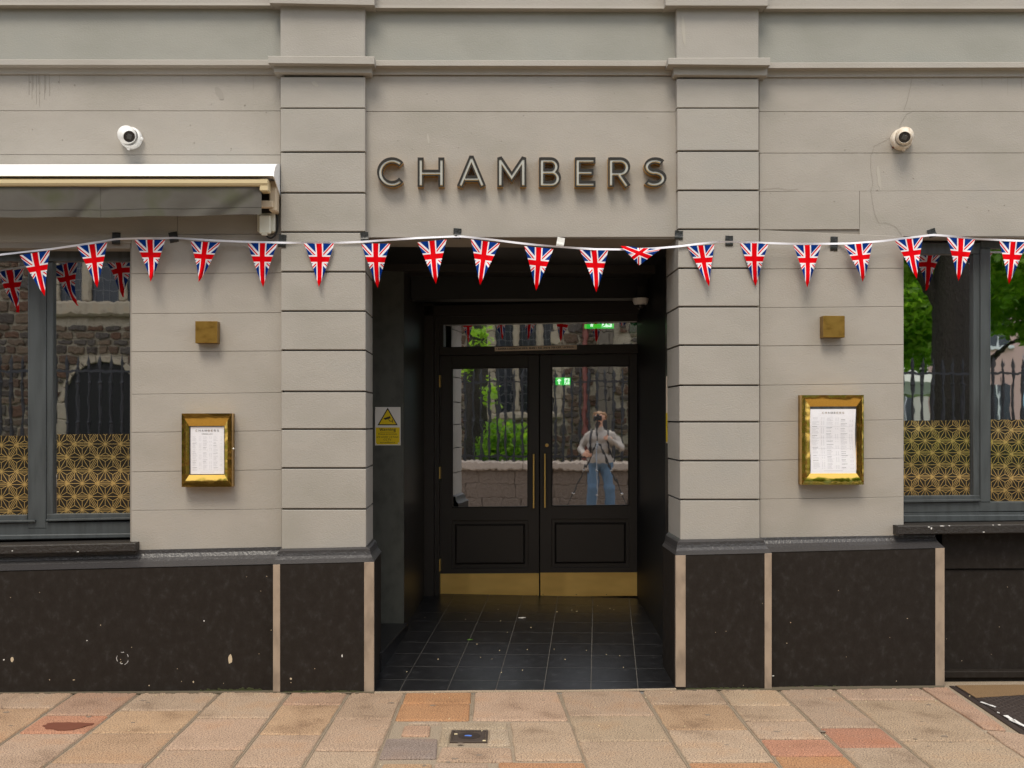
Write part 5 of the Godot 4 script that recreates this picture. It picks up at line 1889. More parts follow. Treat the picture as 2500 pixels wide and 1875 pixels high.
# ---------------------------------------------------------------- bunting
const RIB := [[-200, 660], [-60, 632], [0, 621.8], [60, 615], [121, 608.5], [187, 599], [240, 591], [284, 583.5], [340, 582], [400, 581.8], [425, 580.5], [460, 583], [520, 587], [600, 590.3], [690, 592.5], [760, 592.7], [830, 592.4], [890, 590], [950, 585.5], [1020, 581], [1108, 577.3], [1126, 577], [1200, 585], [1260, 592.5], [1300, 597], [1370, 603], [1450, 608.3], [1530, 609], [1600, 606.3], [1656, 601.5], [1700, 596], [1747, 591], [1780, 590.4], [1850, 592.5], [1926, 595], [2036, 595], [2078, 594], [2154, 588.6], [2199, 582.6], [2252, 576.5], [2275, 573.5], [2305, 575], [2381, 583], [2457, 586.7], [2500, 588], [2600, 590], [2750, 598]]

func rib_y(px: float) -> float:
	for i in RIB.size() - 1:
		if px <= RIB[i + 1][0]:
			return lerpf(RIB[i][1], RIB[i + 1][1], (px - RIB[i][0]) / (RIB[i + 1][0] - RIB[i][0]))
	return 590.0

func rib_w(px: float) -> float:
	for k in [[284, -0.15], [424, -0.15], [2036, -0.15], [1116, -0.15]]:
		if absf(px - k[0]) < 70:
			return lerpf(k[1], -0.088, smoothstep(0.0, 70.0, absf(px - k[0])))
	return -0.088

func build_bunting() -> void:
	var b := fp(1275, 600, -0.088)
	var bu := fthing("bunting", "string of union flag pennants on a white ribbon taped across the front", "bunting", b)
	var g: Array = [[], [], []]
	var uv: Array = [[], [], []]
	var px := -200.0
	var i := 0
	var pts: Array[Vector3] = []
	var tops: Array[Vector3] = []
	while px < 2750.0:
		var y := (rib_y(px - 6) + rib_y(px) + rib_y(px + 6)) / 3.0
		var w := rib_w(px)
		var tw := 0.9 * (sin(px * 0.031) + sin(px * 0.0123 + 1.0)) * 0.5
		var h := 2.45
		for r in 3:
			var f := (r - 1.0)
			var p := fp(px, y + f * h * cos(tw * 0.6), w + f * 0.006 * sin(tw)) - b
			g[r].append(p)
			uv[r].append(Vector2.ZERO)
		px += 9.0
	var rb := MB.new()
	rb.sheet(g, uv)
	part("ribbon", rb, M.ribbon_white, bu)
	var fl := [[48, 623, 122, 611, 109.6, 724], [187, 601, 262, 592, 237.5, 703.5], [328.5, 585, 403.7, 585.5, 367.6, 688], [465.7, 588.5, 537.9, 592.7, 485, 689], [604.6, 592.8, 677.9, 594, 642.5, 701.6], [741.7, 594, 815.7, 594.6, 778.5, 701.6], [881.8, 594, 953, 595, 922.3, 703.5], [1019, 591.5, 1090.5, 584.5, 1064.4, 693.7], [1149.4, 584, 1221, 594, 1172, 697], [1279.6, 600.5, 1351, 608, 1309, 710], [1415, 609.4, 1484.7, 611.5, 1455.8, 714],
		[1677, 601, 1744.3, 597, 1731.4, 699.7], [1807, 593, 1877, 594.6, 1845, 699], [1936.5, 598, 2005, 598, 1970.6, 702.4], [2060.6, 598, 2131, 591.6, 2106, 688], [2184.8, 586.7, 2253.6, 578.4, 2238.4, 680.8], [2311.3, 579, 2380.8, 585, 2339.8, 686.5], [2439.3, 588, 2508, 591, 2463, 694.8], [-92, 640, -22, 629, -48, 742]]
	var flut := [0.3, 0.1, 1.0, 0.9, 0.2, 0.1, 0.25, 0.2, 0.35, 0.15, 0.1, 0.3, 0.1, 0.1, 0.6, 0.3, 0.1, 0.1, 0.2]
	for k in fl.size():
		var s: Array = fl[k]
		var n := 14
		var ph := rng.randf_range(0, TAU)
		var fg: Array = []
		var fu: Array = []
		var wa := rib_w((s[0] + s[2]) / 2.0) + 0.003
		for r in n + 1:
			var f := float(r) / n
			var row: Array[Vector3] = []
			var ru: Array[Vector2] = []
			for c in n + 1:
				var x := float(c) / n
				var lx := lerpf(lerpf(s[0], s[2], x), s[4], f)
				var ly := lerpf(lerpf(s[1], s[3], x), s[5], f)
				var out := 0.018 * f + 0.012 * sin(x * PI * 2.2 + ph + f * 2.0) * (1.0 - f * 0.6) + 0.016 * f * sin(f * 5.0 + ph * 1.7) + 0.0055 * sin((x + f * 0.6) * 10.0 + ph)
				out += flut[k] * 0.035 * f * f * sin(x * PI + 0.5)
				if flut[k] > 0.5:
					lx += 6.0 * f * f * (1.0 - f) * 3.0
				else:
					lx += 2.2 * sin(ph) * sin(f * PI) + 1.2 * sin(f * 7.0 + ph) * f * (1.0 - f)
				var wv := wa + out
				if wv < -0.095:
					wv = -0.095
				row.append(fp(lx, ly, wv) - b)
				ru.append(Vector2(lerpf(x, 0.5, f), f))
			fg.append(row)
			fu.append(ru)
		var mb := MB.new()
		mb.sheet(fg, fu)
		part("pennant", mb, M.flag_print, bu)
	# the pennant blown up and folded over the ribbon: tip to the left, corner down
	var A := Vector2(1612.5, 608.7)
	var Bc := Vector2(1560.5, 647.8)
	var T := Vector2(1514.7, 600)
	var fg2: Array = []
	var fu2: Array = []
	for r in 13:
		var f := r / 12.0
		var row: Array[Vector3] = []
		var ru: Array[Vector2] = []
		for c in 13:
			var x := c / 12.0
			var p := Bc.lerp(A, x).lerp(T, f)
			if p.y < 606.0 and f < 0.6:
				p.y = lerpf(p.y, 606.0, 0.6)
			row.append(fp(p.x, p.y, -0.088 + 0.02 + 0.012 * sin(f * 3.0 + x * 2.0)) - b)
			ru.append(Vector2(lerpf(x, 0.5, f), f))
		fg2.append(row)
		fu2.append(ru)
	var mb2 := MB.new()
	mb2.sheet(fg2, fu2)
	part("folded_pennant", mb2, M.flag_print, bu, "pennant blown up and folded over the ribbon at the right of the entrance")
	# tape
	var tapes := [[274, 568, 294, 597, 0.03, -0.156, "black tape square on the dark window head beside the third pennant"], [413.5, 566.5, 434.5, 592, -0.2, -0.156, "tilted black tape square left of the fourth pennant"], [680, 573, 698.5, 604, 0.06, -0.096, "shiny black tape on the left edge of the left pilaster"], [880.5, 567, 900, 590.5, -0.1, -0.096, "black tape at the right edge of the left pilaster"], [1107, 557.5, 1126, 583, 0.06, -0.156, "crumpled black tape at the top of the arc over the entrance"], [1647, 563, 1667, 585.5, 0.05, -0.096, "black tape on the left edge of the right pilaster"], [1770.5, 575.5, 1789.5, 601, 0.02, -0.096, "neat black tape square on the right pilaster face"], [2027, 577.5, 2045, 612.5, 0.04, -0.156, "long black tape strip on the right wall"], [2264.5, 559, 2285.5, 580, -0.3, -0.156, "slanted black tape above the right window"]]
	for s in tapes:
		tape(s, "black_tape")
	tape([1359, 580.5, 1377.5, 602, 0.18, -0.15, "square of white tape hanging over the entrance"], "white_tape")

func tape(s: Array, m: String) -> void:
	var c := fp((s[0] + s[2]) / 2.0, (s[1] + s[3]) / 2.0, s[5])
	var w: float = (s[2] - s[0]) / F * (EYE.z - s[5])
	var h: float = (s[3] - s[1]) / F * (EYE.z - s[5])
	var g: Array = []
	var uv: Array = []
	for r in 9:
		var row: Array[Vector3] = []
		var ru: Array[Vector2] = []
		for k in 7:
			var x := (k / 6.0 - 0.5) * w
			var y := (0.5 - r / 8.0) * h
			var z := 0.0012 + 0.006 * exp(-pow((y + h * 0.28) / (h * 0.14), 2)) + rng.randf_range(-0.0012, 0.0012)
			if m == "white_tape":
				z += 0.01
			row.append(Vector3(x, y, maxf(z, 0.0006)) + Vector3(rng.randf_range(-1, 1), rng.randf_range(-1, 1), 0) * 0.0008)
			ru.append(Vector2(k / 6.0, r / 8.0))
		g.append(row)
		uv.append(ru)
	var mb := MB.new()
	mb.sheet(g, uv)
	var at := fac * Transform3D(Basis(Vector3(0, 0, 1), -s[4]), c)
	var o := part("tape_square" if m == "black_tape" else "white_tag", mb, M[m], self)
	o.transform = at
	tag(o, s[6], "tape", "squares of tape holding the bunting" if m == "black_tape" else "")


func build_small() -> void:
	# water cover
	var c := [gp(1103.4, 1782.4), gp(1098.5, 1810.8), gp(1189, 1810.8), gp(1191.5, 1782.4)]
	var cen: Vector3 = (c[0] + c[1] + c[2] + c[3]) / 4.0
	var wc := thing("water_cover", "small square cast iron water cover with a dab of blue paint set in the paving", "cover", Transform3D(Basis(), cen))
	var hx: float = (c[3].x - c[0].x) * 0.5
	var hz: float = (c[1].z - c[0].z) * 0.5
	var fr := MB.new()
	for s in [[-hx, -hz, hx, -hz + 0.012], [-hx, hz - 0.012, hx, hz], [-hx, -hz + 0.012, -hx + 0.012, hz - 0.012], [hx - 0.012, -hz + 0.012, hx, hz - 0.012]]:
		fr.box(Vector3(s[0], -0.02, s[1]), Vector3(s[2], 0.001, s[3]), 0.001)
	part("frame", fr, M.cast_iron, wc)
	var lid := MB.new()
	lid.box(Vector3(-hx + 0.015, -0.02, -hz + 0.015), Vector3(hx - 0.015, -0.002, hz - 0.015))
	part("lid", lid, M.cast_iron, wc)
	var lat := MB.new()
	for k in range(-14, 15):
		var o := k * 0.017
		for sgn in [-1.0, 1.0]:
			var a := Vector3(o - hz * sgn, 0, -hz + 0.018)
			var e := Vector3(o + hz * sgn, 0, hz - 0.018)
			var lim := hx - 0.018
			if maxf(absf(a.x), absf(e.x)) > lim:
				var t0 := 0.0
				var t1 := 1.0
				var dx := e.x - a.x
				for bnd in [-lim, lim]:
					var t: float = (bnd - a.x) / dx
					if (bnd < 0) == (dx > 0):
						t0 = maxf(t0, t)
					else:
						t1 = minf(t1, t)
				if t0 >= t1:
					continue
				var a2 := a.lerp(e, t0)
				e = a.lerp(e, t1)
				a = a2
			lat.tube([a + Vector3(0, -0.002, 0), e + Vector3(0, -0.002, 0)], 0.0022, 4, false)
	part("lattice", lat, M.cast_iron, wc)
	var ring := MB.new()
	ring.lathe([Vector2(0.062, -0.003), Vector2(0.062, 0.0008), Vector2(0.056, 0.0008), Vector2(0.0, -0.0005)], Transform3D(), 24)
	part("centre_boss", ring, M.rusty_plate, wc)
	var dab := MB.new()
	dab.prism([Vector3(-0.025, 0.0018, 0.006), Vector3(0.012, 0.0018, 0.012), Vector3(0.014, 0.0018, -0.006), Vector3(-0.006, 0.0018, -0.012), Vector3(-0.026, 0.0018, -0.006)], Vector3.UP, 0.0015)
	part("paint_dab", dab, M.blue_paint, wc)
	var tx := MB.new()
	var rg := RandomNumberGenerator.new()
	rg.seed = 4
	for k in 8:                   # worn raised letters: no longer legible
		var x := -0.045 + k * 0.013
		tx.box(Vector3(x, -0.002, -hz + 0.02), Vector3(x + 0.004 + rg.randf() * 0.004, 0.0012, -hz + 0.03))
	part("worn_lettering", tx, M.rusty_plate, wc)
	for s in [[-hx * 0.83, -hz * 0.3], [hx * 0.75, hz * 0.82]]:
		var ch := MB.new()
		ch.box(Vector3(s[0], 0.0, s[1]), Vector3(s[0] + 0.018, 0.004, s[1] + 0.014), 0.001)
		part("key_slot_grit", ch, M.petal, wc)
	# cellar hatch of chequer plate at the right
	var h0 := gp(2320, 1677)
	var hatch := thing("cellar_hatch", "rusty chequer plate cellar hatch in the pavement at the right with peeling white paint", "hatch", Transform3D(Basis(), h0))
	var p1 := gp(2318, 1674.0) - h0
	var p2 := gp(2530, 1815) - h0
	var p3 := gp(2900, 1815) - h0
	var p4 := gp(2900, 1668.0) - h0
	var edge := MB.new()
	edge.prism([p1, p2, p2 + Vector3(0.045, 0, 0), p1 + Vector3(0.03, 0, 0)], Vector3.UP, 0.03, 0.001)
	edge.xf = Transform3D(Basis(), Vector3(0, 0.006, 0))
	part("steel_edge", edge, M.rusty_plate, hatch)
	var plate := MB.new()
	plate.prism([p1 + Vector3(0.036, 0, 0), p2 + Vector3(0.052, 0, 0), p3, p4], Vector3.UP, 0.03)
	plate.xf = Transform3D()
	part("chequer_plate", plate, M.rusty_plate, hatch)
	var lug := MB.new()
	var zz := 0.16
	while zz < 0.80:
		var xx := 0.0
		var row := int(zz / 0.027)
		while xx < 1.5:
			var sx := lerpf(p1.x, p2.x, clampf((zz - p1.z) / (p2.z - p1.z), 0, 1)) + 0.065
			if xx > sx:
				var d := Vector3(0.011, 0, 0.0045 if (int(xx / 0.03) + row) % 2 else -0.0045)
				var cc := Vector3(xx, 0.0005, zz)
				lug.tube([cc - d, cc + d], 0.0028, 4, false)
			xx += 0.03
		zz += 0.027
	var lo := part("raised_lug", lug, M.rusty_plate, hatch)
	lo.set_meta("kind", "stuff")
	var dust := MB.new()
	dust.prism([p1 + Vector3(0.04, 0.003, 0.0), Vector3(lerpf(p1.x, p2.x, 0.25) + 0.05, 0.003, lerpf(p1.z, p2.z, 0.25)), Vector3(0.55, 0.003, 0.17), Vector3(1.0, 0.003, 0.19), p4 + Vector3(0, 0.003, 0)], Vector3.UP, 0.002)
	part("rust_dust", dust, M.rust_dust, hatch)
	var peel := MB.new()
	for s in [[2455, 1746, 2480, 1762, 5], [2395, 1713, 2430, 1725, 3], [2470, 1756, 2505, 1774, 7], [2435, 1738, 2440, 1740, 2]]:
		for k in 3:
			var a := gp(lerpf(s[0], s[2], k / 3.0), lerpf(s[1], s[3], k / 3.0), 0.010) - h0
			var e := gp(lerpf(s[0], s[2], (k + 1) / 3.0), lerpf(s[1], s[3], (k + 1) / 3.0), 0.010) - h0
			var n: Vector3 = (e - a).cross(Vector3.UP).normalized() * 0.0022 * s[4] * rng.randf_range(0.6, 1.3)
			peel.prism([a - n, a + n, e + n * 0.8, e - n * 0.7], Vector3.UP, 0.004)
	part("peeling_paint", peel, M.chip_white, hatch)
	# litter on the porch floor
	var lf := ramp(1150, 1562.5, 0.006)
	var leaf := MB.new()
	for k in 5:
		var a := TAU * k / 5.0
		leaf.sheet([[Vector3(0, 0, 0), Vector3(cos(a) * 0.012, 0.003, sin(a) * 0.012)], [Vector3(cos(a + 0.6) * 0.018, 0.004, sin(a + 0.6) * 0.016), Vector3(cos(a + 0.3) * 0.03, 0.001 + 0.004 * (k % 2), sin(a + 0.3) * 0.022)]], [[Vector2.ZERO, Vector2.ZERO], [Vector2.ZERO, Vector2.ZERO]])
	leaf.tube([Vector3(-0.03, 0.005, -0.004), Vector3(0, 0.002, 0)], 0.0012, 5)
	var lo2 := part("fallen_leaf", leaf, M.leaf_litter, self)
	lo2.position = lf
	tag(lo2, "green fallen leaf on the black porch tiles", "leaf")
	var sc := MB.new()
	sc.prism([Vector3(-0.03, 0.006, 0.004), Vector3(0.0, 0.004, 0.012), Vector3(0.032, 0.007, 0.0), Vector3(0.012, 0.009, -0.012), Vector3(-0.02, 0.005, -0.007)], Vector3.UP, 0.003)
	var so := part("paper_scrap", sc, M.chip_white, self)
	so.position = ramp(1274, 1509.5, 0.002)
	tag(so, "torn scrap of white paper on the porch floor near the doors", "paper")
	var pet := MB.new()
	for k in 32:
		var px := rng.randf_range(930, 1640)
		var py := rng.randf_range(1470, 1682)
		var p := ramp(px, py, 0.002)
		var zmin := -0.0 if p.z > -0.01 else p.z
		if absf(p.x - 0.05) > 0.85 or p.z > -0.02 or p.z < -2.3:
			continue
		var s := rng.randf_range(0.0022, 0.006) * (1.3 if k % 9 == 0 else 0.8)
		pet.prism([p + Vector3(-s, 0, s * 0.5), p + Vector3(s * 0.7, 0, s), p + Vector3(s, 0.002, -s * 0.6), p + Vector3(-s * 0.4, 0.001, -s)], Vector3.UP, 0.002)
	for k in 60:
		var px := rng.randf_range(0, 2400)
		var p := gp(px, rng.randf_range(1690, 1705) if k % 3 else rng.randf_range(1700, 1870), 0.004)
		var s := rng.randf_range(0.0018, 0.0045)
		pet.prism([p + Vector3(-s, 0, s * 0.5), p + Vector3(s * 0.7, 0, s), p + Vector3(s, 0.002, -s * 0.6), p + Vector3(-s * 0.4, 0.001, -s)], Vector3.UP, 0.002)
	var pe := part("fallen_petals", pet, M.petal, self)
	tag(pe, "scattered fallen petals and crumbs on the porch floor and pavement", "petals", "", "stuff")


# ---------------------------------------------------------------- across the street: what the glass mirrors
func unit_stone(r: RandomNumberGenerator) -> ArrayMesh:      # a rough stone in a 1 x 1 face, looking along +z
	var mb := MB.new()
	var pts: Array = []
	for k in [[-0.5, -0.5], [-0.1, -0.5], [0.5, -0.5], [0.5, 0.05], [0.5, 0.5], [0.1, 0.5], [-0.5, 0.5], [-0.5, 0.1]]:
		var corner := absf(k[0]) == 0.5 and absf(k[1]) == 0.5
		var s := r.randf_range(0.84, 0.95) if corner else r.randf_range(0.93, 1.0)
		pts.append(Vector3(k[0] * s, k[1] * s, 0.5 + r.randf_range(-0.12, 0.12) * 0.0))
	mb.prism(pts, Vector3(0, 0, 1), 1.0, 0.07)
	return mb.mesh()

func build_street() -> void:
	var r := RandomNumberGenerator.new()
	r.seed = 77
	# low granite wall with coping
	var lw := thing("low_wall", "low granite wall with a pale rounded coping, seen only as a reflection across the street", "wall")
	var k := 0
	var x := -12.0
	while x < 13.0:
		var w := r.randf_range(1.15, 1.5)
		var c := MB.new()
		c.box(Vector3(x + 0.004, 0.745, 8.30), Vector3(x + w - 0.004, 0.905, 8.86), 0.025)
		part("coping_stone", c, M.coping_granite, lw)
		x += w
	for row in 3:
		x = -12.0 + row * 0.3
		while x < 13.0:
			var w := r.randf_range(0.6, 1.0)
			var c := MB.new()
			c.box(Vector3(x + 0.004, -0.05 + row * 0.265, 8.375 + r.randf_range(0, 0.008)), Vector3(x + w - 0.004, 0.212 + row * 0.265, 8.8), 0.01)
			part("wall_block", c, M.grey_granite, lw)
			x += w
	# iron railings on it
	var fe := thing("iron_railings", "black iron railings with spear heads standing on the low granite wall", "railings")
	var bm := MB.new()
	bm.tube([Vector3(0, 0.9, 0), Vector3(0, 2.44, 0)], 0.023, 7, false)
	for y in [1.66, 2.24]:
		bm.lathe([Vector2(0.017, y - 0.03), Vector2(0.028, y - 0.015), Vector2(0.028, y + 0.015), Vector2(0.017, y + 0.03)], Transform3D(), 8)
	bm.lathe([Vector2(0.017, 2.43), Vector2(0.030, 2.455), Vector2(0.018, 2.48), Vector2(0.032, 2.53), Vector2(0.0, 2.66)], Transform3D(), 8)
	var bmesh := bm.mesh()
	x = -11.5
	while x < 12.5:
		var o := part("railing_bar", bmesh, M.railing_black, fe)
		o.position = Vector3(x, 0, 8.60)
		x += 0.158
	for y in [1.0, 2.41]:
		var rb := MB.new()
		rb.box(Vector3(-11.6, y - 0.018, 8.58), Vector3(12.6, y + 0.018, 8.62))
		part("rail", rb, M.railing_black, fe)
	# churchyard grass
	var gr := MB.new()
	gr.quad(Vector3(-30, 0.35, 8.8), Vector3(-30, 0.35, 60), Vector3(30, 0.35, 60), Vector3(30, 0.35, 8.8))
	var go := part("churchyard_grass", gr, M.leaf_mid, self)
	tag(go, "green churchyard lawn behind the railings", "grass", "", "stuff")
	church(r)
	trees(r)
	houses(r)

func church(r: RandomNumberGenerator) -> void:
	var ch := thing("stone_church", "rubble stone church with mullioned windows across the street", "church")
	var core := MB.new()
	var Z := 12.0
	core.box(Vector3(-16, -0.1, Z + 0.055), Vector3(3.2, 5.5, Z + 9))
	part("wall", core, M.lime_mortar, ch)
	var wall: Node = ch.get_child(0)
	var roof := MB.new()
	roof.prism([Vector3(3.4, 5.4, Z - 0.25), Vector3(-16.2, 5.4, Z - 0.25), Vector3(-16.2, 7.6, Z + 4.5), Vector3(3.4, 7.6, Z + 4.5)], Vector3(0, 0.907, -0.42), 0.12)
	roof.prism([Vector3(-16.2, 5.4, Z + 9.25), Vector3(3.4, 5.4, Z + 9.25), Vector3(3.4, 7.6, Z + 4.5), Vector3(-16.2, 7.6, Z + 4.5)], Vector3(0, 0.907, 0.42), 0.12)
	part("roof", roof, M.roof_slate, ch)
	var stones: Array = []
	for i in 7:
		stones.append(unit_stone(r))
	var tints: Array = []
	for c in [Color(0.15, 0.09, 0.055), Color(0.185, 0.125, 0.08), Color(0.105, 0.08, 0.062), Color(0.22, 0.15, 0.095), Color(0.13, 0.105, 0.085), Color(0.17, 0.088, 0.05)]:
		var m: StandardMaterial3D = M.rubble.duplicate()
		m.vertex_color_use_as_albedo = false
		m.albedo_color = Color(c.r, c.g, c.b).linear_to_srgb()
		tints.append(m)
	var holes := [[-7.45, 3.45, -5.3, 5.2], [-7.25, 0.0, -5.75, 2.35], [-2.85, 1.66, -1.16, 5.2], [-0.37, 0.0, -0.02, 7.0]]
	var rest: Array = []
	for i in 6:
		rest.append(MB.new())
	var y := 0.3
	var count := 0
	while y < 5.3:
		var h := r.randf_range(0.10, 0.24)
		var x := -15.8
		while x < 3.1:
			var w := r.randf_range(0.12, 0.40) * (1.0 if h > 0.13 else 0.85)
			var hh := h
			var split := h > 0.19 and r.randf() < 0.4
			for s in (2 if split else 1):
				var sy := y + (h * 0.5 * s if split else 0.0)
				var sh := h * 0.5 if split else hh
				var cx := x + w / 2
				var cy := sy + sh / 2
				var skip := false
				for o in holes:
					if cx + w * 0.4 > o[0] and cx - w * 0.4 < o[2] and cy + sh * 0.3 > o[1] and cy - sh * 0.3 < o[3]:
						skip = true
				if pow(cx + 6.5, 2) / 0.68 + pow(cy - 2.0, 2) / 0.85 < 1.0 and cy > 1.0:
					skip = true
				if skip:
					continue
				var tr := Transform3D(Basis(Vector3(0, 1, 0), PI + r.randf_range(-0.05, 0.05)).scaled_local(Vector3(w - r.randf_range(0.02, 0.05), sh - r.randf_range(0.02, 0.04), 0.14)), Vector3(cx, cy, Z + 0.06 + r.randf_range(-0.02, 0.012)))
				var seen_here := cy < 4.7 and ((cx > -8.6 and cx < -5.6) or (cx > -1.3 and cx < 0.6) or (cx > -3.3 and cx < -2.4)) and sh > 0.09
				var v := r.randi_range(0, 6)
				var tn := r.randi_range(0, 5)
				if seen_here and count < 298:
					var o := part("stone", stones[v], tints[tn], wall)
					o.transform = tr
					count += 1
				else:
					var src: Array = stones[v].surface_get_arrays(0)
					var mb: MB = rest[tn]
					var vv: PackedVector3Array = src[Mesh.ARRAY_VERTEX]
					var nn: PackedVector3Array = src[Mesh.ARRAY_NORMAL]
					var nb := tr.basis.inverse().transposed()
					for i in vv.size():
						mb.v.append(tr * vv[i])
						mb.n.append((nb * nn[i]).normalized())
						mb.t.append(Vector2.ZERO)
						mb.c.append(Color.WHITE)
			x += w
		y += h
	for i in 6:
		var o := part("rubble_masonry", rest[i], tints[i], ch)
		o.set_meta("kind", "stuff")
	# windows: leaded glass between pale mullions
	for wn in [[-7.3, -5.45, 3.52, 4.95, 0.26, [-6.78, -6.15]], [-2.7, -1.30, 1.68, 4.95, 0.17, [-2.18, -1.65]]]:
		var win := Node3D.new()
		win.name = numbered(ch, "church_window")
		ch.add_child(win)
		var g := MB.new()
		g.box(Vector3(wn[0], wn[2] + wn[4], Z + 0.03), Vector3(wn[1], wn[3], Z + 0.05))
		part("leaded_glass", g, M.lead_glass, win)
		var ld := MB.new()
		var yy: float = wn[2] + wn[4]
		while yy < wn[3]:
			ld.box(Vector3(wn[0], yy, Z + 0.022), Vector3(wn[1], yy + 0.012, Z + 0.03))
			yy += 0.2
		var xx: float = wn[0]
		while xx < wn[1]:
			ld.box(Vector3(xx, wn[2] + wn[4], Z + 0.02), Vector3(xx + 0.010, wn[3], Z + 0.028))
			xx += 0.13
		part("lead_cames", ld, M.lead, win)
		var sl := MB.new()
		sl.box(Vector3(wn[0] - 0.14, wn[2], Z - 0.12), Vector3(wn[1] + 0.14, wn[2] + wn[4], Z + 0.06), 0.04)
		part("sill", sl, M.freestone, win)
		for mx in wn[5]:
			var mu := MB.new()
			mu.box(Vector3(mx - 0.075, wn[2] + wn[4], Z - 0.06), Vector3(mx + 0.075, wn[3], Z + 0.05), 0.035)
			part("mullion", mu, M.freestone, win)
		for s in [[wn[0] - 0.14, wn[0] + 0.05], [wn[1] - 0.05, wn[1] + 0.14]]:
			var yb: float = wn[2] + wn[4]
			var alt := 0
			while yb < wn[3]:
				var jb := MB.new()
				jb.box(Vector3(s[0] - 0.05 * (alt % 2), yb + 0.004, Z - 0.04), Vector3(s[1] + 0.0 * alt, yb + 0.296, Z + 0.06), 0.015)
				part("jamb_stone", jb, M.freestone, win)
				yb += 0.3
				alt += 1
		var hd := MB.new()
		hd.box(Vector3(wn[0] - 0.14, wn[3], Z - 0.05), Vector3(wn[1] + 0.14, wn[3] + 0.3, Z + 0.06), 0.03)
		part("window_head", hd, M.freestone, win)
	# arched doorway
	var dr := Node3D.new()
	dr.name = "arched_doorway"
	ch.add_child(dr)
	var n := 9
	for i in n:
		var a0 := PI * i / n
		var a1 := PI * (i + 1) / n
		var mb := MB.new()
		var P := func(rad: float, a: float) -> Vector3: return Vector3(-6.5 - cos(a) * rad * 0.78, 2.0 + sin(a) * rad * 0.84, Z - 0.03)
		mb.prism([P.call(0.98, a0 + 0.01), P.call(0.98, a1 - 0.01), P.call(0.86, a1 - 0.01), P.call(0.86, a0 + 0.01)].map(func(p): return p), Vector3(0, 0, -1), 0.1, 0.01)
		part("arch_stone", mb, M.freestone, dr)
	var dk := MB.new()
	dk.box(Vector3(-7.16, 0.2, Z + 0.02), Vector3(-5.84, 2.0, Z + 0.05))
	var fan: Array = []
	for i in 13:
		var a := PI * i / 12.0
		fan.append(Vector3(-6.5 - cos(a) * 0.67, 2.0 + sin(a) * 0.72, Z + 0.02))
	dk.prism(fan, Vector3(0, 0, -1), 0.03)
	part("dark_door", dk, M.room_dark, dr)
	for s in [-7.22, -5.78]:
		for i in 6:
			var mb := MB.new()
			mb.box(Vector3(s - 0.08, 0.3 + i * 0.28, Z - 0.03), Vector3(s + 0.08, 0.575 + i * 0.28, Z + 0.05), 0.012)
			part("jamb_stone", mb, M.freestone, dr)
	# ashlar buttress and red drainpipe
	var bt := Node3D.new()
	bt.name = "buttress"
	ch.add_child(bt)
	for i in 17:
		var mb := MB.new()
		mb.box(Vector3(-0.35, 0.3 + i * 0.3, Z - 0.34), Vector3(-0.19 if i % 2 else -0.10, 0.594 + i * 0.3, Z + 0.06), 0.012)
		mb.box(Vector3(-0.185 if i % 2 else -0.095, 0.3 + i * 0.3, Z - 0.34), Vector3(-0.03, 0.594 + i * 0.3, Z + 0.06), 0.012)
		part("ashlar_block", mb, M.ashlar, bt)
	var dp_ := MB.new()
	dp_.tube([Vector3(-0.64, 0.3, Z - 0.09), Vector3(-0.64, 5.35, Z - 0.09)], 0.055, 10)
	for i in 3:
		dp_.tube([Vector3(-0.64, 1.4 + i * 1.7, Z - 0.09), Vector3(-0.64, 1.5 + i * 1.7, Z - 0.09)], 0.07, 10)
	part("drainpipe", dp_, M.drain_red, ch)


func leaf_mesh() -> ArrayMesh:
	var mb := MB.new()
	for t in [[Vector3(0, 0, 0), 0.0], [Vector3(0.3, 0.12, 0.25), 1.2], [Vector3(-0.32, -0.1, 0.2), 2.6], [Vector3(0.05, 0.05, -0.35), 4.0]]:
		var b := Basis(Vector3(0.3, 1, 0.1).normalized(), t[1]) * Basis(Vector3.RIGHT, 0.5)
		var o: Vector3 = t[0]
		var a := o + b * Vector3(0, 0, -0.24)
		var c := o + b * Vector3(0, 0, 0.28)
		var l := o + b * Vector3(-0.17, 0.05, 0.0)
		var q := o + b * Vector3(0.17, 0.05, 0.0)
		mb.tri(a, l, c)
		mb.tri(a, c, q)
	return mb.mesh()

func foliage(parent: Node, called: String, clumps: Array, count: int, size: float, m: String, r: RandomNumberGenerator, mesh_: Mesh) -> void:   # clumps: [centre, radii]
	var mm := MultiMesh.new()
	mm.transform_format = MultiMesh.TRANSFORM_3D
	mm.mesh = mesh_
	mm.instance_count = count
	var tot := 0.0
	for c in clumps:
		tot += pow(c[1].x * c[1].y * c[1].z, 0.667)
	var i := 0
	for ci in clumps.size():
		var c: Array = clumps[ci]
		var n := int(count * pow(c[1].x * c[1].y * c[1].z, 0.667) / tot) if ci < clumps.size() - 1 else count - i
		for k in n:
			if i >= count:
				break
			var d := Vector3(r.randfn(), r.randfn(), r.randfn()).normalized() * pow(r.randf(), 0.42)
			var p: Vector3 = c[0] + d * c[1]
			var s := size * r.randf_range(0.6, 1.3)
			mm.set_instance_transform(i, Transform3D(Basis.from_euler(Vector3(r.randf_range(-0.7, 0.7), r.randf() * TAU, r.randf_range(-0.7, 0.7))).scaled(Vector3(s, s, s)), p))
			i += 1
	var o := MultiMeshInstance3D.new()
	o.name = numbered(parent, called)
	o.multimesh = mm
	o.material_override = M[m]
	parent.add_child(o)
	o.set_meta("kind", "stuff")

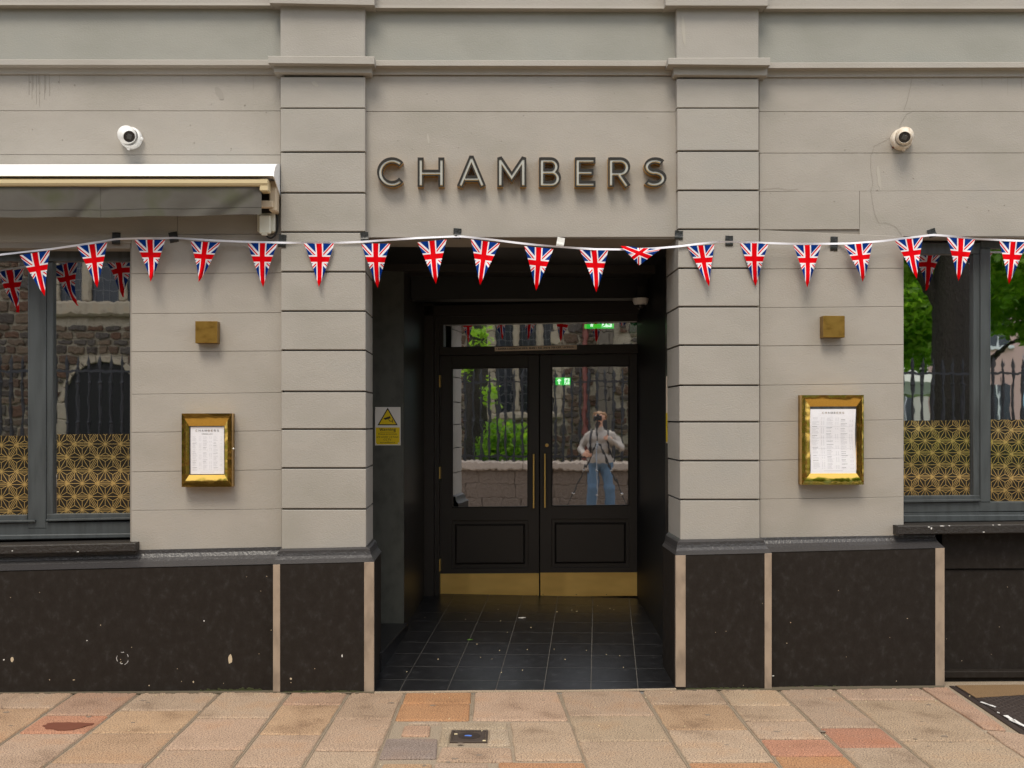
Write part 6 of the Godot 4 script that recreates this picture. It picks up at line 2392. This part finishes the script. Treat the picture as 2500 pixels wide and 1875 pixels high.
func trees(r: RandomNumberGenerator) -> void:
	var lf := leaf_mesh()
	var spec := [
		[Vector3(8.05, 0.3, 10.2), 0.40, 0.36, 6.5, "broad dark trunked tree mirrored in the right window", [[Vector3(6.9, 5.2, 11.0), Vector3(1.7, 1.3, 1.5)], [Vector3(9.9, 5.2, 11.6), Vector3(1.6, 1.3, 1.6)]], 5200],
		[Vector3(-2.7, 0.3, 9.75), 0.24, 0.2, 6.0, "ivy clad tree beside the church mirrored in the left door", [[Vector3(-3.0, 5.9, 10.2), Vector3(1.2, 0.9, 1.0)]], 700],
		[Vector3(11.0, 0.3, 15.5), 0.2, 0.14, 5.0, "bright leaved tree deep in the churchyard", [[Vector3(9.4, 4.3, 14.8), Vector3(1.5, 1.6, 1.4)], [Vector3(11.6, 4.9, 15.0), Vector3(1.8, 1.5, 1.6)], [Vector3(12.6, 3.9, 14.2), Vector3(1.2, 1.0, 1.1)], [Vector3(8.2, 5.4, 15.2), Vector3(1.7, 1.4, 1.3)], [Vector3(9.0, 3.6, 13.6), Vector3(1.0, 0.9, 0.9)], [Vector3(13.8, 6.0, 16.0), Vector3(2.2, 2.0, 1.6)]], 14000],
	]
	for s in spec:
		var t := thing("tree", s[4], "tree", Transform3D(Basis(), s[0]), "trees in the churchyard")
		var tk := MB.new()
		var pts: Array = []
		var rad: Array = []
		for i in 9:
			var f := i / 8.0
			pts.append(Vector3(sin(f * 3.0) * 0.06, f * s[3], cos(f * 2.3) * 0.05))
			rad.append(lerpf(s[1] * (1.25 if i == 0 else 1.0), s[2] * 0.85, f))
		tk.tube(pts, rad, 14)
		part("trunk", tk, M.bark, t)
		for c in s[5]:
			var br := MB.new()
			var e: Vector3 = c[0] - s[0]
			var st := Vector3(0, minf(s[3] * 0.7, e.y * 0.62), 0)
			br.tube(smooth_path([st, st.lerp(e, 0.4) + Vector3(0, 0.25, 0), e], 4), [s[2] * 0.6, s[2] * 0.5, s[2] * 0.45, s[2] * 0.4, s[2] * 0.3, s[2] * 0.25, s[2] * 0.2, s[2] * 0.15, s[2] * 0.1], 7)
			part("limb", br, M.bark, t)
		var loc: Array = []
		for c in s[5]:
			loc.append([c[0] - s[0], c[1]])
		foliage(t, "crown", loc, int(s[6] * 0.45), 0.30, "leaf_bright", r, lf)
		foliage(t, "crown", loc, int(s[6] * 0.40), 0.30, "leaf_mid", r, lf)
		foliage(t, "crown", loc, int(s[6] * 0.15), 0.30, "leaf_dark", r, lf)
	var ivy := thing("ivy", "sprays of young leaves on the churchyard tree trunk", "ivy")
	foliage(ivy, "leaves", [[Vector3(-2.45, 3.4, 9.4), Vector3(0.2, 0.35, 0.15)], [Vector3(-2.3, 2.2, 9.4), Vector3(0.15, 0.3, 0.15)], [Vector3(-2.75, 2.7, 9.45), Vector3(0.15, 0.2, 0.1)], [Vector3(-2.85, 3.9, 9.45), Vector3(0.4, 0.3, 0.1)]], 70, 0.24, "leaf_bright", r, lf)
	for s in [[Vector3(-2.0, 1.0, 9.3), Vector3(0.62, 0.72, 0.4), 700, "bright green bush behind the railings left of the photographer"], [Vector3(7.2, 0.95, 9.35), Vector3(1.6, 0.6, 0.4), 1100, "low green hedge behind the railings at the right"], [Vector3(9.6, 0.95, 9.6), Vector3(1.2, 0.65, 0.5), 800, "second low hedge farther along the railings"]]:
		var b := thing("bush", s[3], "bush", Transform3D(Basis(), Vector3(s[0].x, 0.35, s[0].z)), "bushes behind the railings")
		var loc := [[Vector3(0, s[0].y - 0.35, 0), s[1]]]
		foliage(b, "leaves", loc, int(s[2] * 0.4), 0.17, "leaf_bright", r, lf)
		foliage(b, "leaves", loc, int(s[2] * 0.3), 0.2, "leaf_mid", r, lf)
		foliage(b, "leaves", loc, int(s[2] * 0.35), 0.2, "leaf_dark", r, lf)
		var st := MB.new()
		for i in 5:
			st.tube([Vector3(r.randf_range(-0.1, 0.1), 0, 0), Vector3(r.randf_range(-0.4, 0.4), s[0].y - 0.2, 0)], 0.012, 5)
		part("stem", st, M.bark, b)

func houses(r: RandomNumberGenerator) -> void:
	var spec := [[12.6, 3.6, 9.5, "house_cream", "cream rendered terrace house far across the churchyard"], [16.2, 3.4, 10.0, "house_pink", "pink terrace house far across the churchyard"], [19.6, 3.6, 9.6, "house_blue", "pale blue terrace house far across the churchyard"], [23.2, 4.0, 10.2, "house_pink", "last pink house at the far end of the terrace"], [8.6, 4.0, 9.0, "house_blue", "first pale blue house beside the church end"]]
	for s in spec:
		var h := thing("terrace_house", s[4], "house", Transform3D(Basis(), Vector3(s[0], 0.3, 29.0)), "terrace houses across the churchyard")
		var w := MB.new()
		w.box(Vector3(0, 0, 0), Vector3(s[1] - 0.02, s[2], 6))
		part("wall", w, M[s[3]], h)
		var rf := MB.new()
		rf.box(Vector3(-0.1, s[2], -0.2), Vector3(s[1], s[2] + 0.3, 6.2))
		part("roof", rf, M.roof_slate, h)
		for fl in 3:
			for k in 2:
				var wx: float = s[1] * (0.28 + 0.44 * k)
				var wy := 1.0 + fl * 2.9
				var win := MB.new()
				win.box(Vector3(wx - 0.42, wy, -0.03), Vector3(wx + 0.42, wy + 1.6, 0.05))
				var wo := part("window", win, M.house_glass, h)
				var sl := MB.new()
				sl.box(Vector3(wx - 0.55, wy - 0.1, -0.12), Vector3(wx + 0.55, wy, 0.04))
				sl.box(Vector3(wx - 0.03, wy, -0.05), Vector3(wx + 0.03, wy + 1.6, -0.031))
				part("frame", sl, M.tent_white, wo)
	var tn := thing("market_tent", "white canopy tent standing beyond the tree in the churchyard", "tent", Transform3D(Basis(), Vector3(9.4, 0.35, 18.0)))
	var can := MB.new()
	var ap := Vector3(0, 3.0, 0)
	var c4 := [Vector3(-1.9, 2.2, -1.5), Vector3(1.9, 2.2, -1.5), Vector3(1.9, 2.2, 1.5), Vector3(-1.9, 2.2, 1.5)]
	for i in 4:
		var a: Vector3 = c4[(i + 1) % 4]
		var b: Vector3 = c4[i]
		can.tri(a, b, ap)
		can.quad(b - Vector3(0, 0.3, 0), a - Vector3(0, 0.3, 0), a, b)
	part("canopy", can, M.tent_white, tn)
	for c in c4:
		var p := MB.new()
		p.tube([Vector3(c.x * 0.97, 0, c.z * 0.97), Vector3(c.x * 0.97, 2.2, c.z * 0.97)], 0.03, 6)
		part("pole", p, M.steel, tn)


# ---------------------------------------------------------------- the photographer, mirrored in the right door
func sdf(mb: MB, bones: Array, cell: float, k: float, cols: Array) -> void:     # bones [a, b, ra, rb, colour]; smooth union meshed as surface nets
	var lo := Vector3.INF
	var hi := -Vector3.INF
	for b in bones:
		var r := maxf(b[2], b[3]) + k + cell * 2
		lo = lo.min(b[0] - Vector3.ONE * r).min(b[1] - Vector3.ONE * r)
		hi = hi.max(b[0] + Vector3.ONE * r).max(b[1] + Vector3.ONE * r)
	var nx := int((hi.x - lo.x) / cell) + 2
	var ny := int((hi.y - lo.y) / cell) + 2
	var nz := int((hi.z - lo.z) / cell) + 2
	var g := PackedFloat32Array()
	g.resize(nx * ny * nz)
	g.fill(1.0)
	var best := PackedFloat32Array()
	best.resize(nx * ny * nz)
	best.fill(10.0)
	var who := PackedByteArray()
	who.resize(nx * ny * nz)
	for b in bones:
		var A: Vector3 = b[0]
		var B: Vector3 = b[1]
		var ra: float = b[2]
		var rb: float = b[3]
		var m := maxf(ra, rb) + k + cell * 2
		var l := ((A.min(B) - Vector3.ONE * m - lo) / cell)
		var h := ((A.max(B) + Vector3.ONE * m - lo) / cell)
		var ab := B - A
		var L2 := maxf(ab.length_squared(), 1e-9)
		var x0 := maxi(0, int(l.x)); var x1 := mini(nx - 1, int(h.x) + 1)
		var y0 := maxi(0, int(l.y)); var y1 := mini(ny - 1, int(h.y) + 1)
		var z0 := maxi(0, int(l.z)); var z1 := mini(nz - 1, int(h.z) + 1)
		for z in range(z0, z1 + 1):
			for y in range(y0, y1 + 1):
				var row := (z * ny + y) * nx
				for x in range(x0, x1 + 1):
					var p := lo + Vector3(x, y, z) * cell
					var t := clampf((p - A).dot(ab) / L2, 0.0, 1.0)
					var d := (p - A - ab * t).length() - lerpf(ra, rb, t)
					var i := row + x
					if d < best[i]:
						best[i] = d
						who[i] = b[4]
					var o := g[i]
					var hh := clampf(0.5 + 0.5 * (o - d) / k, 0.0, 1.0)
					g[i] = lerpf(o, d, hh) - k * hh * (1.0 - hh)
	var idx := {}
	var vs := PackedVector3Array()
	var ns := PackedVector3Array()
	var cs := PackedColorArray()
	var sx := 1
	var sy := nx
	var sz := nx * ny
	var offs := [0, sx, sy, sx + sy, sz, sx + sz, sy + sz, sx + sy + sz]
	var edges := [[0, 1], [2, 3], [4, 5], [6, 7], [0, 2], [1, 3], [4, 6], [5, 7], [0, 4], [1, 5], [2, 6], [3, 7]]
	for z in nz - 1:
		for y in ny - 1:
			for x in nx - 1:
				var i := (z * ny + y) * nx + x
				var v0 := g[i]
				if absf(v0) > cell * 2.0:
					continue
				var inside := 0
				for o in offs:
					if g[i + o] < 0.0:
						inside += 1
				if inside == 0 or inside == 8:
					continue
				var s := Vector3.ZERO
				var n := 0
				for e in edges:
					var a := g[i + offs[e[0]]]
					var b := g[i + offs[e[1]]]
					if (a < 0.0) != (b < 0.0):
						var t := a / (a - b)
						var pa := Vector3(e[0] & 1, (e[0] >> 1) & 1, (e[0] >> 2) & 1)
						var pb := Vector3(e[1] & 1, (e[1] >> 1) & 1, (e[1] >> 2) & 1)
						s += pa.lerp(pb, t)
						n += 1
				s /= n
				idx[i] = vs.size()
				vs.append(lo + (Vector3(x, y, z) + s) * cell)
				ns.append(Vector3(g[i + sx] + g[i + sx + sy] + g[i + sx + sz] + g[i + sx + sy + sz] - g[i] - g[i + sy] - g[i + sz] - g[i + sy + sz],
					g[i + sy] + g[i + sx + sy] + g[i + sy + sz] + g[i + sx + sy + sz] - g[i] - g[i + sx] - g[i + sz] - g[i + sx + sz],
					g[i + sz] + g[i + sx + sz] + g[i + sy + sz] + g[i + sx + sy + sz] - g[i] - g[i + sx] - g[i + sy] - g[i + sx + sy]).normalized())
				cs.append(cols[who[i]])
	for i in idx:
		for ax in [[sx, sy, sz], [sy, sz, sx], [sz, sx, sy]]:
			var a := g[i]
			var b := g[i + ax[0]]
			if (a < 0.0) == (b < 0.0):
				continue
			var i1: int = i - ax[1]
			var i2: int = i - ax[1] - ax[2]
			var i3: int = i - ax[2]
			if not (idx.has(i1) and idx.has(i2) and idx.has(i3)):
				continue
			var q := [idx[i], idx[i1], idx[i2], idx[i3]]
			if a > 0.0:
				q.reverse()
			for t in [[0, 1, 2], [0, 2, 3]]:
				for j in [0, 2, 1]:
					var w: int = q[t[j]]
					mb.v.append(vs[w])
					mb.n.append(ns[w])
					mb.c.append(cs[w])
					mb.t.append(Vector2.ZERO)

func build_person() -> void:
	var base := Vector3(0.02, GROUND, 7.42)
	var ps := thing("person", "person in a pale grey jacket and blue jeans, photographing the doors over a tripod", "person", Transform3D(Basis.from_scale(Vector3(1.1, 1.0, 1.1)), base))
	var skin := Color(0.50, 0.27, 0.18)
	var jac := Color(0.34, 0.30, 0.26)
	var jean := Color(0.085, 0.14, 0.205)
	var shoe := Color(0.06, 0.05, 0.045)
	var cols := [skin, jac, jean, shoe]
	var V := func(x: float, y: float, z: float) -> Vector3: return Vector3(x, y, z)
	var mb := MB.new()
	mb.use_col = true
	var B: Array = []
	var sh := 1.50
	# legs (facing -z)
	for s in [-1.0, 1.0]:
		var hip := Vector3(0.095 * s, 0.93, 0.02)
		var knee := Vector3((0.115 if s < 0 else 0.15) * s, 0.50, -0.02)
		var ank := Vector3((0.13 if s < 0 else 0.165) * s, 0.09, 0.02)
		B.append([hip, knee, 0.099, 0.076, 2])
		B.append([knee + Vector3(0, 0.01, -0.012), ank + Vector3(0.01 * s, 0.0, 0.0), 0.074, 0.078, 2])
		B.append([ank + Vector3(0, -0.035, 0.04), ank + Vector3(0.012 * s, -0.055, -0.15), 0.045, 0.036, 3])
	B.append([V.call(-0.07, 0.96, 0.02), V.call(0.07, 0.96, 0.02), 0.125, 0.125, 2])
	# jacket
	B.append([V.call(-0.065, 1.02, 0.02), V.call(0.065, 1.02, 0.02), 0.145, 0.145, 1])
	B.append([V.call(-0.075, 1.22, 0.01), V.call(0.075, 1.22, 0.01), 0.135, 0.135, 1])
	B.append([V.call(-0.10, 1.38, 0.0), V.call(0.10, 1.38, 0.0), 0.12, 0.12, 1])
	B.append([V.call(-0.15, 1.455, 0.0), V.call(0.15, 1.455, 0.0), 0.068, 0.068, 1])
	B.append([V.call(0, 1.45, 0.0), V.call(0, 1.54, -0.015), 0.085, 0.066, 1])
	B.append([V.call(0, 1.53, -0.01), V.call(0, 1.62, -0.03), 0.056, 0.056, 0])
	# arms: his left (-x) low, his right (+x) folded to the chest
	var lw := V.call(-0.235, 1.115, -0.205) as Vector3
	var rw := V.call(0.155, 1.385, -0.205) as Vector3
	B.append([V.call(-0.195, 1.45, 0.0), V.call(-0.315, 1.19, 0.05), 0.066, 0.054, 1])
	B.append([V.call(-0.315, 1.19, 0.05), lw, 0.052, 0.038, 1])
	B.append([V.call(0.195, 1.45, 0.0), V.call(0.345, 1.21, 0.0), 0.066, 0.056, 1])
	B.append([V.call(0.345, 1.21, 0.0), rw, 0.054, 0.038, 1])
	sdf(mb, B, 0.016, 0.035, cols)
	# hands, each on a finer grid
	for h in [[lw, Vector3(0.55, -0.12, -0.82), Vector3(0.1, 0.95, 0.1)], [rw, Vector3(-0.80, 0.20, -0.50), Vector3(0.2, 0.9, 0.3)]]:
		var w: Vector3 = h[0]
		var f: Vector3 = h[1].normalized()
		var u: Vector3 = (h[2] - f * h[2].dot(f)).normalized()
		var o := f.cross(u)                     # across the palm's thickness
		var H: Array = [[w - f * 0.04, w + f * 0.02, 0.03, 0.026, 0], [w + f * 0.03 + u * 0.018, w + f * 0.085 + u * 0.026, 0.018, 0.015, 0], [w + f * 0.03 - u * 0.016, w + f * 0.08 - u * 0.024, 0.018, 0.015, 0], [w + f * 0.03, w + f * 0.085, 0.018, 0.016, 0]]
		for k in 4:
			var b0 := w + f * (0.088 - 0.004 * absf(k - 1.3)) + u * (0.030 - 0.0195 * k)
			var len: float = [0.034, 0.038, 0.036, 0.028][k]
			var b1 := b0 + (f * 0.75 + o * 0.55).normalized() * len
			var b2 := b1 + (f * -0.05 + o * 1.0).normalized() * len * 0.8
			H.append([b0, b1, 0.0095, 0.0088, 0])
			H.append([b1, b2, 0.0088, 0.0078, 0])
		var t0 := w + f * 0.03 + u * 0.034
		var t1 := t0 + (f * 0.7 + u * 0.6 + o * 0.35).normalized() * 0.035
		H.append([t0, t1, 0.013, 0.0105, 0])
		H.append([t1, t1 + (f * 0.8 + o * 0.6).normalized() * 0.03, 0.0105, 0.0085, 0])
		sdf(mb, H, 0.0045, 0.008, cols)
	# head
	var c := Vector3(-0.005, 1.735, -0.03)
	var Hd: Array = [[c + Vector3(0, 0.025, 0.02), c + Vector3(0, 0.03, -0.01), 0.088, 0.086, 0], [c + Vector3(0, -0.045, -0.02), c + Vector3(0, -0.085, -0.045), 0.062, 0.040, 0], [c + Vector3(0, -0.02, -0.06), c + Vector3(0, -0.03, -0.055), 0.045, 0.045, 0],
		[c + Vector3(0, 0.01, -0.093), c + Vector3(0, -0.028, -0.112), 0.010, 0.015, 0], [c + Vector3(-0.022, -0.062, -0.083), c + Vector3(0.022, -0.062, -0.083), 0.009, 0.009, 0], [c + Vector3(-0.042, 0.022, -0.078), c + Vector3(0.042, 0.022, -0.078), 0.011, 0.011, 0],
		[c + Vector3(-0.088, 0.012, 0.012), c + Vector3(-0.091, -0.028, 0.006), 0.012, 0.009, 0], [c + Vector3(0.088, 0.012, 0.012), c + Vector3(0.091, -0.028, 0.006), 0.012, 0.009, 0], [c + Vector3(0, -0.06, 0.02), c + Vector3(0, -0.15, 0.015), 0.056, 0.056, 0]]
	sdf(mb, Hd, 0.006, 0.018, cols)
	part("body", mb, M.figure, ps)
	var eye := MB.new()
	for s in [-1.0, 1.0]:
		eye.ball(Transform3D(Basis(), c + Vector3(0.032 * s, 0.004, -0.085)), Vector3(0.011, 0.008, 0.010), 10, 6)
	part("eye", eye, M.lens_grey, ps)
	var hm := MB.new()
	var hb: Array = []
	var r := RandomNumberGenerator.new()
	r.seed = 9
	for i in 120:
		var a := r.randf() * TAU
		var e := r.randf_range(0.0, 1.5)
		var d := Vector3(cos(a) * cos(e), sin(e), sin(a) * cos(e))
		if d.z < -0.25 and d.y < 0.62:
			continue
		var p := c + Vector3(0, 0.03, 0.012) + d * 0.093
		hb.append([p, p + (d * 0.3 + Vector3(0, -0.8, 0) + Vector3(r.randf() - 0.5, 0, r.randf() - 0.5)) * 0.05, 0.023, 0.010, 0])
	sdf(hm, hb, 0.007, 0.012, cols)
	part("hair", hm, M.hair, ps)
	var st := MB.new()
	for s in [-1.0, 1.0]:
		st.tube(smooth_path([Vector3(0.125 * s, 1.32, 0.13), Vector3(0.125 * s, 1.50, 0.06), Vector3(0.128 * s, 1.52, -0.02), Vector3(0.135 * s, 1.42, -0.115), Vector3(0.15 * s, 1.22, -0.125), Vector3(0.19 * s, 1.05, -0.02)], 4), 0.019, 6)
	part("backpack_strap", st, M.strap, ps)
	var pk := MB.new()
	pk.box(Vector3(-0.15, 1.02, 0.13), Vector3(0.15, 1.48, 0.29), 0.05)
	part("backpack", pk, M.strap, ps)
	# camera on its tripod, just behind the point the picture is taken from
	var tb := Vector3(0.0, GROUND, 7.14)
	var tp := thing("camera_tripod", "black camera on a three legged tripod with bright clamps, in front of the photographer", "tripod", Transform3D(Basis(), tb))
	var cy := EYE.y - GROUND
	var cm := MB.new()
	cm.box(Vector3(-0.08, cy - 0.055, -0.03), Vector3(0.08, cy + 0.05, 0.035), 0.012)
	cm.box(Vector3(-0.03, cy + 0.045, -0.03), Vector3(0.03, cy + 0.075, 0.04), 0.012)
	part("camera_body", cm, M.rubber, tp)
	var ln := MB.new()
	ln.lathe([Vector2(0.036, 0.0), Vector2(0.038, 0.02), Vector2(0.038, 0.085), Vector2(0.041, 0.10), Vector2(0.041, 0.115), Vector2(0.035, 0.115), Vector2(0.033, 0.105), Vector2(0.0, 0.10)], Transform3D(Basis(Vector3.RIGHT, -PI / 2), Vector3(0, cy, -0.03)), 24)
	part("camera_lens", ln, M.rubber, tp)
	var hd := MB.new()
	hd.ball(Transform3D(Basis(), Vector3(0, cy - 0.085, 0)), Vector3(0.026, 0.026, 0.026), 14, 8)
	hd.tube([Vector3(0, cy - 0.06, 0), Vector3(0, cy - 0.05, 0)], 0.03, 12)
	hd.tube([Vector3(0, cy - 0.18, 0), Vector3(0, cy - 0.10, 0)], 0.024, 12)
	hd.tube([Vector3(0.02, cy - 0.09, 0), Vector3(0.06, cy - 0.12, 0.02)], 0.008, 8)
	part("tripod_head", hd, M.rubber, tp)
	var cc := MB.new()
	cc.tube([Vector3(0, 1.16, 0), Vector3(0, cy - 0.17, 0)], 0.014, 10)
	part("centre_column", cc, M.rubber, tp)
	var sp := MB.new()
	sp.tube([Vector3(0, 1.26, 0), Vector3(0, 1.34, 0)], [0.03, 0.026], 12)
	part("shoulder", sp, M.steel, tp)
	for e in [[Vector3(0.02, 0, -0.62), "steel"], [Vector3(-0.62, 0, 0.10), "rubber"], [Vector3(0.60, 0, 0.10), "rubber"]]:
		var top := Vector3(e[0].x * 0.05, 1.30, e[0].z * 0.05)
		var l := MB.new()
		l.tube([top, top.lerp(e[0], 0.36)], 0.016, 10)
		l.tube([top.lerp(e[0], 0.36), top.lerp(e[0], 0.68)], 0.0125, 10)
		l.tube([top.lerp(e[0], 0.68), e[0] + Vector3(0, 0.0, 0)], 0.0095, 10)
		part("leg", l, M.rubber if e[1] == "rubber" else M.tripod_grey, tp)
		var cl := MB.new()
		for f in [0.36, 0.68]:
			var p: Vector3 = top.lerp(e[0], f)
			cl.box(p - Vector3(0.024, 0.014, 0.02), p + Vector3(0.024, 0.014, 0.02), 0.004)
		part("leg_clamp", cl, M.steel, tp)


# ---------------------------------------------------------------- scene
func _ready() -> void:
	var cam := Camera3D.new()
	cam.name = "camera"
	cam.position = EYE
	cam.keep_aspect = Camera3D.KEEP_HEIGHT
	var near := 0.05
	cam.set_frustum(near * 1875.0 / F, Vector2(0, 82.5 / F * near), near, 600.0)
	cam.current = true
	add_child(cam)
	var env := Environment.new()
	var sky := Sky.new()
	var sm := ProceduralSkyMaterial.new()
	sm.sky_top_color = Color(0.89, 0.905, 0.94)
	sm.sky_horizon_color = Color(0.80, 0.83, 0.87)
	sm.sky_curve = 0.2
	sm.ground_horizon_color = Color(0.55, 0.53, 0.5)
	sm.ground_bottom_color = Color(0.3, 0.28, 0.26)
	sm.sun_angle_max = 0.0
	sky.sky_material = sm
	env.background_mode = Environment.BG_SKY
	env.sky = sky
	env.background_energy_multiplier = 1.0
	env.tonemap_mode = Environment.TONE_MAPPER_LINEAR
	env.tonemap_exposure = 1.82
	env.sdfgi_enabled = true
	env.ssao_enabled = true
	env.ssil_enabled = true
	var we := WorldEnvironment.new()
	we.name = "world_environment"
	we.environment = env
	add_child(we)
	var sun := DirectionalLight3D.new()
	sun.name = "sun"
	sun.light_energy = 0.48
	sun.light_color = Color(1.0, 0.965, 0.91)
	sun.light_angular_distance = 24.0
	sun.shadow_enabled = true
	sun.rotation_degrees = Vector3(-57, -13, 0)
	add_child(sun)

	rng.seed = 1234
	var n := Vector3(0.03, 0, 1).normalized()
	fac = Transform3D(Basis(Vector3(n.z, 0, -n.x), Vector3.UP, n), Vector3.ZERO)
	var nd := Vector3(-0.078, 0, 1).normalized()
	dor = Transform3D(Basis(Vector3(nd.z, 0, -nd.x), Vector3.UP, nd), Vector3(0.2486, 0, EYE.z - 9.41))
	materials()
	build_front()
	build_windows()
	build_porch()
	build_ground()
	build_street()
	build_sign()
	build_awning()
	build_cameras()
	build_boxes()
	build_signs()
	build_bunting()
	build_small()
	build_person()
